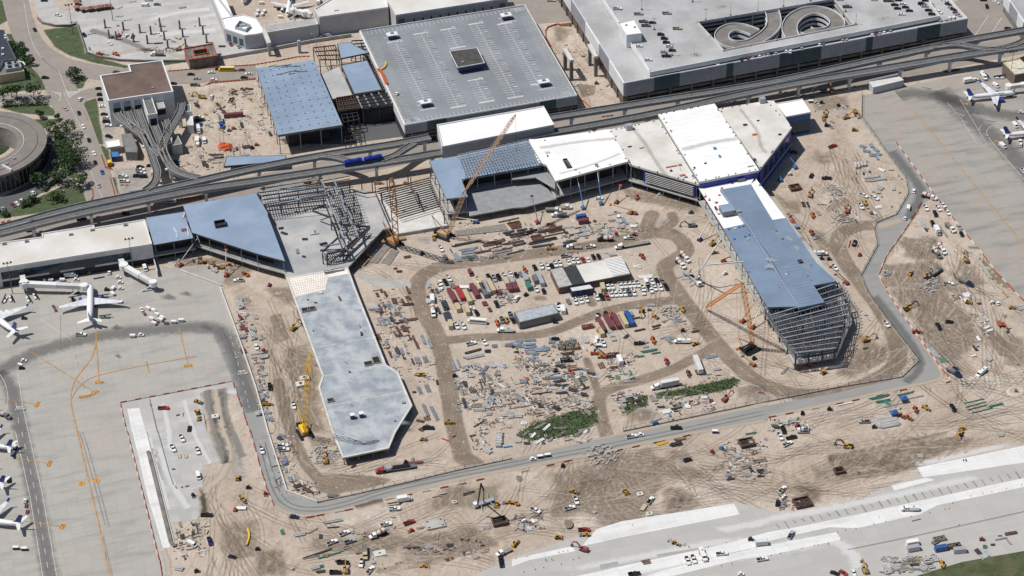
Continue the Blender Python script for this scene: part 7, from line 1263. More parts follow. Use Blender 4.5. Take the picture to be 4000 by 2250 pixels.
line('30',2215,160,2070,370,w_=.3,z=.1,m=paintw,sm=0,nm='lane_line');line('30',2350,180,2240,345,w_=.3,z=.1,m=paintw,sm=0,nm='lane_line')
jm=mat("joint_dark",(.27,.265,.25),.9)
for i in range(30):
 x=80+i*86;y0=935-i*18.6;d=random.uniform(20,75);line('33',x,y0-d*.2,x+20+d*.4,y0+d*.8,w_=random.uniform(.5,1.1),z=.1,m=jm,sm=0,nm='joint_stain')
line('33',800,1185,1500,1040,2574,800,3000,720,w_=.25,z=.1,m=rust,sm=0,nm='dowel_line');line('33',810,1190,1510,1046,2574,808,3000,728,w_=.2,z=.1,m=jm,sm=0,nm='dowel_line');line('23',450,930,451,931,w_=.1,z=.1)
wsm=mat("drift_white",(.66,.66,.65),.9,0,.1,.4)
wso=softmat('pale_dust',(.72,.72,.71),.7)
for a_,hw in (([('23',2000,1010,2574,900),('33',0,880,700,760,1500,590,2200,430)],5),([('23',900,1449,1700,1330,2574,1180),('33',600,1090)],9),([('23',300,1449,2574,1010)],5),([('33',600,1060,850,1200,900,1400)],7),([('33',1300,380,2574,90)],4),([('23',1200,980,2200,800)],4)): soft('pale_dust',smoothline(MP(0,*a_),1),hw,wso,.075,kind='structure')
line('02',1505,1115,1585,1449,w_=.5,z=.2,m=greyp,sm=0,nm='slab_joint');line('03',1590,0,1700,400,1745,535,w_=.5,z=.2,m=greyp,sm=0,nm='slab_joint')
# ================================================================ SIDE WALLS, FENCES, BARRIERS
def fence(name,lab,pts,h=2.4,step=7.5,panel=None,pm=None,zp=0.):
 P=smoothline(pts,0);r=empty(name,(P[0].x,P[0].y,0),0,lab,'fence');O=Vector(r.location)
 for k_,(a,b) in enumerate(zip(P,P[1:])):
  n=max(1,int((b-a).length/step))
  for i in range(n):
   c=lerp(a,b,i/n)-O;q=MB();q.box(c.x-.09,c.x+.09,c.y-.09,c.y+.09,0,h+.3);q.obj('post',pm or greyp,r) if len(r.children) < 99 else None
  q=MB();q.bar((a.x-O.x,a.y-O.y,h),(b.x-O.x,b.y-O.y,h),.1);q.bar((a.x-O.x,a.y-O.y,h*.5),(b.x-O.x,b.y-O.y,h*.5),.06)
  if panel: q=MB();q.bar((a.x-O.x,a.y-O.y,h/2+.05),(b.x-O.x,b.y-O.y,h/2+.05),.08,h);q.obj('panel',panel,r)
  else: q.obj('rail',greyp,r);q=MB();q.bar((a.x-O.x,a.y-O.y,.35),(b.x-O.x,b.y-O.y,.35),.45,.7);q.obj('footing',mat("dusty_block",(.36,.33,.29),.9),r)
def pl(t,*a): return [W(t,a[i],a[i+1]) for i in range(0,len(a),2)]
fence('chain_fence','chain-link fence on blocks along the inner edge of the lower service road',pl('13',620,712,960,640,1500,515,2000,395,2574,272),2.6,5.)
fence('chain_fence','chain-link fence continuing below the weed plots to the sharp road bend',pl('22',1120,1440,1800,1300,2574,1140)+pl('32',700,1000,1345,895,1512,735),2.6,5.5)
fence('chain_fence','chain-link fence up the east side of the haul loop to the gate',pl('32',1512,735,1180,310,1000,60)+pl('31',930,1330,1100,1020,1065,870,1090,790,1290,710,1410,500,1385,350,1120,0),2.6,7)
fence('chain_fence','chain-link fence beside the right apron below the guideway',pl('30',945,960,940,1190,1130,1449),2.6,7)
mwall=mat("jersey_concrete",(.50,.48,.45),.9,0,.08,.5)
def lowwall(lab,pts,h=1.1,hw=.3,m=None,nm='barrier_wall'):
 o=strip(nm,pts,hw,m or mwall,.02,h);o['label']=lab;o['category']='wall';return o
lowwall('white concrete wall along the left service road edge down to the corner',pl('02',2215,0,2330,310,2420,560,2574,1010)+pl('12',120,1449)+pl('13',310,600,620,715),1.2,.35,concw)
lowwall('dark curved retaining wall under the upper left parking plaza',pl('00',380,190,430,240,560,270,700,268,775,250,830,420,870,540,1000,580,1200,615,1500,625,1880,622),1.6,.5,concd);lowwall('pale curved edge wall of the service yard north of the street',pl('00',1880,640,2250,590,2574,535)+pl('10',300,480,560,430,960,370),2.4,.4,conc)
lowwall('dark concrete drain wall along the fresh white slab',pl('03',1490,205,1600,640,1715,1110,1760,1160),1.0,.9,concd);lowwall('narrow wall line west of the white drain',pl('03',1470,0,1560,350,1690,870,1760,1150),.6,.2,concw)
lowwall('wooden screen wall by the left terminal apron corner',pl('01',1540,1160,1590,1335),4,.2,offwhite);lowwall('low block wall curving across the pier pad',pl('01',1820,1280,2230,1430),1.2,.3,concw)
def barriers(t,pts,cols_='rw',st=2.1,h=.75,lab='',grp='',L=1.9,maxn=200,w_=.4):
 P=[W(t,pts[i],pts[i+1]) for i in range(0,len(pts),2)];k_=0
 for a,b in zip(P,P[1:]):
  n=max(1,int((b-a).length/st));d=math.atan2(b.y-a.y,b.x-a.x)
  for i in range(n):
   c=cols_[k_ % len(cols_)];k_ += 1
   if c == '.' or k_ > maxn: continue
   p=lerp(a,b,(i+.5)/n);m=barred if c == 'r' else (barwhite if c == 'w' else orange)
   place(f'bar{c}{L}{h}',lambda: [('barrier_body',MB().add([(-L/2,-w_/2,0),(L/2,-w_/2,0),(L/2,w_/2,0),(-L/2,w_/2,0),(-L/2,-.12,h),(L/2,-.12,h),(L/2,.12,h),(-L/2,.12,h)],[(3,2,1,0),(4,5,6,7),(0,1,5,4),(1,2,6,5),(2,3,7,6),(3,0,4,7)]),m),('cap',bx(-L/2+.1,L/2-.1,-.09,.09,h+.01,h+.1),m)],'water_barrier',p,d,'','barrier',(0,0),grp,f"{'red' if c in 'ro' else 'white'} plastic water-filled barrier {lab}")
 return
G1='in the alternating red and white line'
barriers('02',(1210,1155,1500,1100,2335,940),'rw',3.6,.75,'between the left apron and the dug-up slab','barriers along the dug-up slab',3.5)
barriers('02',(1210,1160,1275,1449),'rw',3.6,.75,'down the west side of the dug-up slab','barriers down the dug-up slab',3.5);barriers('03',(1280,0,1440,640,1600,1290),'rw',3.6,.75,'down the west side of the dug-up slab','barriers down the dug-up slab',3.5);barriers('03',(1605,1290,1630,1449),'r',3.6,.75,'down the west side of the dug-up slab','barriers down the dug-up slab',3.5)
barriers('02',(2340,945,2430,1200,2510,1449),'rwr',4.6,.75,'on the west kerb of the left service road','barriers on the service road west kerb',4.4);barriers('13',(-60,-20,40,350,100,550,180,745),'rrw',3.6,.75,'on the west kerb of the left service road','barriers on the service road west kerb',3.5)
barriers('31',(1285,-20,1650,480,1920,820,2080,1015),'rw',4.4,.75,'between right apron and service road','barriers on the right apron edge',4.2);barriers('31',(2090,1020,2300,1300,2450,1449),'rwr',4.4,.75,'between right apron and wet trench','barriers by the wet trench',4.2);barriers('32',(2440,0,2574,130),'rw',4.4,.75,'between right apron and wet trench','barriers by the wet trench',4.2)
barriers('31',(1545,585,1395,840,1190,1130,1115,1320,1190,1449),'rrw',3.6,.75,'on the east kerb of the right haul gate road','barriers on the gate road kerb',3.5);barriers('32',(1190,30,1480,450,1780,860),'rw',3.6,.75,'on the east kerb of the right service road','barriers on the right road kerb',3.5)
barriers('32',(1790,850,1840,940,1780,960),'rwr',2.6,.75,'heaped at the sharp road bend','barriers at the road bend',2.5);barriers('32',(1400,1020,600,1190,0,1305),'r..w..r.',4.4,.75,'spaced along the south kerb','barriers on the south kerb',4.2);barriers('23',(1800,35,600,290,0,430),'r..w..r.',4.4,.75,'spaced along the south kerb','barriers on the south kerb',4.2);barriers('13',(2300,475,1300,690),'r.w.',4.4,.75,'spaced along the south kerb','barriers on the south kerb',4.2);barriers('13',(980,780,500,870,270,815),'rw.r',4.4,.75,'at the bottom road corner','barriers at the bottom corner',4.2)
barriers('00',(1690,720,2050,690,2574,655),'o',2.3,.75,'north of the street by the formwork pit','red barriers north of the street',2.2);barriers('00',(2030,885,2120,840,2574,800),'o',2.3,1.1,'south of the street by the sandy yard','red barriers south of the street',2.2);barriers('10',(0,652,200,620,420,575,545,570),'o',2.3,.75,'along the dug verge west of the garage','red barriers at the dug verge',2.2)
barriers('20',(610,262,560,270,450,250,360,280,335,320,340,380,390,470),'o',2.3,1.1,'rimming the sandy lot between the garages','red barriers in the garage lot',2.2);barriers('20',(345,440,415,580),'o',2.2,1.6,'on the right edge of the grey parking deck','red barriers on the deck edge',2.1);barriers('20',(680,990,790,1085),'o',2.3,.75,'at the south end of the lot between the garages','red barriers at the lot end',2.2)
barriers('01',(1015,110,1060,240,1135,262),'o',2.3,1.1,'round the tent lawn corner','barriers round the tent lawn',2.2);barriers('01',(930,455,935,540,885,615),'o',2.4,.75,'on the curved lawn kerb by the viaduct','barriers on the lawn kerb',2.3);barriers('01',(1105,340,1165,555),'o',2.4,.75,'beside the car park entrance','barriers by the car park',2.3);barriers('01',(415,712,640,680),'o',2.2,.75,'below the lower lawn','barriers below the lawn',1.9);barriers('01',(0,795,120,770),'o',2.4,.75,'at the far left street edge','barriers at the left street edge',2.3)
barriers('01',(1770,570,1950,545),'o',2.,1.2,'heaped under the viaduct, front row','barriers under the viaduct',1.9);barriers('01',(1850,560,2070,530),'o',2.,1.2,'heaped under the viaduct, rear row','barriers under the viaduct rear row',1.9);barriers('01',(1820,235,1900,300),'o',2.,.75,'heaped by the curved guideway','barriers by the curved guideway',1.9);barriers('01',(1205,415,1300,418),'o',2.,.75,'in front of the parked pickups','barriers by parked pickups',1.9)
barriers('31',(808,1045,830,970),'o',2.4,.75,'left of the lone pickup in the loop','barriers by the lone pickup',2.3);barriers('31',(893,1048,912,1005),'o',2.4,.75,'right of the lone pickup in the loop','barriers right of the lone pickup',2.3)
barriers('20',(900,1180,1020,1165),'o',2.3,.75,'under the guideway south of the lot','barriers under the guideway',2.2);barriers('13',(1865,70,1945,100),'o',2.3,.75,'near the haul road bend','barriers near the haul bend',2.2);barriers('13',(1960,60,2020,40),'o',2.3,.75,'near the haul road bend','barriers near the haul bend',2.2)
for t,x,y,s in (('01',2265,30,4.5),('01',2290,60,2.5),('01',2240,10,2.5)): c=W(t,x,y);q=MB();q.box(c.x-s,c.x+s,c.y-s*.5,c.y+s*.5,.05,1.6,s*.5,s*.2);SOLO.append(('tarpaulin','crumpled orange tarpaulin heap in the sandy yard','tarpaulin',q,orange,c,'orange tarpaulins in the sandy yard'))
for t,x,y,s,lab in (('32',1360,1140,2.1,'upright blue canopy beside the green pipe racks'),('32',1262,1282,2.2,'blue canopy over the concrete pad with workers')):
 c=W(t,x,y);r=empty('shade_canopy',tuple(c),0,lab,'canopy');q=MB();q.add([(-s,-s*.8,2.5),(s,-s*.8,2.5),(s,s*.8,2.5),(-s,s*.8,2.5),(0,0,3.4)],[(0,1,4),(1,2,4),(2,3,4),(3,0,4),(3,2,1,0)]);q.obj('canopy_top',bluep,r)
 for i in (-1,1):
  for j in (-1,1): bx(i*s*.9-.06,i*s*.9+.06,j*s*.7-.06,j*s*.7+.06,0,2.5).obj('leg',white,r)
# ================================================================ POLES, GANTRIES, CONES
def pole(lab,t,x,y,h,kind='lamp',grp='lamp posts',z=0.):
 p=W(t,x,y,z);n='high_mast_light' if h > 15 else 'street_lamp'
 def f():
  a=[('pole',MB().tube((0,0,0),(0,0,h),.28 if h > 15 else .14,8,.12),greyp if h > 15 else galv)]
  if h > 15: a += [('floodlight',bx(x_-.5,x_+.5,-.5,.5,h,h+.6),black) for x_ in (-2,0,2)]+[('crossarm',bx(-2.6,2.6,-.1,.1,h-.3,h-.01),greyp)]
  else: a += [('lamp_arm',MB().bar((0,0,h-.1),(-2.2,0,h+.1),.12),galv),('lamp_head',bx(-3.,-2.2,-.25,.25,h,h+.15),offwhite)]
  return a
 return place(f'pole{h}',f,n,p,0,'','street lamp' if h <= 15 else 'light mast',(0,0),grp,lab)
for a in (('tall light mast on the left terminal, near the angled jet bridge','01',1340,1260,21),('tall light mast at the far left jet bridge','K',212,630,21),('tall dark light mast on the lawn below the curved retaining wall','00',735,345,22),('tall light mast at the toll booths','00',1135,205,18),('tall light mast by the beige building at the right edge','30',2435,800,20),('tall light mast at the left end of the viaduct lawn','01',715,655,14),
    ('street lamp on the lawn inside the road bend','00',642,530,12),('street lamp on the verge right of the road bend','00',957,628,9),('tall light mast on the service yard north of the steel frame','10',395,215,16),('light post in front of the north steel hall','10',610,470,10)): pole(*a)
for a,b,lab in ((('20',535,700),('20',597,803),'grey concrete portal frame standing alone in the sandy lot'),(('20',782,655),('20',842,765),'grey concrete portal frame close to the tall garage wall')):
 A_,B_=W(*a),W(*b);r=empty('portal_frame',tuple((A_+B_)/2),0,lab,'concrete frame');O=Vector(r.location)
 for p in (A_,B_): q=MB();p=p-O;q.box(p.x-1,p.x+1,p.y-1,p.y+1,0,13.4);q.obj('column',mat("portal_grey",(.20,.20,.195),.85),r)
 q=MB();d=(B_-A_).normalized();u,v=A_-O-d*1.2,B_-O+d*1.2;q.bar((u.x,u.y,14.3),(v.x,v.y,14.3),2.6,1.75);q.obj('cap_beam',concw,r)
for x0,y0,x1,y1 in ((140,560,100,375),(440,530,435,450)):
 c=W('10',x0,y0);r=empty('bridge_pier',tuple(c),0,('wide' if x0 < 200 else 'narrow')+' concrete bridge pier standing in the dug verge','concrete pier');q=MB();q.box(-.9,.9,-.9,.9,0,9);q.obj('column',conc,r)
 if x0 < 200: q=MB();q.box(-1.3,1.3,-2,16,9.01,10.8);q.obj('cap_beam',concw,r)
dm2=[(770,15),(775,50),(775,102),(838,118),(902,112),(928,108),(983,104),(1022,96),(1065,90),(1100,86)]
for x,y in dm2: place('booth',lambda: [('cabin',bx(-1.3,1.3,-1,1,0,2.4),rust),('roof',bx(-1.9,1.9,-1.9,1.9,2.41,2.7),mat("booth_roof",(.25,.14,.10),.8))],'toll_booth',W('00',x,y),.2,'small brown-roofed toll booth','toll booth',src('00',x,y),'toll booths')
def cone(t,x,y,z=0.): place('cone',lambda: [('base',bx(-.3,.3,-.3,.3,0,.06),orange),('cone',MB().tube((0,0,.061),(0,0,.95),.24,8,.05),orange)],'traffic_cone',W(t,x,y,z),0,'orange traffic cone','traffic cone',src(t,x,y),'traffic cones')
for t,l in (('00',(765,722,850,748,962,770,540,440,545,465,855,1155,870,1180,880,1205,935,1245,685,890,985,1105)),('01',(605,855,660,838,705,820,848,790,885,778,922,768,948,760,975,750,990,742,1012,735,1035,728,1010,752,1645,1240,1670,1245,1130,690,1115,735)),
    ('33',(1065,930,1183,905,885,975,780,993,695,1013,735,1087,605,1128,500,1140,465,1145,340,1175,125,1225,30,1245,1780,780,1822,773,2040,648,2160,625,2250,605,2395,575,2550,540,1920,940,1625,815,1440,855,1858,718,1115,858)),('23',(470,1215,512,1205,560,1200,150,1258,40,1278,120,1410,235,1385,318,1368,495,1332,675,1272,615,1288,1212,942,2155,1115,1975,1160,1910,1170,2210,1330,2105,1350)),
    ('13',(900,400,1035,420,1040,60,1400,225,1720,340)),('12',(380,1040,415,1140,420,1160,250,690,250,710)),('21',(1530,640,1560,630,1545,650,1570,655,1760,900,1820,930))):
 for i in range(0,len(l),2): cone(t,l[i],l[i+1])
# ================================================================ PEOPLE
PM=person_mesh()
def worker(t,x,y,vest,a=0,z=0.):
 k_='person'+vest;p=W(t,x,y,z)
 vm={'g': mat("hi_vis_yellow",(.55,.75,.05),.8),'o': mat("hi_vis_orange",(.85,.16,.02),.8)}[vest]
 if k_ not in PROTO:
  b=PM.copy();b.materials.append(mat("work_denim",(.05,.07,.12),.9));v=MB();v.box(-.2,.2,-.25,.25,1.02,1.5,.03,.05);h=MB();h.tube((.02,0,1.7),(.02,0,1.84),.15,10,.09)
  PROTO[k_]=[('body',b),('vest',v.mesh('vest',vm)),('hard_hat',h.mesh('hard_hat',white))]
 place(k_,None,'person',p,a,f"worker in {'yellow' if vest == 'g' else 'orange'} vest and white hard hat",'person',src(t,x,y),'construction workers')
for t,l,z in (('21',(1690,265,1600,270),16),('21',(1945,520,1985,560,2040,600,2080,640,2055,690),13.1),('10',(205,890,225,900,298,970,450,700),14.1),('22',(2,2,),0),('11',(2352,650),5.1),('12',(1085,430,905,760),5.1),('31',(145,955,430,1225),14.3),('B',(490,240,632,80,970,170,920,110),14.3)):
 for i in range(0,len(l) if l[0] > 5 else 0,2): worker(t,l[i],l[i+1],'go'[i//2 % 2],i,z)
for t,l in (('13',(1075,1090,1020,1235,1405,1335,1450,1325,1485,1325,1225,1190,1270,1345)),('23',(283,800,300,795,1725,1150,1775,1165,1740,1140,338,1300,400,1290,1885,1240)),('32',(1465,355,1980,1130,1830,1160,2070,1200,450,1395)),('33',(1545,20,1500,45,1575,35,215,625,120,650)),('H',(1950,405,)),('02',(1512,1185,2140,1165)),('03',(1940,985,1940,1000)),('K',(1235,820,)),('01',(1280,180,1315,175,1340,155,2165,1300)),('J',(1500,240,1515,265,1590,270))):
 for i in range(0,len(l)-1,2): worker(t,l[i],l[i+1],'go'[(i//2) % 2],i)
# ================================================================ TREES
leafd=mat("foliage",(.045,.085,.025),.8,0,.4,.5,(.016,.036,.010));bark=mat("bark",(.10,.075,.055),.95)
def tree(lab,t,x,y,h,r_,seed,n=420,flatk=.8):
 p=W(t,x,y);e=empty('tree',tuple(p),0,lab,'tree','trees by the left road');g=random.Random(seed);q=MB();q.tube((0,0,0),(.2,.1,h*.5),.32,7,.2)
 for i in range(5): a=g.uniform(0,6.28);q.tube((.2,.1,h*.42),(math.cos(a)*r_*.6,math.sin(a)*r_*.6,h*.72),.14,5,.05)
 q.obj('trunk',bark,e);c=MB();cl=[(g.uniform(-.65,.65)*r_,g.uniform(-.65,.65)*r_,h*g.uniform(.55,.85),g.uniform(.3,.5)*r_) for _ in range(9)]+[(0,0,h*.72,r_*.55)]
 for i in range(n):
  X,Y,Z,k_=g.choice(cl);u=g.uniform(-1,1);a=g.uniform(0,6.28);s_=math.sqrt(1-u*u);m=k_*g.uniform(.7,1.05);P=Vector((X+s_*math.cos(a)*m,Y+s_*math.sin(a)*m,Z+u*m*flatk));w_=g.uniform(.35,.8)
  d1=Vector((g.gauss(0,1),g.gauss(0,1),g.gauss(0,.6))).normalized()*w_;d2=d1.cross(Vector((g.gauss(0,1),g.gauss(0,1),g.gauss(0,1)))).normalized()*w_*.8;c.add([P-d1,P+d2,P+d1,P-d2],[(0,1,2,3)])
 c.obj('crown',leafd,e);return e
for i,(lab,t,x,y,h,r_,n) in enumerate((('large round tree south of the curved building drive, upper','01',700,120,10,10.5,1000),('large round tree south of the curved building drive, lower','01',715,255,10,10.5,1000),('big dark tree right below the road fork lawn','00',640,1385,9,9.5,900),('small dark tree on the triangular lawn','00',755,800,7,6,450),('spreading tree by the left junction','00',345,1000,11,5.5,380),('middle roadside tree by the left junction','00',175,1010,12,5.5,380),('leftmost roadside tree by the junction','00',35,1020,11,5,350),
 ('slender roadside tree between two others','00',120,985,10,3.5,260),('tree on the lower lawn left of the mast','01',400,410,8,6,380),('tree on the lower lawn by the kerb','01',600,400,9,6,420),('tree at the right corner of the lower lawn','01',800,430,8,6,420),('low dark tree in the middle of the lower lawn','01',560,560,5,6,350),('bush row tree nearest the left terminal lawn','01',330,580,4,4,260),('small tree on the islet by the junction','00',405,1190,6,3.2,220),('hedge tree beside the plant building, upper','00',185,510,6,4.5,350),('hedge tree beside the plant building, middle','00',230,580,6,5,380),('hedge tree beside the plant building, lower','00',275,650,6,4.5,350),('small conical tree by the drive entrance','00',580,1210,4,2.4,160),('bush at the left end of the parked row','01',250,620,3,3.5,220),('bush at the far left of the parked row','01',60,720,3,3,200),('dark tree behind the lower lawn mast','01',690,180,8,6,450))): tree(lab,t,x,y,h,r_,i+1,n)
for lab,pts in (('clipped dark hedge along the drive below the left junction',pl('00',30,1075,250,1060,480,1050)),('clipped hedge beside the lower lawn car row',pl('01',440,480,520,410,600,350))):
 g=random.Random(3);c=MB()
 for a,b in zip(pts,pts[1:]):
  for i in range(160): p=lerp(a,b,g.random())+Vector((g.uniform(-1.2,1.2),g.uniform(-1.2,1.2),g.uniform(.3,1.9)));d1=Vector((g.gauss(0,1),g.gauss(0,1),g.gauss(0,.6))).normalized()*.6;d2=d1.cross(Vector((g.gauss(0,1),g.gauss(0,1),g.gauss(0,1)))).normalized()*.5;c.add([p-d1,p+d2,p+d1,p-d2],[(0,1,2,3)])
 o=c.obj('hedge',leafd);o['label']=lab;o['category']='hedge'
# ================================================================ STACKED MATERIAL
def stack(kind,m,L,n,w_,h,jit,seed):
 g=random.Random(seed);q=MB()
 for i in range(n):
  y=(i-(n-1)/2)*w_*1.25+g.uniform(-jit,jit)*.1;x0=-L/2+g.uniform(-jit,jit);x1=L/2+g.uniform(-jit,jit)
  if kind == 'pipe': q.tube((x0,y,h/2+.1),(x1,y,h/2+.1),h/2,8)
  elif kind == 'truss': q.bar((x0,y,.2),(x1,y,.2),.15);q.bar((x0,y,h),(x1,y,h),.15);[q.bar((lerp((x0,y,.2),(x1,y,.2),k_/10)),(lerp((x0,y,h),(x1,y,h),(k_+.5)/10)),.1) for k_ in range(10)]
  else: q.box(x0,x1,y-w_/2,y+w_/2,.12,.12+h*g.uniform(.8,1.05))
 if n > 3 and kind == 'beam' and seed % 2:
  for i in range(n-2): y=(i-(n-3)/2)*w_*1.3;q.box(-L/2+g.uniform(0,1.5),L/2-g.uniform(0,1.5),y-w_/2,y+w_/2,.16+h*1.06,.16+h*1.8)
 return q
MK={'R': ('beam',rust,'steel_beam_stack','rusty steel beams',.55,.6),'D': ('beam',darksteel,'steel_beam_stack','dark steel beams',.6,.7),'U': ('beam',bluesteel,'steel_beam_stack','blue-grey steel beams',.6,.6),'K': ('beam',mat("roof_deck_bundle",(.22,.29,.37),.5,.1),'deck_bundle','blue-grey metal decking bundle',.9,.8),'T': ('beam',timber,'timber_stack','yellow timber stack',.5,.6),'W': ('beam',timberg,'timber_stack','weathered timber stack',.5,.5),
   'G': ('pipe',galv,'pipe_stack','grey pipe stack',.5,.5),'N': ('pipe',green,'pipe_stack','green coated pipe row',.7,.6),'X': ('truss',galv,'truss_stack','galvanised truss stack',.5,1.2),'P': ('pipe',mat("culvert_grey",(.45,.44,.42),.8),'concrete_pipe_row','concrete pipe row',2.,1.9),'C': ('beam',conc,'concrete_block_row','grey concrete blocks',1.,1.),'M': ('beam',mat("black_pipe",(.05,.06,.075),.5),'pipe_stack','dark corrugated pipe stack',.8,1.1),'O': ('beam',orange,'plastic_crate','orange plastic crates',.9,.8),'S': ('beam',white,'wrapped_bundle','white wrapped bundles',.8,.7),'Q': ('beam',rust,'steel_plate','flat rusty steel plate',1.2,.12),'Y': ('beam',mat("pipe_yellow",(.62,.38,.05),.6),'steel_beam_stack','yellow painted beams',.55,.5),'L': ('beam',skyblue,'tarp_bundle','light blue wrapped bundle',.9,.6),'E': ('beam',maroon,'form_panel_stack','maroon form panels',1.,.8),'Z': ('beam',tyre,'rubber_bundle','black bundle',.5,.5)}
SEED=[0]
def ST(k,t,x,y,a,L,n,zz=0.):
 kd,m,nm,base,w_,h=MK[k];L=max(1,round(L*.7));w_ *= .78;h *= .85;v=SEED[0] % 3;SEED[0] += 1;p=W(t,x,y,zz)
 sz=('long' if L > 8 else 'short' if L < 4 else '')+' ';r=place(f'st{k}{L}{n}{v}',lambda: [(nm,stack(kd,m,L,n,w_,h,min(1.2,L*.08),v),m)],nm,p,ang(t,x,y,a)+random.uniform(-.03,.03),(sz+base).strip(),nm.replace('_',' '),src(t,x,y),'site material stacks')
def STS(t,s):
 for it in s.split(';'):
  w_=it.split()
  if w_: ST(w_[0],t,float(w_[1]),float(w_[2]),float(w_[3]),float(w_[4]),int(w_[5]))
STS('J',"R 1230 180 12 17 2;R 1315 225 12 10 4;R 1340 260 12 10 5;R 1355 300 10 9 5;D 1200 395 10 5 3;D 1285 370 10 4 3;D 1450 345 10 9 3;D 1450 390 12 24 3;D 1450 435 12 22 2;R 1605 320 12 3 2;R 1930 250 5 6 5;R 1960 285 5 6 4;R 1920 325 12 20 3;D 1930 355 12 20 2;R 2020 370 12 12 2;R 1990 420 12 18 2;R 1690 450 12 9 5;R 1720 490 12 10 5;D 1750 545 12 18 4;D 1830 520 12 20 4;D 1800 610 8 18 3;K 1810 595 8 17 1;D 520 575 11 24 2;R 980 540 12 18 2;R 960 590 12 14 3;R 1320 555 12 16 3;D 1410 590 12 11 3;R 1040 630 12 9 1;U 560 660 10 14 3;U 550 690 10 13 2;U 560 730 10 12 3;R 800 710 12 13 3;R 1120 680 12 18 2;U 1120 710 12 16 3;U 570 790 8 12 4;U 340 780 -62 9 4;K 380 820 -62 9 3;D 265 690 -60 6 1;R 980 800 15 5 3;D 1340 720 15 16 1;T 750 700 10 4 2;G 2210 300 5 5 3;G 2280 290 5 4 3;D 2250 545 12 10 3;R 2240 440 12 9 3;D 2350 410 12 15 1;G 2430 440 10 6 4;G 2470 330 8 6 5;G 2470 370 8 6 4;D 2390 310 10 5 1;C 900 800 0 2 2;G 1440 670 5 4 3;W 600 850 5 9 1;G 2250 510 8 7 1")
STS('12',"R 1220 70 -65 5 3;R 1260 30 -65 4 3;R 1300 60 -65 7 3;R 1390 130 -68 7 5;U 1340 160 -68 7 3;R 1470 130 -68 6 3;R 1530 140 -65 7 1;U 1240 180 -68 6 3;R 1290 180 -65 5 2;R 1355 260 -68 4 2;R 1405 260 -68 4 2;U 1240 345 -68 10 2;U 1280 340 -68 10 3;U 1335 330 -68 9 3;R 1530 325 8 15 4;D 1450 350 10 9 2;R 1430 425 -60 9 3;R 1480 410 -62 8 4;R 1520 420 -62 8 2;R 1600 540 -68 17 2;R 1630 580 -68 12 1;U 1680 520 -65 12 3;U 1750 560 -68 11 3;U 1465 640 -65 9 3;X 1620 730 -70 9 6;X 1700 720 -68 9 5;R 1575 740 -68 8 2;G 1470 240 0 4 2;X 1640 1030 -68 10 4;X 1720 1010 -68 10 5;X 1700 1230 -64 16 4;X 1790 1260 -62 18 4;Q 1720 1310 -62 6 3;Q 1690 1410 30 8 3;R 1650 1340 -10 5 3;D 1590 1050 0 3 2;D 1820 950 -80 5 2;M 1900 180 -65 11 4;M 1925 290 -68 11 5;M 1835 230 -68 9 2;U 1990 770 -68 11 2;U 2035 760 -65 11 2;X 2060 1000 -68 16 2;M 2095 1160 -72 11 2;Q 2175 1030 -62 7 3;D 2180 640 15 13 3;C 2190 690 12 14 3;G 2330 620 0 4 3;E 2300 160 -65 6 3;E 2350 220 -65 5 2;X 2400 590 0 4 5;X 2540 580 0 5 6;D 2330 640 0 4 4;G 2450 780 -15 12 4;X 2310 810 55 7 4;X 2420 860 60 7 4;W 2290 890 -70 6 3;D 2290 900 -75 12 1;D 2260 960 -75 12 1;S 2470 985 -30 9 1;W 2480 1060 5 11 5;W 2450 1170 -15 8 4;W 2240 1190 5 11 4;T 2230 1170 5 9 2;C 2240 1230 0 9 2;D 2240 1370 30 12 1;T 1960 410 -80 5 1;T 2110 230 -60 4 3;U 50 1000 -65 7 4;U 70 1090 -68 6 2;U 115 1080 -65 5 2;U 120 1260 5 6 3;U 155 1320 -65 5 3;C 80 870 5 4 3;T 1420 630 0 3 2;S 490 315 0 3 2;D 540 490 0 1 1;C 1220 370 0 1 1")
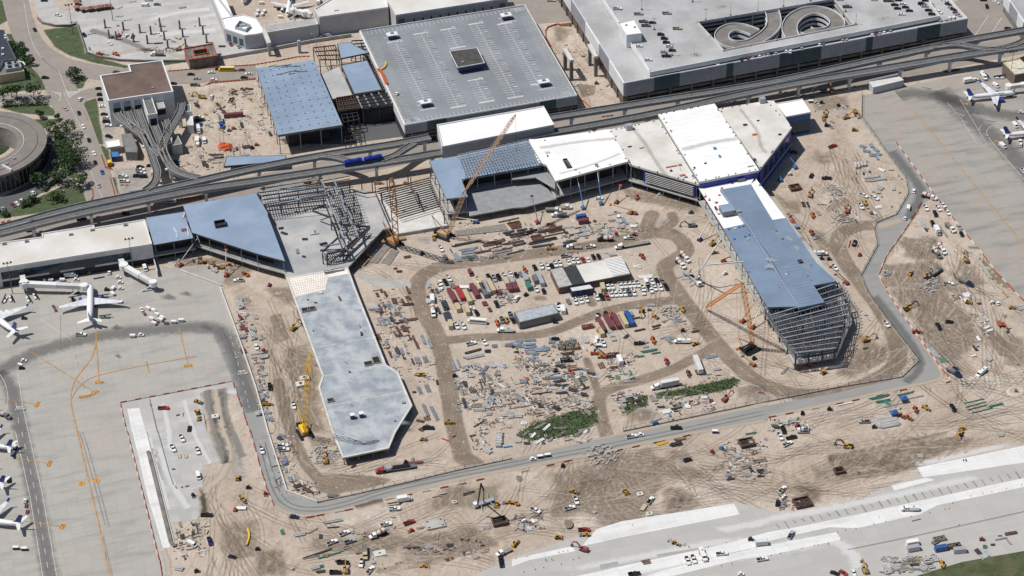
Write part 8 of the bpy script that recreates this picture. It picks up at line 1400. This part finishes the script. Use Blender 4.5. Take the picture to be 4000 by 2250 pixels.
STS('22',"K 70 540 5 6 3;K 180 530 5 9 2;K 60 580 5 6 2;K 175 570 5 9 2;K 75 600 5 6 1;K 180 600 5 10 2;U 200 625 5 12 2;U 190 660 5 9 2;U 230 660 5 5 2;G 210 700 5 9 3;G 240 730 5 9 3;W 240 790 5 7 3;X 320 780 0 8 4;T 60 740 -60 14 2;W 120 740 -60 12 3;W 340 600 -10 6 3;D 560 690 -45 3 2;K 640 700 -70 6 2;X 540 790 -50 10 2;W 560 850 -10 7 3;X 700 820 -12 10 3;G 330 880 0 8 3;X 420 910 0 14 4;G 490 885 5 6 2;W 630 930 -60 14 4;D 700 950 -55 11 2;S 660 905 5 4 2;D 520 980 10 5 2;Q 900 780 -62 7 3;C 735 525 -55 8 3;D 740 1010 20 5 2;W 430 970 5 9 3;O 150 918 5 3 3;O 85 925 5 2 1;O 100 655 0 1 1;U 80 1120 -30 10 3;W 120 1190 8 14 2;W 60 1080 -30 8 3;D 300 1060 8 18 1;K 1110 275 0 5 3;K 1190 270 -60 6 4;D 1250 305 12 6 2;U 1660 330 0 7 5;D 1450 385 15 7 2;D 1450 410 15 7 1;C 1410 180 0 4 1;W 1480 180 0 4 1;D 1150 490 40 6 3;C 980 440 -60 4 3;C 1000 480 -60 4 3;C 1020 520 -60 4 3;C 1330 535 -60 3 3;C 1350 545 -60 3 2;N 1380 635 10 13 3;N 1450 655 10 7 2;N 1290 690 10 5 2;U 2000 695 10 10 4;N 1120 850 -65 7 1;N 1190 850 -60 5 2;N 1060 900 -60 6 3;N 1210 910 20 4 2;G 1150 945 5 6 2;R 1020 800 10 5 3;W 1090 1060 15 6 3;C 1170 1090 10 5 3;D 1260 1130 10 7 4;W 1410 1110 -60 7 5;G 1530 1200 0 3 2;S 1550 1245 12 7 4;D 1660 1210 10 7 2;D 1495 1200 0 5 2;S 1930 1105 5 5 2;E 2000 1140 0 3 3;D 1690 1265 -50 3 1;G 2440 980 40 5 3;W 1950 1060 0 3 2;W 1700 1100 20 10 2;D 1800 1080 10 12 1;R 1860 850 -60 5 3;C 2060 820 10 5 2;G 2040 790 -65 6 2;G 1980 870 10 4 2;N 2070 880 10 4 1;W 240 1360 45 8 2;T 210 1350 30 6 3;W 280 1390 30 10 3;S 350 1405 40 8 2;W 480 1410 0 10 3;S 120 1365 80 3 4;W 650 1150 -30 5 4;G 740 1130 -10 5 3;W 760 1250 -45 9 4;W 880 1290 -55 14 3;D 280 1180 -60 6 4;D 450 1210 -30 6 5;W 380 1290 20 9 4;W 720 1430 10 9 4;C 60 1290 0 6 3")
STS('23',"W 140 20 40 7 3;S 215 40 45 6 2;S 275 100 30 8 2;W 390 80 45 5 3;W 470 40 30 9 2;W 680 20 40 9 4;S 740 5 45 4 2;C 60 105 0 4 2;D 150 120 0 4 3;Y 1510 120 15 8 4;R 1480 105 15 8 2;D 1650 130 12 8 5;R 1690 80 12 9 4;T 1700 75 12 5 2;Q 1350 1310 10 6 3;N 2400 20 10 8 2;R 2480 290 5 8 2;W 2500 300 8 7 2;G 2440 430 -20 4 3;D 2400 380 -55 6 3;S 210 900 -40 4 2;G 160 990 0 4 3;C 825 815 -20 3 2;W 1660 755 0 4 2")
STS('32',"N 1120 1100 12 16 3;N 1160 1140 12 12 3;N 1200 1160 -30 5 3;N 1380 1065 12 15 2;G 1480 1100 12 15 2;G 1250 1180 12 14 2;N 1330 1215 40 3 1;S 770 1170 12 14 1;G 1660 650 -60 13 6;N 1760 725 -60 6 6;N 2070 1140 14 17 1;N 2080 1175 14 17 1;N 2100 1205 14 18 1;N 2150 1235 14 18 1;N 2290 1180 14 12 2;N 250 1330 12 12 1;S 2115 510 -55 6 2;S 2200 400 25 5 2;S 2230 430 15 6 2;C 2150 320 -10 6 4;T 2380 60 -50 9 2;C 2540 200 10 6 5;C 2220 720 -25 4 3;G 930 220 -40 4 2;C 980 270 -55 3 2;G 1010 310 -50 4 2;W 170 830 50 10 3;D 980 610 10 4 2;C 1200 1350 12 15 9;Y 1160 1320 60 4 1;D 130 1420 -70 4 1;C 40 1430 -20 3 2;G 1840 1390 -10 2 2;S 120 1390 0 3 2;G 2540 320 -40 8 2;W 880 620 0 4 2")
STS('31',"C 1040 340 8 14 2;C 1160 340 -65 7 3;C 1060 370 8 14 2;P 930 215 -65 5 4;P 1010 270 -65 5 1;P 900 240 -65 3 2;C 1060 470 -60 5 3;C 1130 450 -20 4 4;C 1100 490 -60 4 3;C 1140 530 -60 3 1;C 1260 450 -80 5 2;C 1320 490 -20 2 2;C 1240 630 0 2 2;C 1310 320 0 2 2;C 1340 350 0 2 2;K 950 30 -20 5 3;K 1040 20 -60 5 3;K 990 75 -10 5 3;K 1085 65 -30 5 3;K 1050 115 0 5 4;K 1115 105 -30 4 3;K 1100 150 -60 4 2;G 1180 170 -60 7 1;D 890 300 -85 3 1;D 960 300 -85 4 2;D 355 610 -65 7 3;D 400 610 -65 7 2;Y 975 600 -60 5 1;W 510 700 -60 6 4;W 610 440 40 4 2;G 650 480 -30 4 4;G 720 510 0 4 3;W 540 610 -5 9 1;T 230 740 -45 6 2;C 1560 800 -60 16 3;D 1570 830 -60 15 2;W 1760 880 -55 17 3;C 2180 1270 -55 24 2;S 1110 640 10 6 3;E 1040 700 -70 4 2;W 1240 265 0 4 2;S 1140 265 -20 5 3;C 780 790 8 7 1;R 270 460 0 5 4;C 2060 1040 0 7 2;G 1860 1420 10 8 2;R 560 1400 10 12 2;C 480 950 15 5 2")
STS('13',"U 260 40 -10 6 3;D 240 70 -30 4 4;U 290 290 -80 8 4;U 300 390 -80 5 2;U 340 480 -75 6 3;G 400 460 -70 5 4;D 420 550 20 6 4;R 500 580 -50 8 3;R 550 600 -40 6 2;E 1600 320 5 11 2;W 1570 290 60 6 3;C 770 905 10 13 2;C 440 1035 12 9 3;W 570 1000 30 8 2;D 770 965 5 9 1;N 740 1245 16 18 2;D 620 1230 18 20 2;W 550 1265 12 12 2;D 1380 720 10 10 1;T 1820 655 8 7 1;C 1870 630 12 6 1;M 2140 620 15 10 1;N 640 1360 10 6 3;D 650 1410 10 6 3;C 360 1380 -20 3 2;P 2440 100 0 4 5;P 2450 70 0 4 5;C 2330 165 -30 5 3;L 2530 155 8 7 1;C 2330 200 -30 5 3;N 265 1010 -70 5 3;D 1580 1170 5 9 2;D 2100 1090 0 5 3;W 1650 970 10 6 3;C 1330 750 10 2 2;D 980 350 40 4 2;S 780 275 0 3 1")
STS('33',"C 1430 1265 0 3 2;W 1440 1290 10 6 4;T 1530 1290 5 7 3;C 1590 1300 0 4 4;W 1380 1330 0 4 3;C 1280 1370 -30 5 3;W 1490 1340 5 6 3;T 1380 1370 0 4 2;C 1560 1370 -20 5 4;T 1150 1410 10 4 2;W 1470 1385 0 5 3;C 1200 1415 10 4 3;C 1250 1310 -20 3 2;W 1610 1330 10 5 3;D 2110 1210 -50 6 4;G 2200 1230 -50 6 4;G 2150 1260 -50 5 3;N 2180 1160 -10 3 4;R 2440 1025 10 8 4;R 2330 1050 0 3 1;C 2340 1080 10 10 1;W 1490 890 15 7 1;C 1300 1360 0 4 3;W 2420 1110 -50 5 2;D 2260 1140 5 3 2;D 1965 290 -85 2 1;D 1990 290 -70 3 1;G 530 100 -5 4 2;C 1530 250 0 4 3;C 2340 35 0 4 3;R 340 700 -60 5 3;D 910 415 -50 3 1")
STS('00',"W 2500 950 10 8 3;D 2500 900 0 7 3;D 2430 1260 -70 9 3;D 1975 1050 -30 5 3;G 2490 1230 -70 7 1;D 1130 375 0 3 2;W 900 490 -70 5 3;W 1070 555 -10 4 3;R 1960 265 10 0.5 1;D 1590 440 5 9 2;R 1520 510 10 4 2;T 1740 420 -20 4 3;C 1830 80 5 7 2;C 1560 245 5 1 1;D 2230 470 0 5 3")
STS('01',"D 2050 200 -75 8 4;D 2080 220 -78 6 3;R 2170 110 0 11 3;D 2200 140 5 9 3;W 2180 190 5 9 2;W 2350 60 -80 6 3;W 1930 290 -70 4 4;W 1340 130 5 8 3;D 2380 50 -85 5 2;W 1640 420 -60 4 3;D 1945 1180 -70 4 2;G 1360 470 10 12 1;D 1330 500 12 12 1;R 1830 795 -10 5 1;T 2150 1180 0 3 2")
STS('02',"U 2480 280 40 5 2;E 2420 300 -45 5 2;E 2440 400 -60 5 3;E 2480 420 -60 5 3;R 2390 170 60 3 2;C 2560 500 -60 3 2;C 2550 700 -60 3 3;D 1790 1280 15 3 1;W 1840 1275 80 4 1")
STS('03',"W 1775 1000 -75 5 1;T 1890 985 5 2 1;W 1830 1065 0 3 3;W 1870 1060 0 3 2;W 1910 1045 0 3 2;D 1980 970 -78 9 1;W 1880 1130 -50 4 2;T 1770 560 -50 3 2;T 1880 550 15 3 2;D 1745 380 5 3 1;D 1830 560 90 2 1;C 1800 1380 -10 5 3")
for k_,x,y,a,L,n in (('U',415,1080,-80,7,3),('D',490,960,0,4,3),('D',680,1010,10,5,4),('W',590,910,10,9,1),('L',590,880,-70,3,1),('D',480,1135,-10,3,2),('D',250,850,10,4,3),('D',280,900,-20,6,3),('R',410,685,-20,3,2)): ST(k_,'11',x,y,a,L,n,5.1)
STS('11',"R 1520 1140 10 5 4;R 1400 1255 5 3 3;D 1440 1285 5 4 3;D 2120 1000 10 22 2;R 2390 1000 12 18 3;U 1650 880 -10 8 3")
STS('21',"G 1070 800 -70 12 3;K 1130 780 -60 10 2;W 800 860 -70 8 3;W 870 880 -65 8 3;G 740 870 0 6 4;K 1070 750 -70 5 2;S 1220 830 0 5 3;T 1120 885 0 5 2;S 1260 1240 5 6 4;S 1340 1340 5 11 4;G 950 1100 0 3 2;C 1010 1120 8 5 2;G 1190 1110 -20 4 2;D 1800 700 0 4 2;G 1020 710 10 12 1;E 830 780 0 3 2;L 915 910 0 3 1;C 910 830 -70 4 2;D 1830 825 0 5 2;D 470 705 0 5 1;S 130 440 5 4 2;D 205 590 30 4 2") 
for k_,x,y,a,L,n in (('R',840,105,-60,5,2),('D',1060,460,-80,4,2),('W',1040,380,-70,4,1),('S',650,50,0,3,2),('D',520,120,0,1,1),('D',600,150,0,3,1),('T',960,1180,-60,2,1),('R',575,430,-70,2,1),('C',1480,1150,-70,3,2),('D',1400,1340,0,2,1),('E',940,845,0,1,1)): ST(k_,'12',x,y,a,max(2,L),n,5.15)
for t,x,y in (('12',970,1305),('12',1060,1290)): place('bxw',lambda: [('cabin',bx(-1.1,1.1,-1.1,1.1,0,2.4),navy),('roof',bx(-1.2,1.2,-1.2,1.2,2.41,2.6),white)],'portable_toilet',W(t,x,y,5.15),0,'small portable toilet on the pier slab','portable toilet',src(t,x,y),'portable toilets')
for t,x,y,w_,l,lab in (('12',450,975,5,4,'lower'),('12',490,915,5,3.4,'upper')):
 c=W(t,x,y);r=empty('manhole_base',tuple(c),0,lab+' white square manhole base beside the yellow crane','manhole base');bx(-w_/2,w_/2,-l/2,l/2,.1,1.4).obj('slab',concw,r);MB().tube((0,0,1.41),(0,0,1.6),.9,12).obj('lid',rust,r)
for t,x,y,w_,l,h in (('13',1800,935,9.5,6.5,1.0),('23',1287,632,3,2.4,.8),('23',1382,830,3,2.4,.8),('23',225,900,3,2,.5),('32',1200,1350,12,7,.7),('32',2160,320,5.5,4,.6),('02',2165,1305,3.5,3,1.5),('13',1245,1225,6,4,.6),('13',1998,715,2,2,.9),('12',2,2,.1,.1,.1)):
 if x == 2: continue
 c=W(t,x,y);r=empty('concrete_pad',tuple(c),0);r['category']='concrete pad';r['group']='cast concrete pads';REG.append([r,f"{'large' if w_ > 9 else 'small'} cast concrete pad",src(t,x,y)]);bx(-w_/2,w_/2,-l/2,l/2,.02,h).obj('slab',concw if w_ < 9 else conc,r)
 for i,j in ([(0,0)] if w_ < 9 else [(-1,-1),(1,-1),(1,1),(-1,1)]): bx(i*w_*.36-.5,i*w_*.36+.5,j*l*.33-.45,j*l*.33+.45,h+.01,h+.1).obj('cover_plate',rust,r)
for t,x,y,s in (('13',2450,915,3.6),('33',345,725,4.2),('31',270,450,3.2),('23',2360,125,3.8),('31',560,1400,.1),('33',715,405,2.6),('30',560,1000,.1)):
 if s < 1: continue
 c=W(t,x,y);r=empty('shored_pit',tuple(c),0);r['category']='pit';r['group']='shored pits';REG.append([r,'square rusty shored pit',src(t,x,y)]);P=[Vector((-s,-s*.8)),Vector((s,-s*.8)),Vector((s,s*.8)),Vector((-s,s*.8))]
 ring(P,.5,.02,1.9).obj('shoring',rust,r);b=MB();b.flat=1;b.sheet([(p.x*.92,p.y*.92,.12) for p in P]);b.obj('pit_floor',interior,r)
 for k_ in (-.4,.4): q=MB();q.bar((-s,s*k_,1.2),(s,s*k_,1.2),.35);q.obj('strut',rust,r)
c=W('32',2490,1040);r=empty('round_manhole_ring',tuple(c),0,'pale circular excavation ring with manhole at the right edge','manhole');q=MB();n=28;q.add([(5*math.cos(6.2832*i/n),4.4*math.sin(6.2832*i/n),.02) for i in range(n)]+[(4.2*math.cos(6.2832*i/n),3.7*math.sin(6.2832*i/n),.8) for i in range(n)]+[(2.6*math.cos(6.2832*i/n),2.2*math.sin(6.2832*i/n),.1) for i in range(n)],[(i+k_*n,(i+1) % n+k_*n,(i+1) % n+(k_+1)*n,i+(k_+1)*n) for k_ in (0,1) for i in range(n)]);q.obj('berm',mat("berm_sand",(.52,.46,.38),.95),r,True);MB().tube((0,0,.05),(0,0,1.4),.8,12).obj('manhole',greyp,r)
for t,a,w_ in (('03',(2490,975,2510,1030,2500,1090,2475,1140),.8),('10',(1305,622,1310,650,1290,680,1250,705),.9)):
 S=smoothline([W(t,a[i],a[i+1],.5 if t == '03' else 14.6) for i in range(0,len(a),2)],2);q=MB();[q.tube(u,v,w_*.7,8) for u,v in zip(S,S[1:])];o=q.obj('yellow_hose',mat("hose_yellow",(.72,.48,.05),.6));o['label']='curved yellow duct hose lying '+('in the muddy pit' if t == '03' else 'on the grey parking deck');o['category']='hose'
for a,m,lab in (((1233,700,1270,750,1290,800,1315,855),orange,'wavy orange safety mesh along the parking deck edge'),): o=strip('safety_mesh',smoothline(PL('10',*a,z=14.1),1),.9,m,14.12,15.2);o['label']=lab;o['category']='safety mesh'
def many(t,x0,y0,x1,y1,n,ks,a0,seed,Lr=(3,9)):
 g=random.Random(seed)
 for i in range(n):
  x,y=x0+(x1-x0)*g.random(),y0+(y1-y0)*g.random();k_=g.choice(ks);ST(k_,t,x,y,g.choice((a0,a0,a0,a0+75))+g.gauss(0,2),g.randint(*Lr),g.randint(1,4))
  if g.random() < .5: ST(k_,t,x+g.uniform(8,22),y+g.uniform(10,25),a0+g.gauss(0,3),g.randint(*Lr),g.randint(1,3))
for a in (('12',1180,0,1560,880,26,'RRDUGX',-66,1),('12',10,480,110,1340,12,'UGCDW',-66,2),('02',2400,80,2560,800,12,'ECGDW',-64,3),('I',60,500,900,1160,34,'WGDXCU',-60,4),('I',950,180,1900,950,40,'WGDXRTK',8,5),('I',1250,650,2050,980,16,'WGD',-10,6),('13',260,930,2400,1380,26,'CDWTG',12,7,(2,5)),('23',2080,50,2560,480,18,'CDWG',10,8,(2,5)),('32',1850,60,2500,760,16,'CSWGD',-55,9,(2,5)),('31',560,420,760,740,8,'WTCG',-30,10,(2,5)),('31',1000,620,1160,760,6,'CSG',-60,11,(2,4)),('21',720,760,1280,940,12,'GCUW',-66,12,(2,5)),('J',2100,280,2560,520,12,'GCWD',10,13,(2,5)),('J',560,760,1500,860,8,'DGW',10,14,(2,5)),('33',1160,1240,1680,1410,14,'WTCGD',8,15,(2,5)),('03',1730,920,2000,1200,8,'WTCD',-70,16,(2,4)),('23',0,820,330,1000,8,'CGW',-20,17,(2,4)),('32',0,1280,420,1449,8,'CGDN',0,18,(2,5)),('00',1950,880,2540,1400,34,'WDRGT',-30,19,(2,6)),('01',1780,20,2500,250,14,'WDRG',10,26,(2,6)),('01',1700,1160,2400,1320,10,'WDCG',-20,27,(2,5)),('G',60,520,300,900,10,'CGWD',-60,28,(2,5)),('G',1200,560,1520,900,10,'CGWE',-60,29,(2,5)),('G',250,640,1100,900,8,'CRGW',-62,30,(2,5)),('22',1250,150,1900,600,14,'CDGUW',8,31,(3,8)),('30',450,960,820,1300,8,'WCG',-20,32,(2,5)),('22',1060,1080,1330,1300,8,'CGW',10,20,(2,4)),('22',1600,1120,2050,1240,10,'CSGD',5,21,(2,4)),('12',2240,1180,2570,1290,8,'WGC',5,22,(2,6)),('10',1,690,150,1380,8,'DGR',-68,23,(2,6)),('13',1200,820,1460,990,3,'CG',0,24,(2,3)),('31',1430,1400,1760,1449,3,'CG',0,25,(2,4))): many(*a)
HUB=[(.1,.2),(.8,.1),(.45,.55),(.95,.8),(.2,.9),(.65,.35),(.3,.4)]
def scrap(name,t,x0,y0,x1,y1,n,ms,smin=.2,smax=.95,poly=None,z=0.):
 g=random.Random(int(x0+y0)+n);q=MB();mi=[]
 for i in range(n):
  x,y=g.uniform(x0,x1),g.uniform(y0,y1)
  if i % 3: x,y=x0+(x1-x0)*((x-x0)/(x1-x0)*.25+.75*HUB[i % 7][0]),y0+(y1-y0)*((y-y0)/(y1-y0)*.3+.7*HUB[i % 7][1])
  p=W(t,x,y);a=g.choice((0,.05,1.57,1.5,.05,g.uniform(0,3.1)));L,w_,h=g.uniform(smin,smax)*g.choice((1,1,2.2)),g.uniform(.1,.4),g.uniform(.06,.35);ca,sa=math.cos(a),math.sin(a)
  o=len(q.v);q.box(-L,L,-w_,w_,z+.02,z+h);q.v[o:]=[(p.x+v[0]*ca-v[1]*sa,p.y+v[0]*sa+v[1]*ca,v[2]) for v in q.v[o:]];mi += [g.randrange(len(ms))]*6
 o=q.obj(name,ms[0]);o['kind']='stuff';[o.data.materials.append(m) for m in ms[1:]];o.data.polygons.foreach_set('material_index',mi)
DM=(timberg,concw,darksteel,rust,greyp)
for a in (('12',1200,0,1560,700,150),('12',1180,700,1820,960,60),('22',0,560,760,1180,420),('12',1960,850,2574,1250,260),('22',0,1080,820,1290,260),('12',2180,1280,2574,1449,70),('22',930,650,1260,960,120),('22',1010,1030,1350,1290,130),('22',1450,1080,2050,1260,140),('J',250,180,2500,870,220),('21',750,770,1300,960,110),('13',150,0,420,600,110),('13',380,500,640,640,50),('02',2370,100,2500,700,90),('12',0,560,110,1300,110),('00',1900,850,2550,1400,150),('10',0,700,160,1400,60),('01',1800,0,2574,260,90),('33',1150,1240,1680,1420,220),('33',100,600,260,800,60),('23',0,820,320,1010,90),('23',2100,60,2574,480,200),('32',0,1300,400,1440,60),('32',1830,60,2080,120,40),('31',600,420,760,540,50),('31',640,650,900,800,70),('03',1720,920,2100,1300,90),('13',1480,1140,2200,1240,60),('31',1850,1080,2080,1100,10),('G',100,560,330,900,60),('G',1230,600,1500,920,80),('31',1500,1380,1700,1449,70),('31',2440,0,2441,1,1),('30',640,1040,800,1200,30),('00',1450,470,1800,560,50),('11',200,820,520,880,40),('23',60,0,800,130,120),('13',2150,0,2350,200,40),('20',400,280,1040,1040,60)):
 scrap('scrap_litter',*a,ms=DM)
gg=random.Random(8);q=MB()
for t,poly,n in (('22',[(1430,1050),(1750,1000),(2230,895),(2300,925),(2210,1010),(1990,1060),(1600,1085)],1500),('22',[(420,1290),(830,1190),(865,1340),(700,1450),(380,1530),(100,1500),(40,1480),(150,1400)],1700),('22',[(1080,1130),(1370,1070),(1370,1180),(1220,1240),(1150,1300)],500)):
 xs,ys=[p[0] for p in poly],[p[1] for p in poly]
 for i in range(n):
  x,y=gg.uniform(min(xs),max(xs)),gg.uniform(min(ys),max(ys))
  if not inpoly((x+gg.gauss(0,26),y+gg.gauss(0,20)),poly): continue
  p=W(t,x,y);s_=gg.uniform(.2,.6);d1=Vector((gg.gauss(0,1),gg.gauss(0,1),.2)).normalized()*s_;d2=Vector((-d1.y,d1.x,gg.uniform(0,.8)))*.7;p.z=gg.uniform(.1,.7);q.add([p-d1,p+d2,p+d1,p-d2],[(0,1,2,3)])
o=q.obj('weeds',leafd);o['kind']='stuff'
q=MB()
for t,x,y,r_,n in (('31',1620,1000,8,160),('31',1600,1420,7,120),('13',690,230,8,150),('22',640,400,0,0),('22',1600,250,6,60),('21',1420,790,5,60),('23',900,230,9,90),('31',1180,1300,3,30)):
 c=W(t,x,y)
 for i in range(n): a,k_=gg.uniform(0,6.28),gg.random()**.6*r_;s_=gg.uniform(.2,.8);X,Y=c.x+math.cos(a)*k_,c.y+math.sin(a)*k_;z=max(0,(1-k_/r_))*1.2;q.box(X-s_,X+s_,Y-s_*.7,Y+s_*.7,z,z+s_,s_*.3,s_*.2)
o=q.obj('rubble',mat("rubble_grey",(.42,.41,.39),.95,0,.2,.8));o['kind']='stuff'
# ================================================================ LABELS
for nm,base,cat,q,m,c,grp in SOLO:
 q.v=[(v[0]-c.x,v[1]-c.y,v[2]) for v in q.v];o=q.obj(nm,m);o.location=(c.x,c.y,0);o['category']=cat
 if grp: o['group']=grp;REG.append([o,base,tuple(float(v) for v in (c.x,c.y))]);o['_w']=1
 else: o['label']=base
LMK=[(100,60,'at the top left junction'),(330,80,'on the upper left road'),(600,60,'by the toll booths'),(480,170,'on the demolished slab'),(640,200,'by the retaining wall'),(880,200,'by the formwork pit'),(850,300,'on the street north of the yard'),(560,270,'by the train depot'),(300,470,'on the left-hand road'),(400,430,'beside the depot west wall'),(820,400,'in the sandy depot yard'),(800,560,'by the long parked trucks'),(60,800,'by the curved building'),(220,600,'on the curved building drive'),(400,700,'on the road above the viaduct'),(540,680,'in the small car park'),(700,600,'by the curved guideway'),(480,800,'under the left viaduct'),(1000,50,'on the upper apron'),(1280,130,'in the upper service yard'),
 (1450,280,'by the garage steelwork'),(1120,400,'on the north blue deck'),(1600,350,'on the grey parking deck'),(2250,300,'between the two garages'),(2450,130,'on the tall garage, west deck'),(2600,180,'on the tall garage, middle deck'),(2850,250,'on the garage front ledge, west'),(3150,200,'on the garage front ledge, middle'),(3400,120,'on the garage front ledge, east'),(3530,40,'on the tall garage, east deck'),(3730,40,'on the garage east corner'),(3880,60,'on the top right street'),(3800,350,'by the beige building'),(3900,430,'by the lettered jet'),(3960,620,'on the right apron'),
 (3250,400,'at the blue annex'),(3150,700,'east of the blue wall'),(3430,640,'by the precast box culverts'),(3420,780,'by the east fence bend'),(3650,820,'at the barrier corner'),(3700,1000,'by the wet trench'),(3600,1080,'in the right-hand dig'),(3350,980,'inside the teardrop loop'),(3200,870,'east of the pier hall'),(3280,1150,'by the pier end'),(3420,1300,'inside the east haul bend'),(3780,1180,'right of the service road'),(3900,1350,'by the muddy puddles'),(3720,1450,'at the sharp road bend'),(3450,1560,'by the green pipe racks'),(3850,1590,'by the stepped green pipes'),(3520,1680,'by the blue canopies'),(3150,1680,'by the upper shored pit'),(2920,1730,'by the muddy pit trench'),(3320,1760,'by the long trench'),(3700,1720,'at the trench excavator'),(3080,1950,'by the deep shored pit'),(3300,1850,'on the pale strip'),(3550,1980,'by the white water truck'),(3620,2150,'among the bottom-right containers'),(3850,2120,'by the grass corner'),(3300,2230,'at the bottom right edge'),
 (2750,2180,'on the fresh concrete'),(2950,2150,'on the white paving strip'),(2300,2080,'by the wheel loader trench'),(2250,1960,'by the small pond'),(2500,1950,'by the square cast pads'),(2450,1800,'on the dark graded soil'),(2650,1740,'by the yellow beams'),(2200,1780,'on the lower service road'),(2050,1980,'at the white mixer'),(1900,1960,'by the folded pump'),(1750,1830,'south of the fence'),(1650,2050,'by the large cast pad'),(1480,2080,'on the lower yard, centre'),(1320,2120,'by the green pipe trench'),(1280,2030,'by the precast tunnels'),(1150,2020,'at the road corner'),(1430,2200,'at the bottom edge'),(1100,2200,'by the bottom sand pit'),(960,2100,'by the yellow hose'),(800,2080,'at the slab bottom corner'),(750,1850,'on the dug-up slab, lower'),(720,1600,'on the dug-up slab, upper'),(920,1850,'on the sand by the slab'),
 (600,1300,'on the left apron lane'),(640,1230,'in the baggage cart park'),(330,1230,'under the left jet'),(80,1180,'by the far left bridge'),(420,1080,'by the angled jet bridge'),(280,1070,'beneath the glass band'),(100,1450,'on the left stop line'),(60,1750,'by the left edge tails'),(80,2150,'at the bottom left'),(970,1270,'outside the left wall'),(1020,1540,'along the west fence'),(1090,1730,'by the lower west fence'),(1250,1800,'by the rubble excavator'),(1180,1560,'by the yellow crane'),(1160,1290,'by the ochre pit'),(1400,1400,'on the west pier slab'),(1400,1700,'on the slab south end'),
 (980,1080,'south of the wedge hall'),(880,1040,'by the small blue hall'),(1200,950,'on the steelwork floor'),(1500,760,'by the dark beam row'),(1580,1040,'by the brown crane'),(1720,980,'by the tan crane'),(1800,1060,'west of the beam yard'),(1900,930,'in the beam yard, west'),(2050,940,'in the beam yard, centre'),(2180,960,'in the beam yard, east'),(2200,820,'by the open deck edge'),(2300,830,'below the white hall'),(2480,780,'below the cream hall'),(2450,880,'by the bent pipe heap'),(2700,870,'west of the east pier'),(2800,960,'by the pier boom lifts'),(2680,1070,'by the mixer pair'),(2560,1040,'east of the site office'),(2500,1000,'by the striped tanks'),
 (1720,1110,'at the parking loop corner'),(1860,1090,'in the upper parking row, west'),(2030,1090,'in the upper parking row, middle'),(2200,1030,'in the upper parking row, east'),(2320,1020,'behind the site office'),(1760,1180,'by the first maroon container'),(1850,1170,'among the west containers'),(1930,1150,'by the black roofed store'),(2030,1140,'by the ochre canopy store'),(1760,1240,'by the dark pipe stacks'),(1800,1290,'by the plywood box'),(1980,1250,'by the motorhome'),(2150,1240,'by the grey shed'),(2270,1180,'south of the logo trailer'),(2350,1150,'at the parking block west end'),(2420,1130,'in the parking block, centre'),(2500,1130,'in the parking block, east centre'),(2590,1120,'at the parking block east end'),
 (2350,1270,'by the maroon containers'),(2400,1320,'by the hollow blocks'),(2200,1360,'by the scrap bins'),(2320,1400,'by the tipped trailer'),(2080,1350,'in the decking stacks'),(2150,1440,'in the pipe yard, north'),(2050,1470,'in the pipe yard, middle'),(2250,1500,'in the pipe yard, east'),(1900,1400,'by the long grey containers'),(1850,1480,'in the west laydown'),(1820,1580,'by the navy truss trailer'),(1950,1560,'in the lower laydown'),(2050,1560,'in the lower laydown, east'),(2150,1600,'on the weed plot north edge'),(2050,1660,'on the large weed plot'),(2200,1690,'by the fence weed plot'),(2300,1640,'at the weed plot east edge'),(2450,1480,'by the green fittings'),(2550,1370,'by the green pipe bundle'),(2580,1250,'by the yellow loader'),(2680,1340,'by the yellow forklift'),(2720,1450,'by the detached trailer'),(2800,1420,'south-west of the orange crane'),(2930,1380,'at the orange crane'),(2600,1510,'by the weed strip truck'),(2480,1560,'by the rubble corner'),(2650,1590,'by the white sheets'),(2780,1570,'by the orange excavator'),(2880,1560,'by the spoil heap'),(2560,1650,'by the lower fence'),
 (1480,1160,'at the first pipe rows'),(1540,1200,'in the pier-side yard, north'),(1500,1270,'by the blue-grey beam bundles'),(1580,1260,'by the dark beam heap'),(1570,1300,'in the pier-side yard, centre'),(1620,1350,'by the rust beam row'),(1680,1330,'by the galvanised frames'),(1550,1380,'in the pier-side yard, south'),(1650,1410,'at the truss rows'),(1680,1530,'by the upper truss fan'),(1700,1600,'by the lower truss fan'),(1650,1660,'by the flat rust plates'),(1630,1480,'by the yellow telehandler'),(1600,1830,'by the red semi truck'),(1950,1720,'by the white pipe rows')]
ORD=['','first','second','third','fourth','fifth','sixth','seventh','eighth','ninth','tenth','eleventh','twelfth','thirteenth','fourteenth','fifteenth','sixteenth']
def topx(o):
 L=o.matrix_world.translation if o.parent else o.location;v=np.array([L[0],L[1],L[2]])-CAMP;q_=RV @ v;return 2000+F_PX*q_[0]/q_[2],1125-F_PX*q_[1]/q_[2]
BK={}
for it in REG:
 it[2]=topx(it[0]);x,y=it[2];lm=min(LMK,key=lambda a: (a[0]-x)**2+(1.4*(a[1]-y))**2)
 BK.setdefault((it[1],lm[2]),[]).append(it)
for (base,lm),its in BK.items():
 xs,ys=[i[2][0] for i in its],[i[2][1] for i in its];hor=max(xs)-min(xs) >= max(ys)-min(ys);its.sort(key=lambda i: i[2][0] if hor else i[2][1])
 for k_,it in enumerate(its):
  if len(its) == 1: it[0]['label']=f"{base} {lm}"
  elif len(its) == 2: it[0]['label']=f"{base} {lm}, {('left' if hor else 'upper') if k_ == 0 else ('right' if hor else 'lower')} one"
  else: it[0]['label']=f"{base} {lm}, {ORD[min(k_+1, 16)]} from {'left' if hor else 'top'}"
for o in list(sc.objects):
 if '_w' in o: del o['_w']
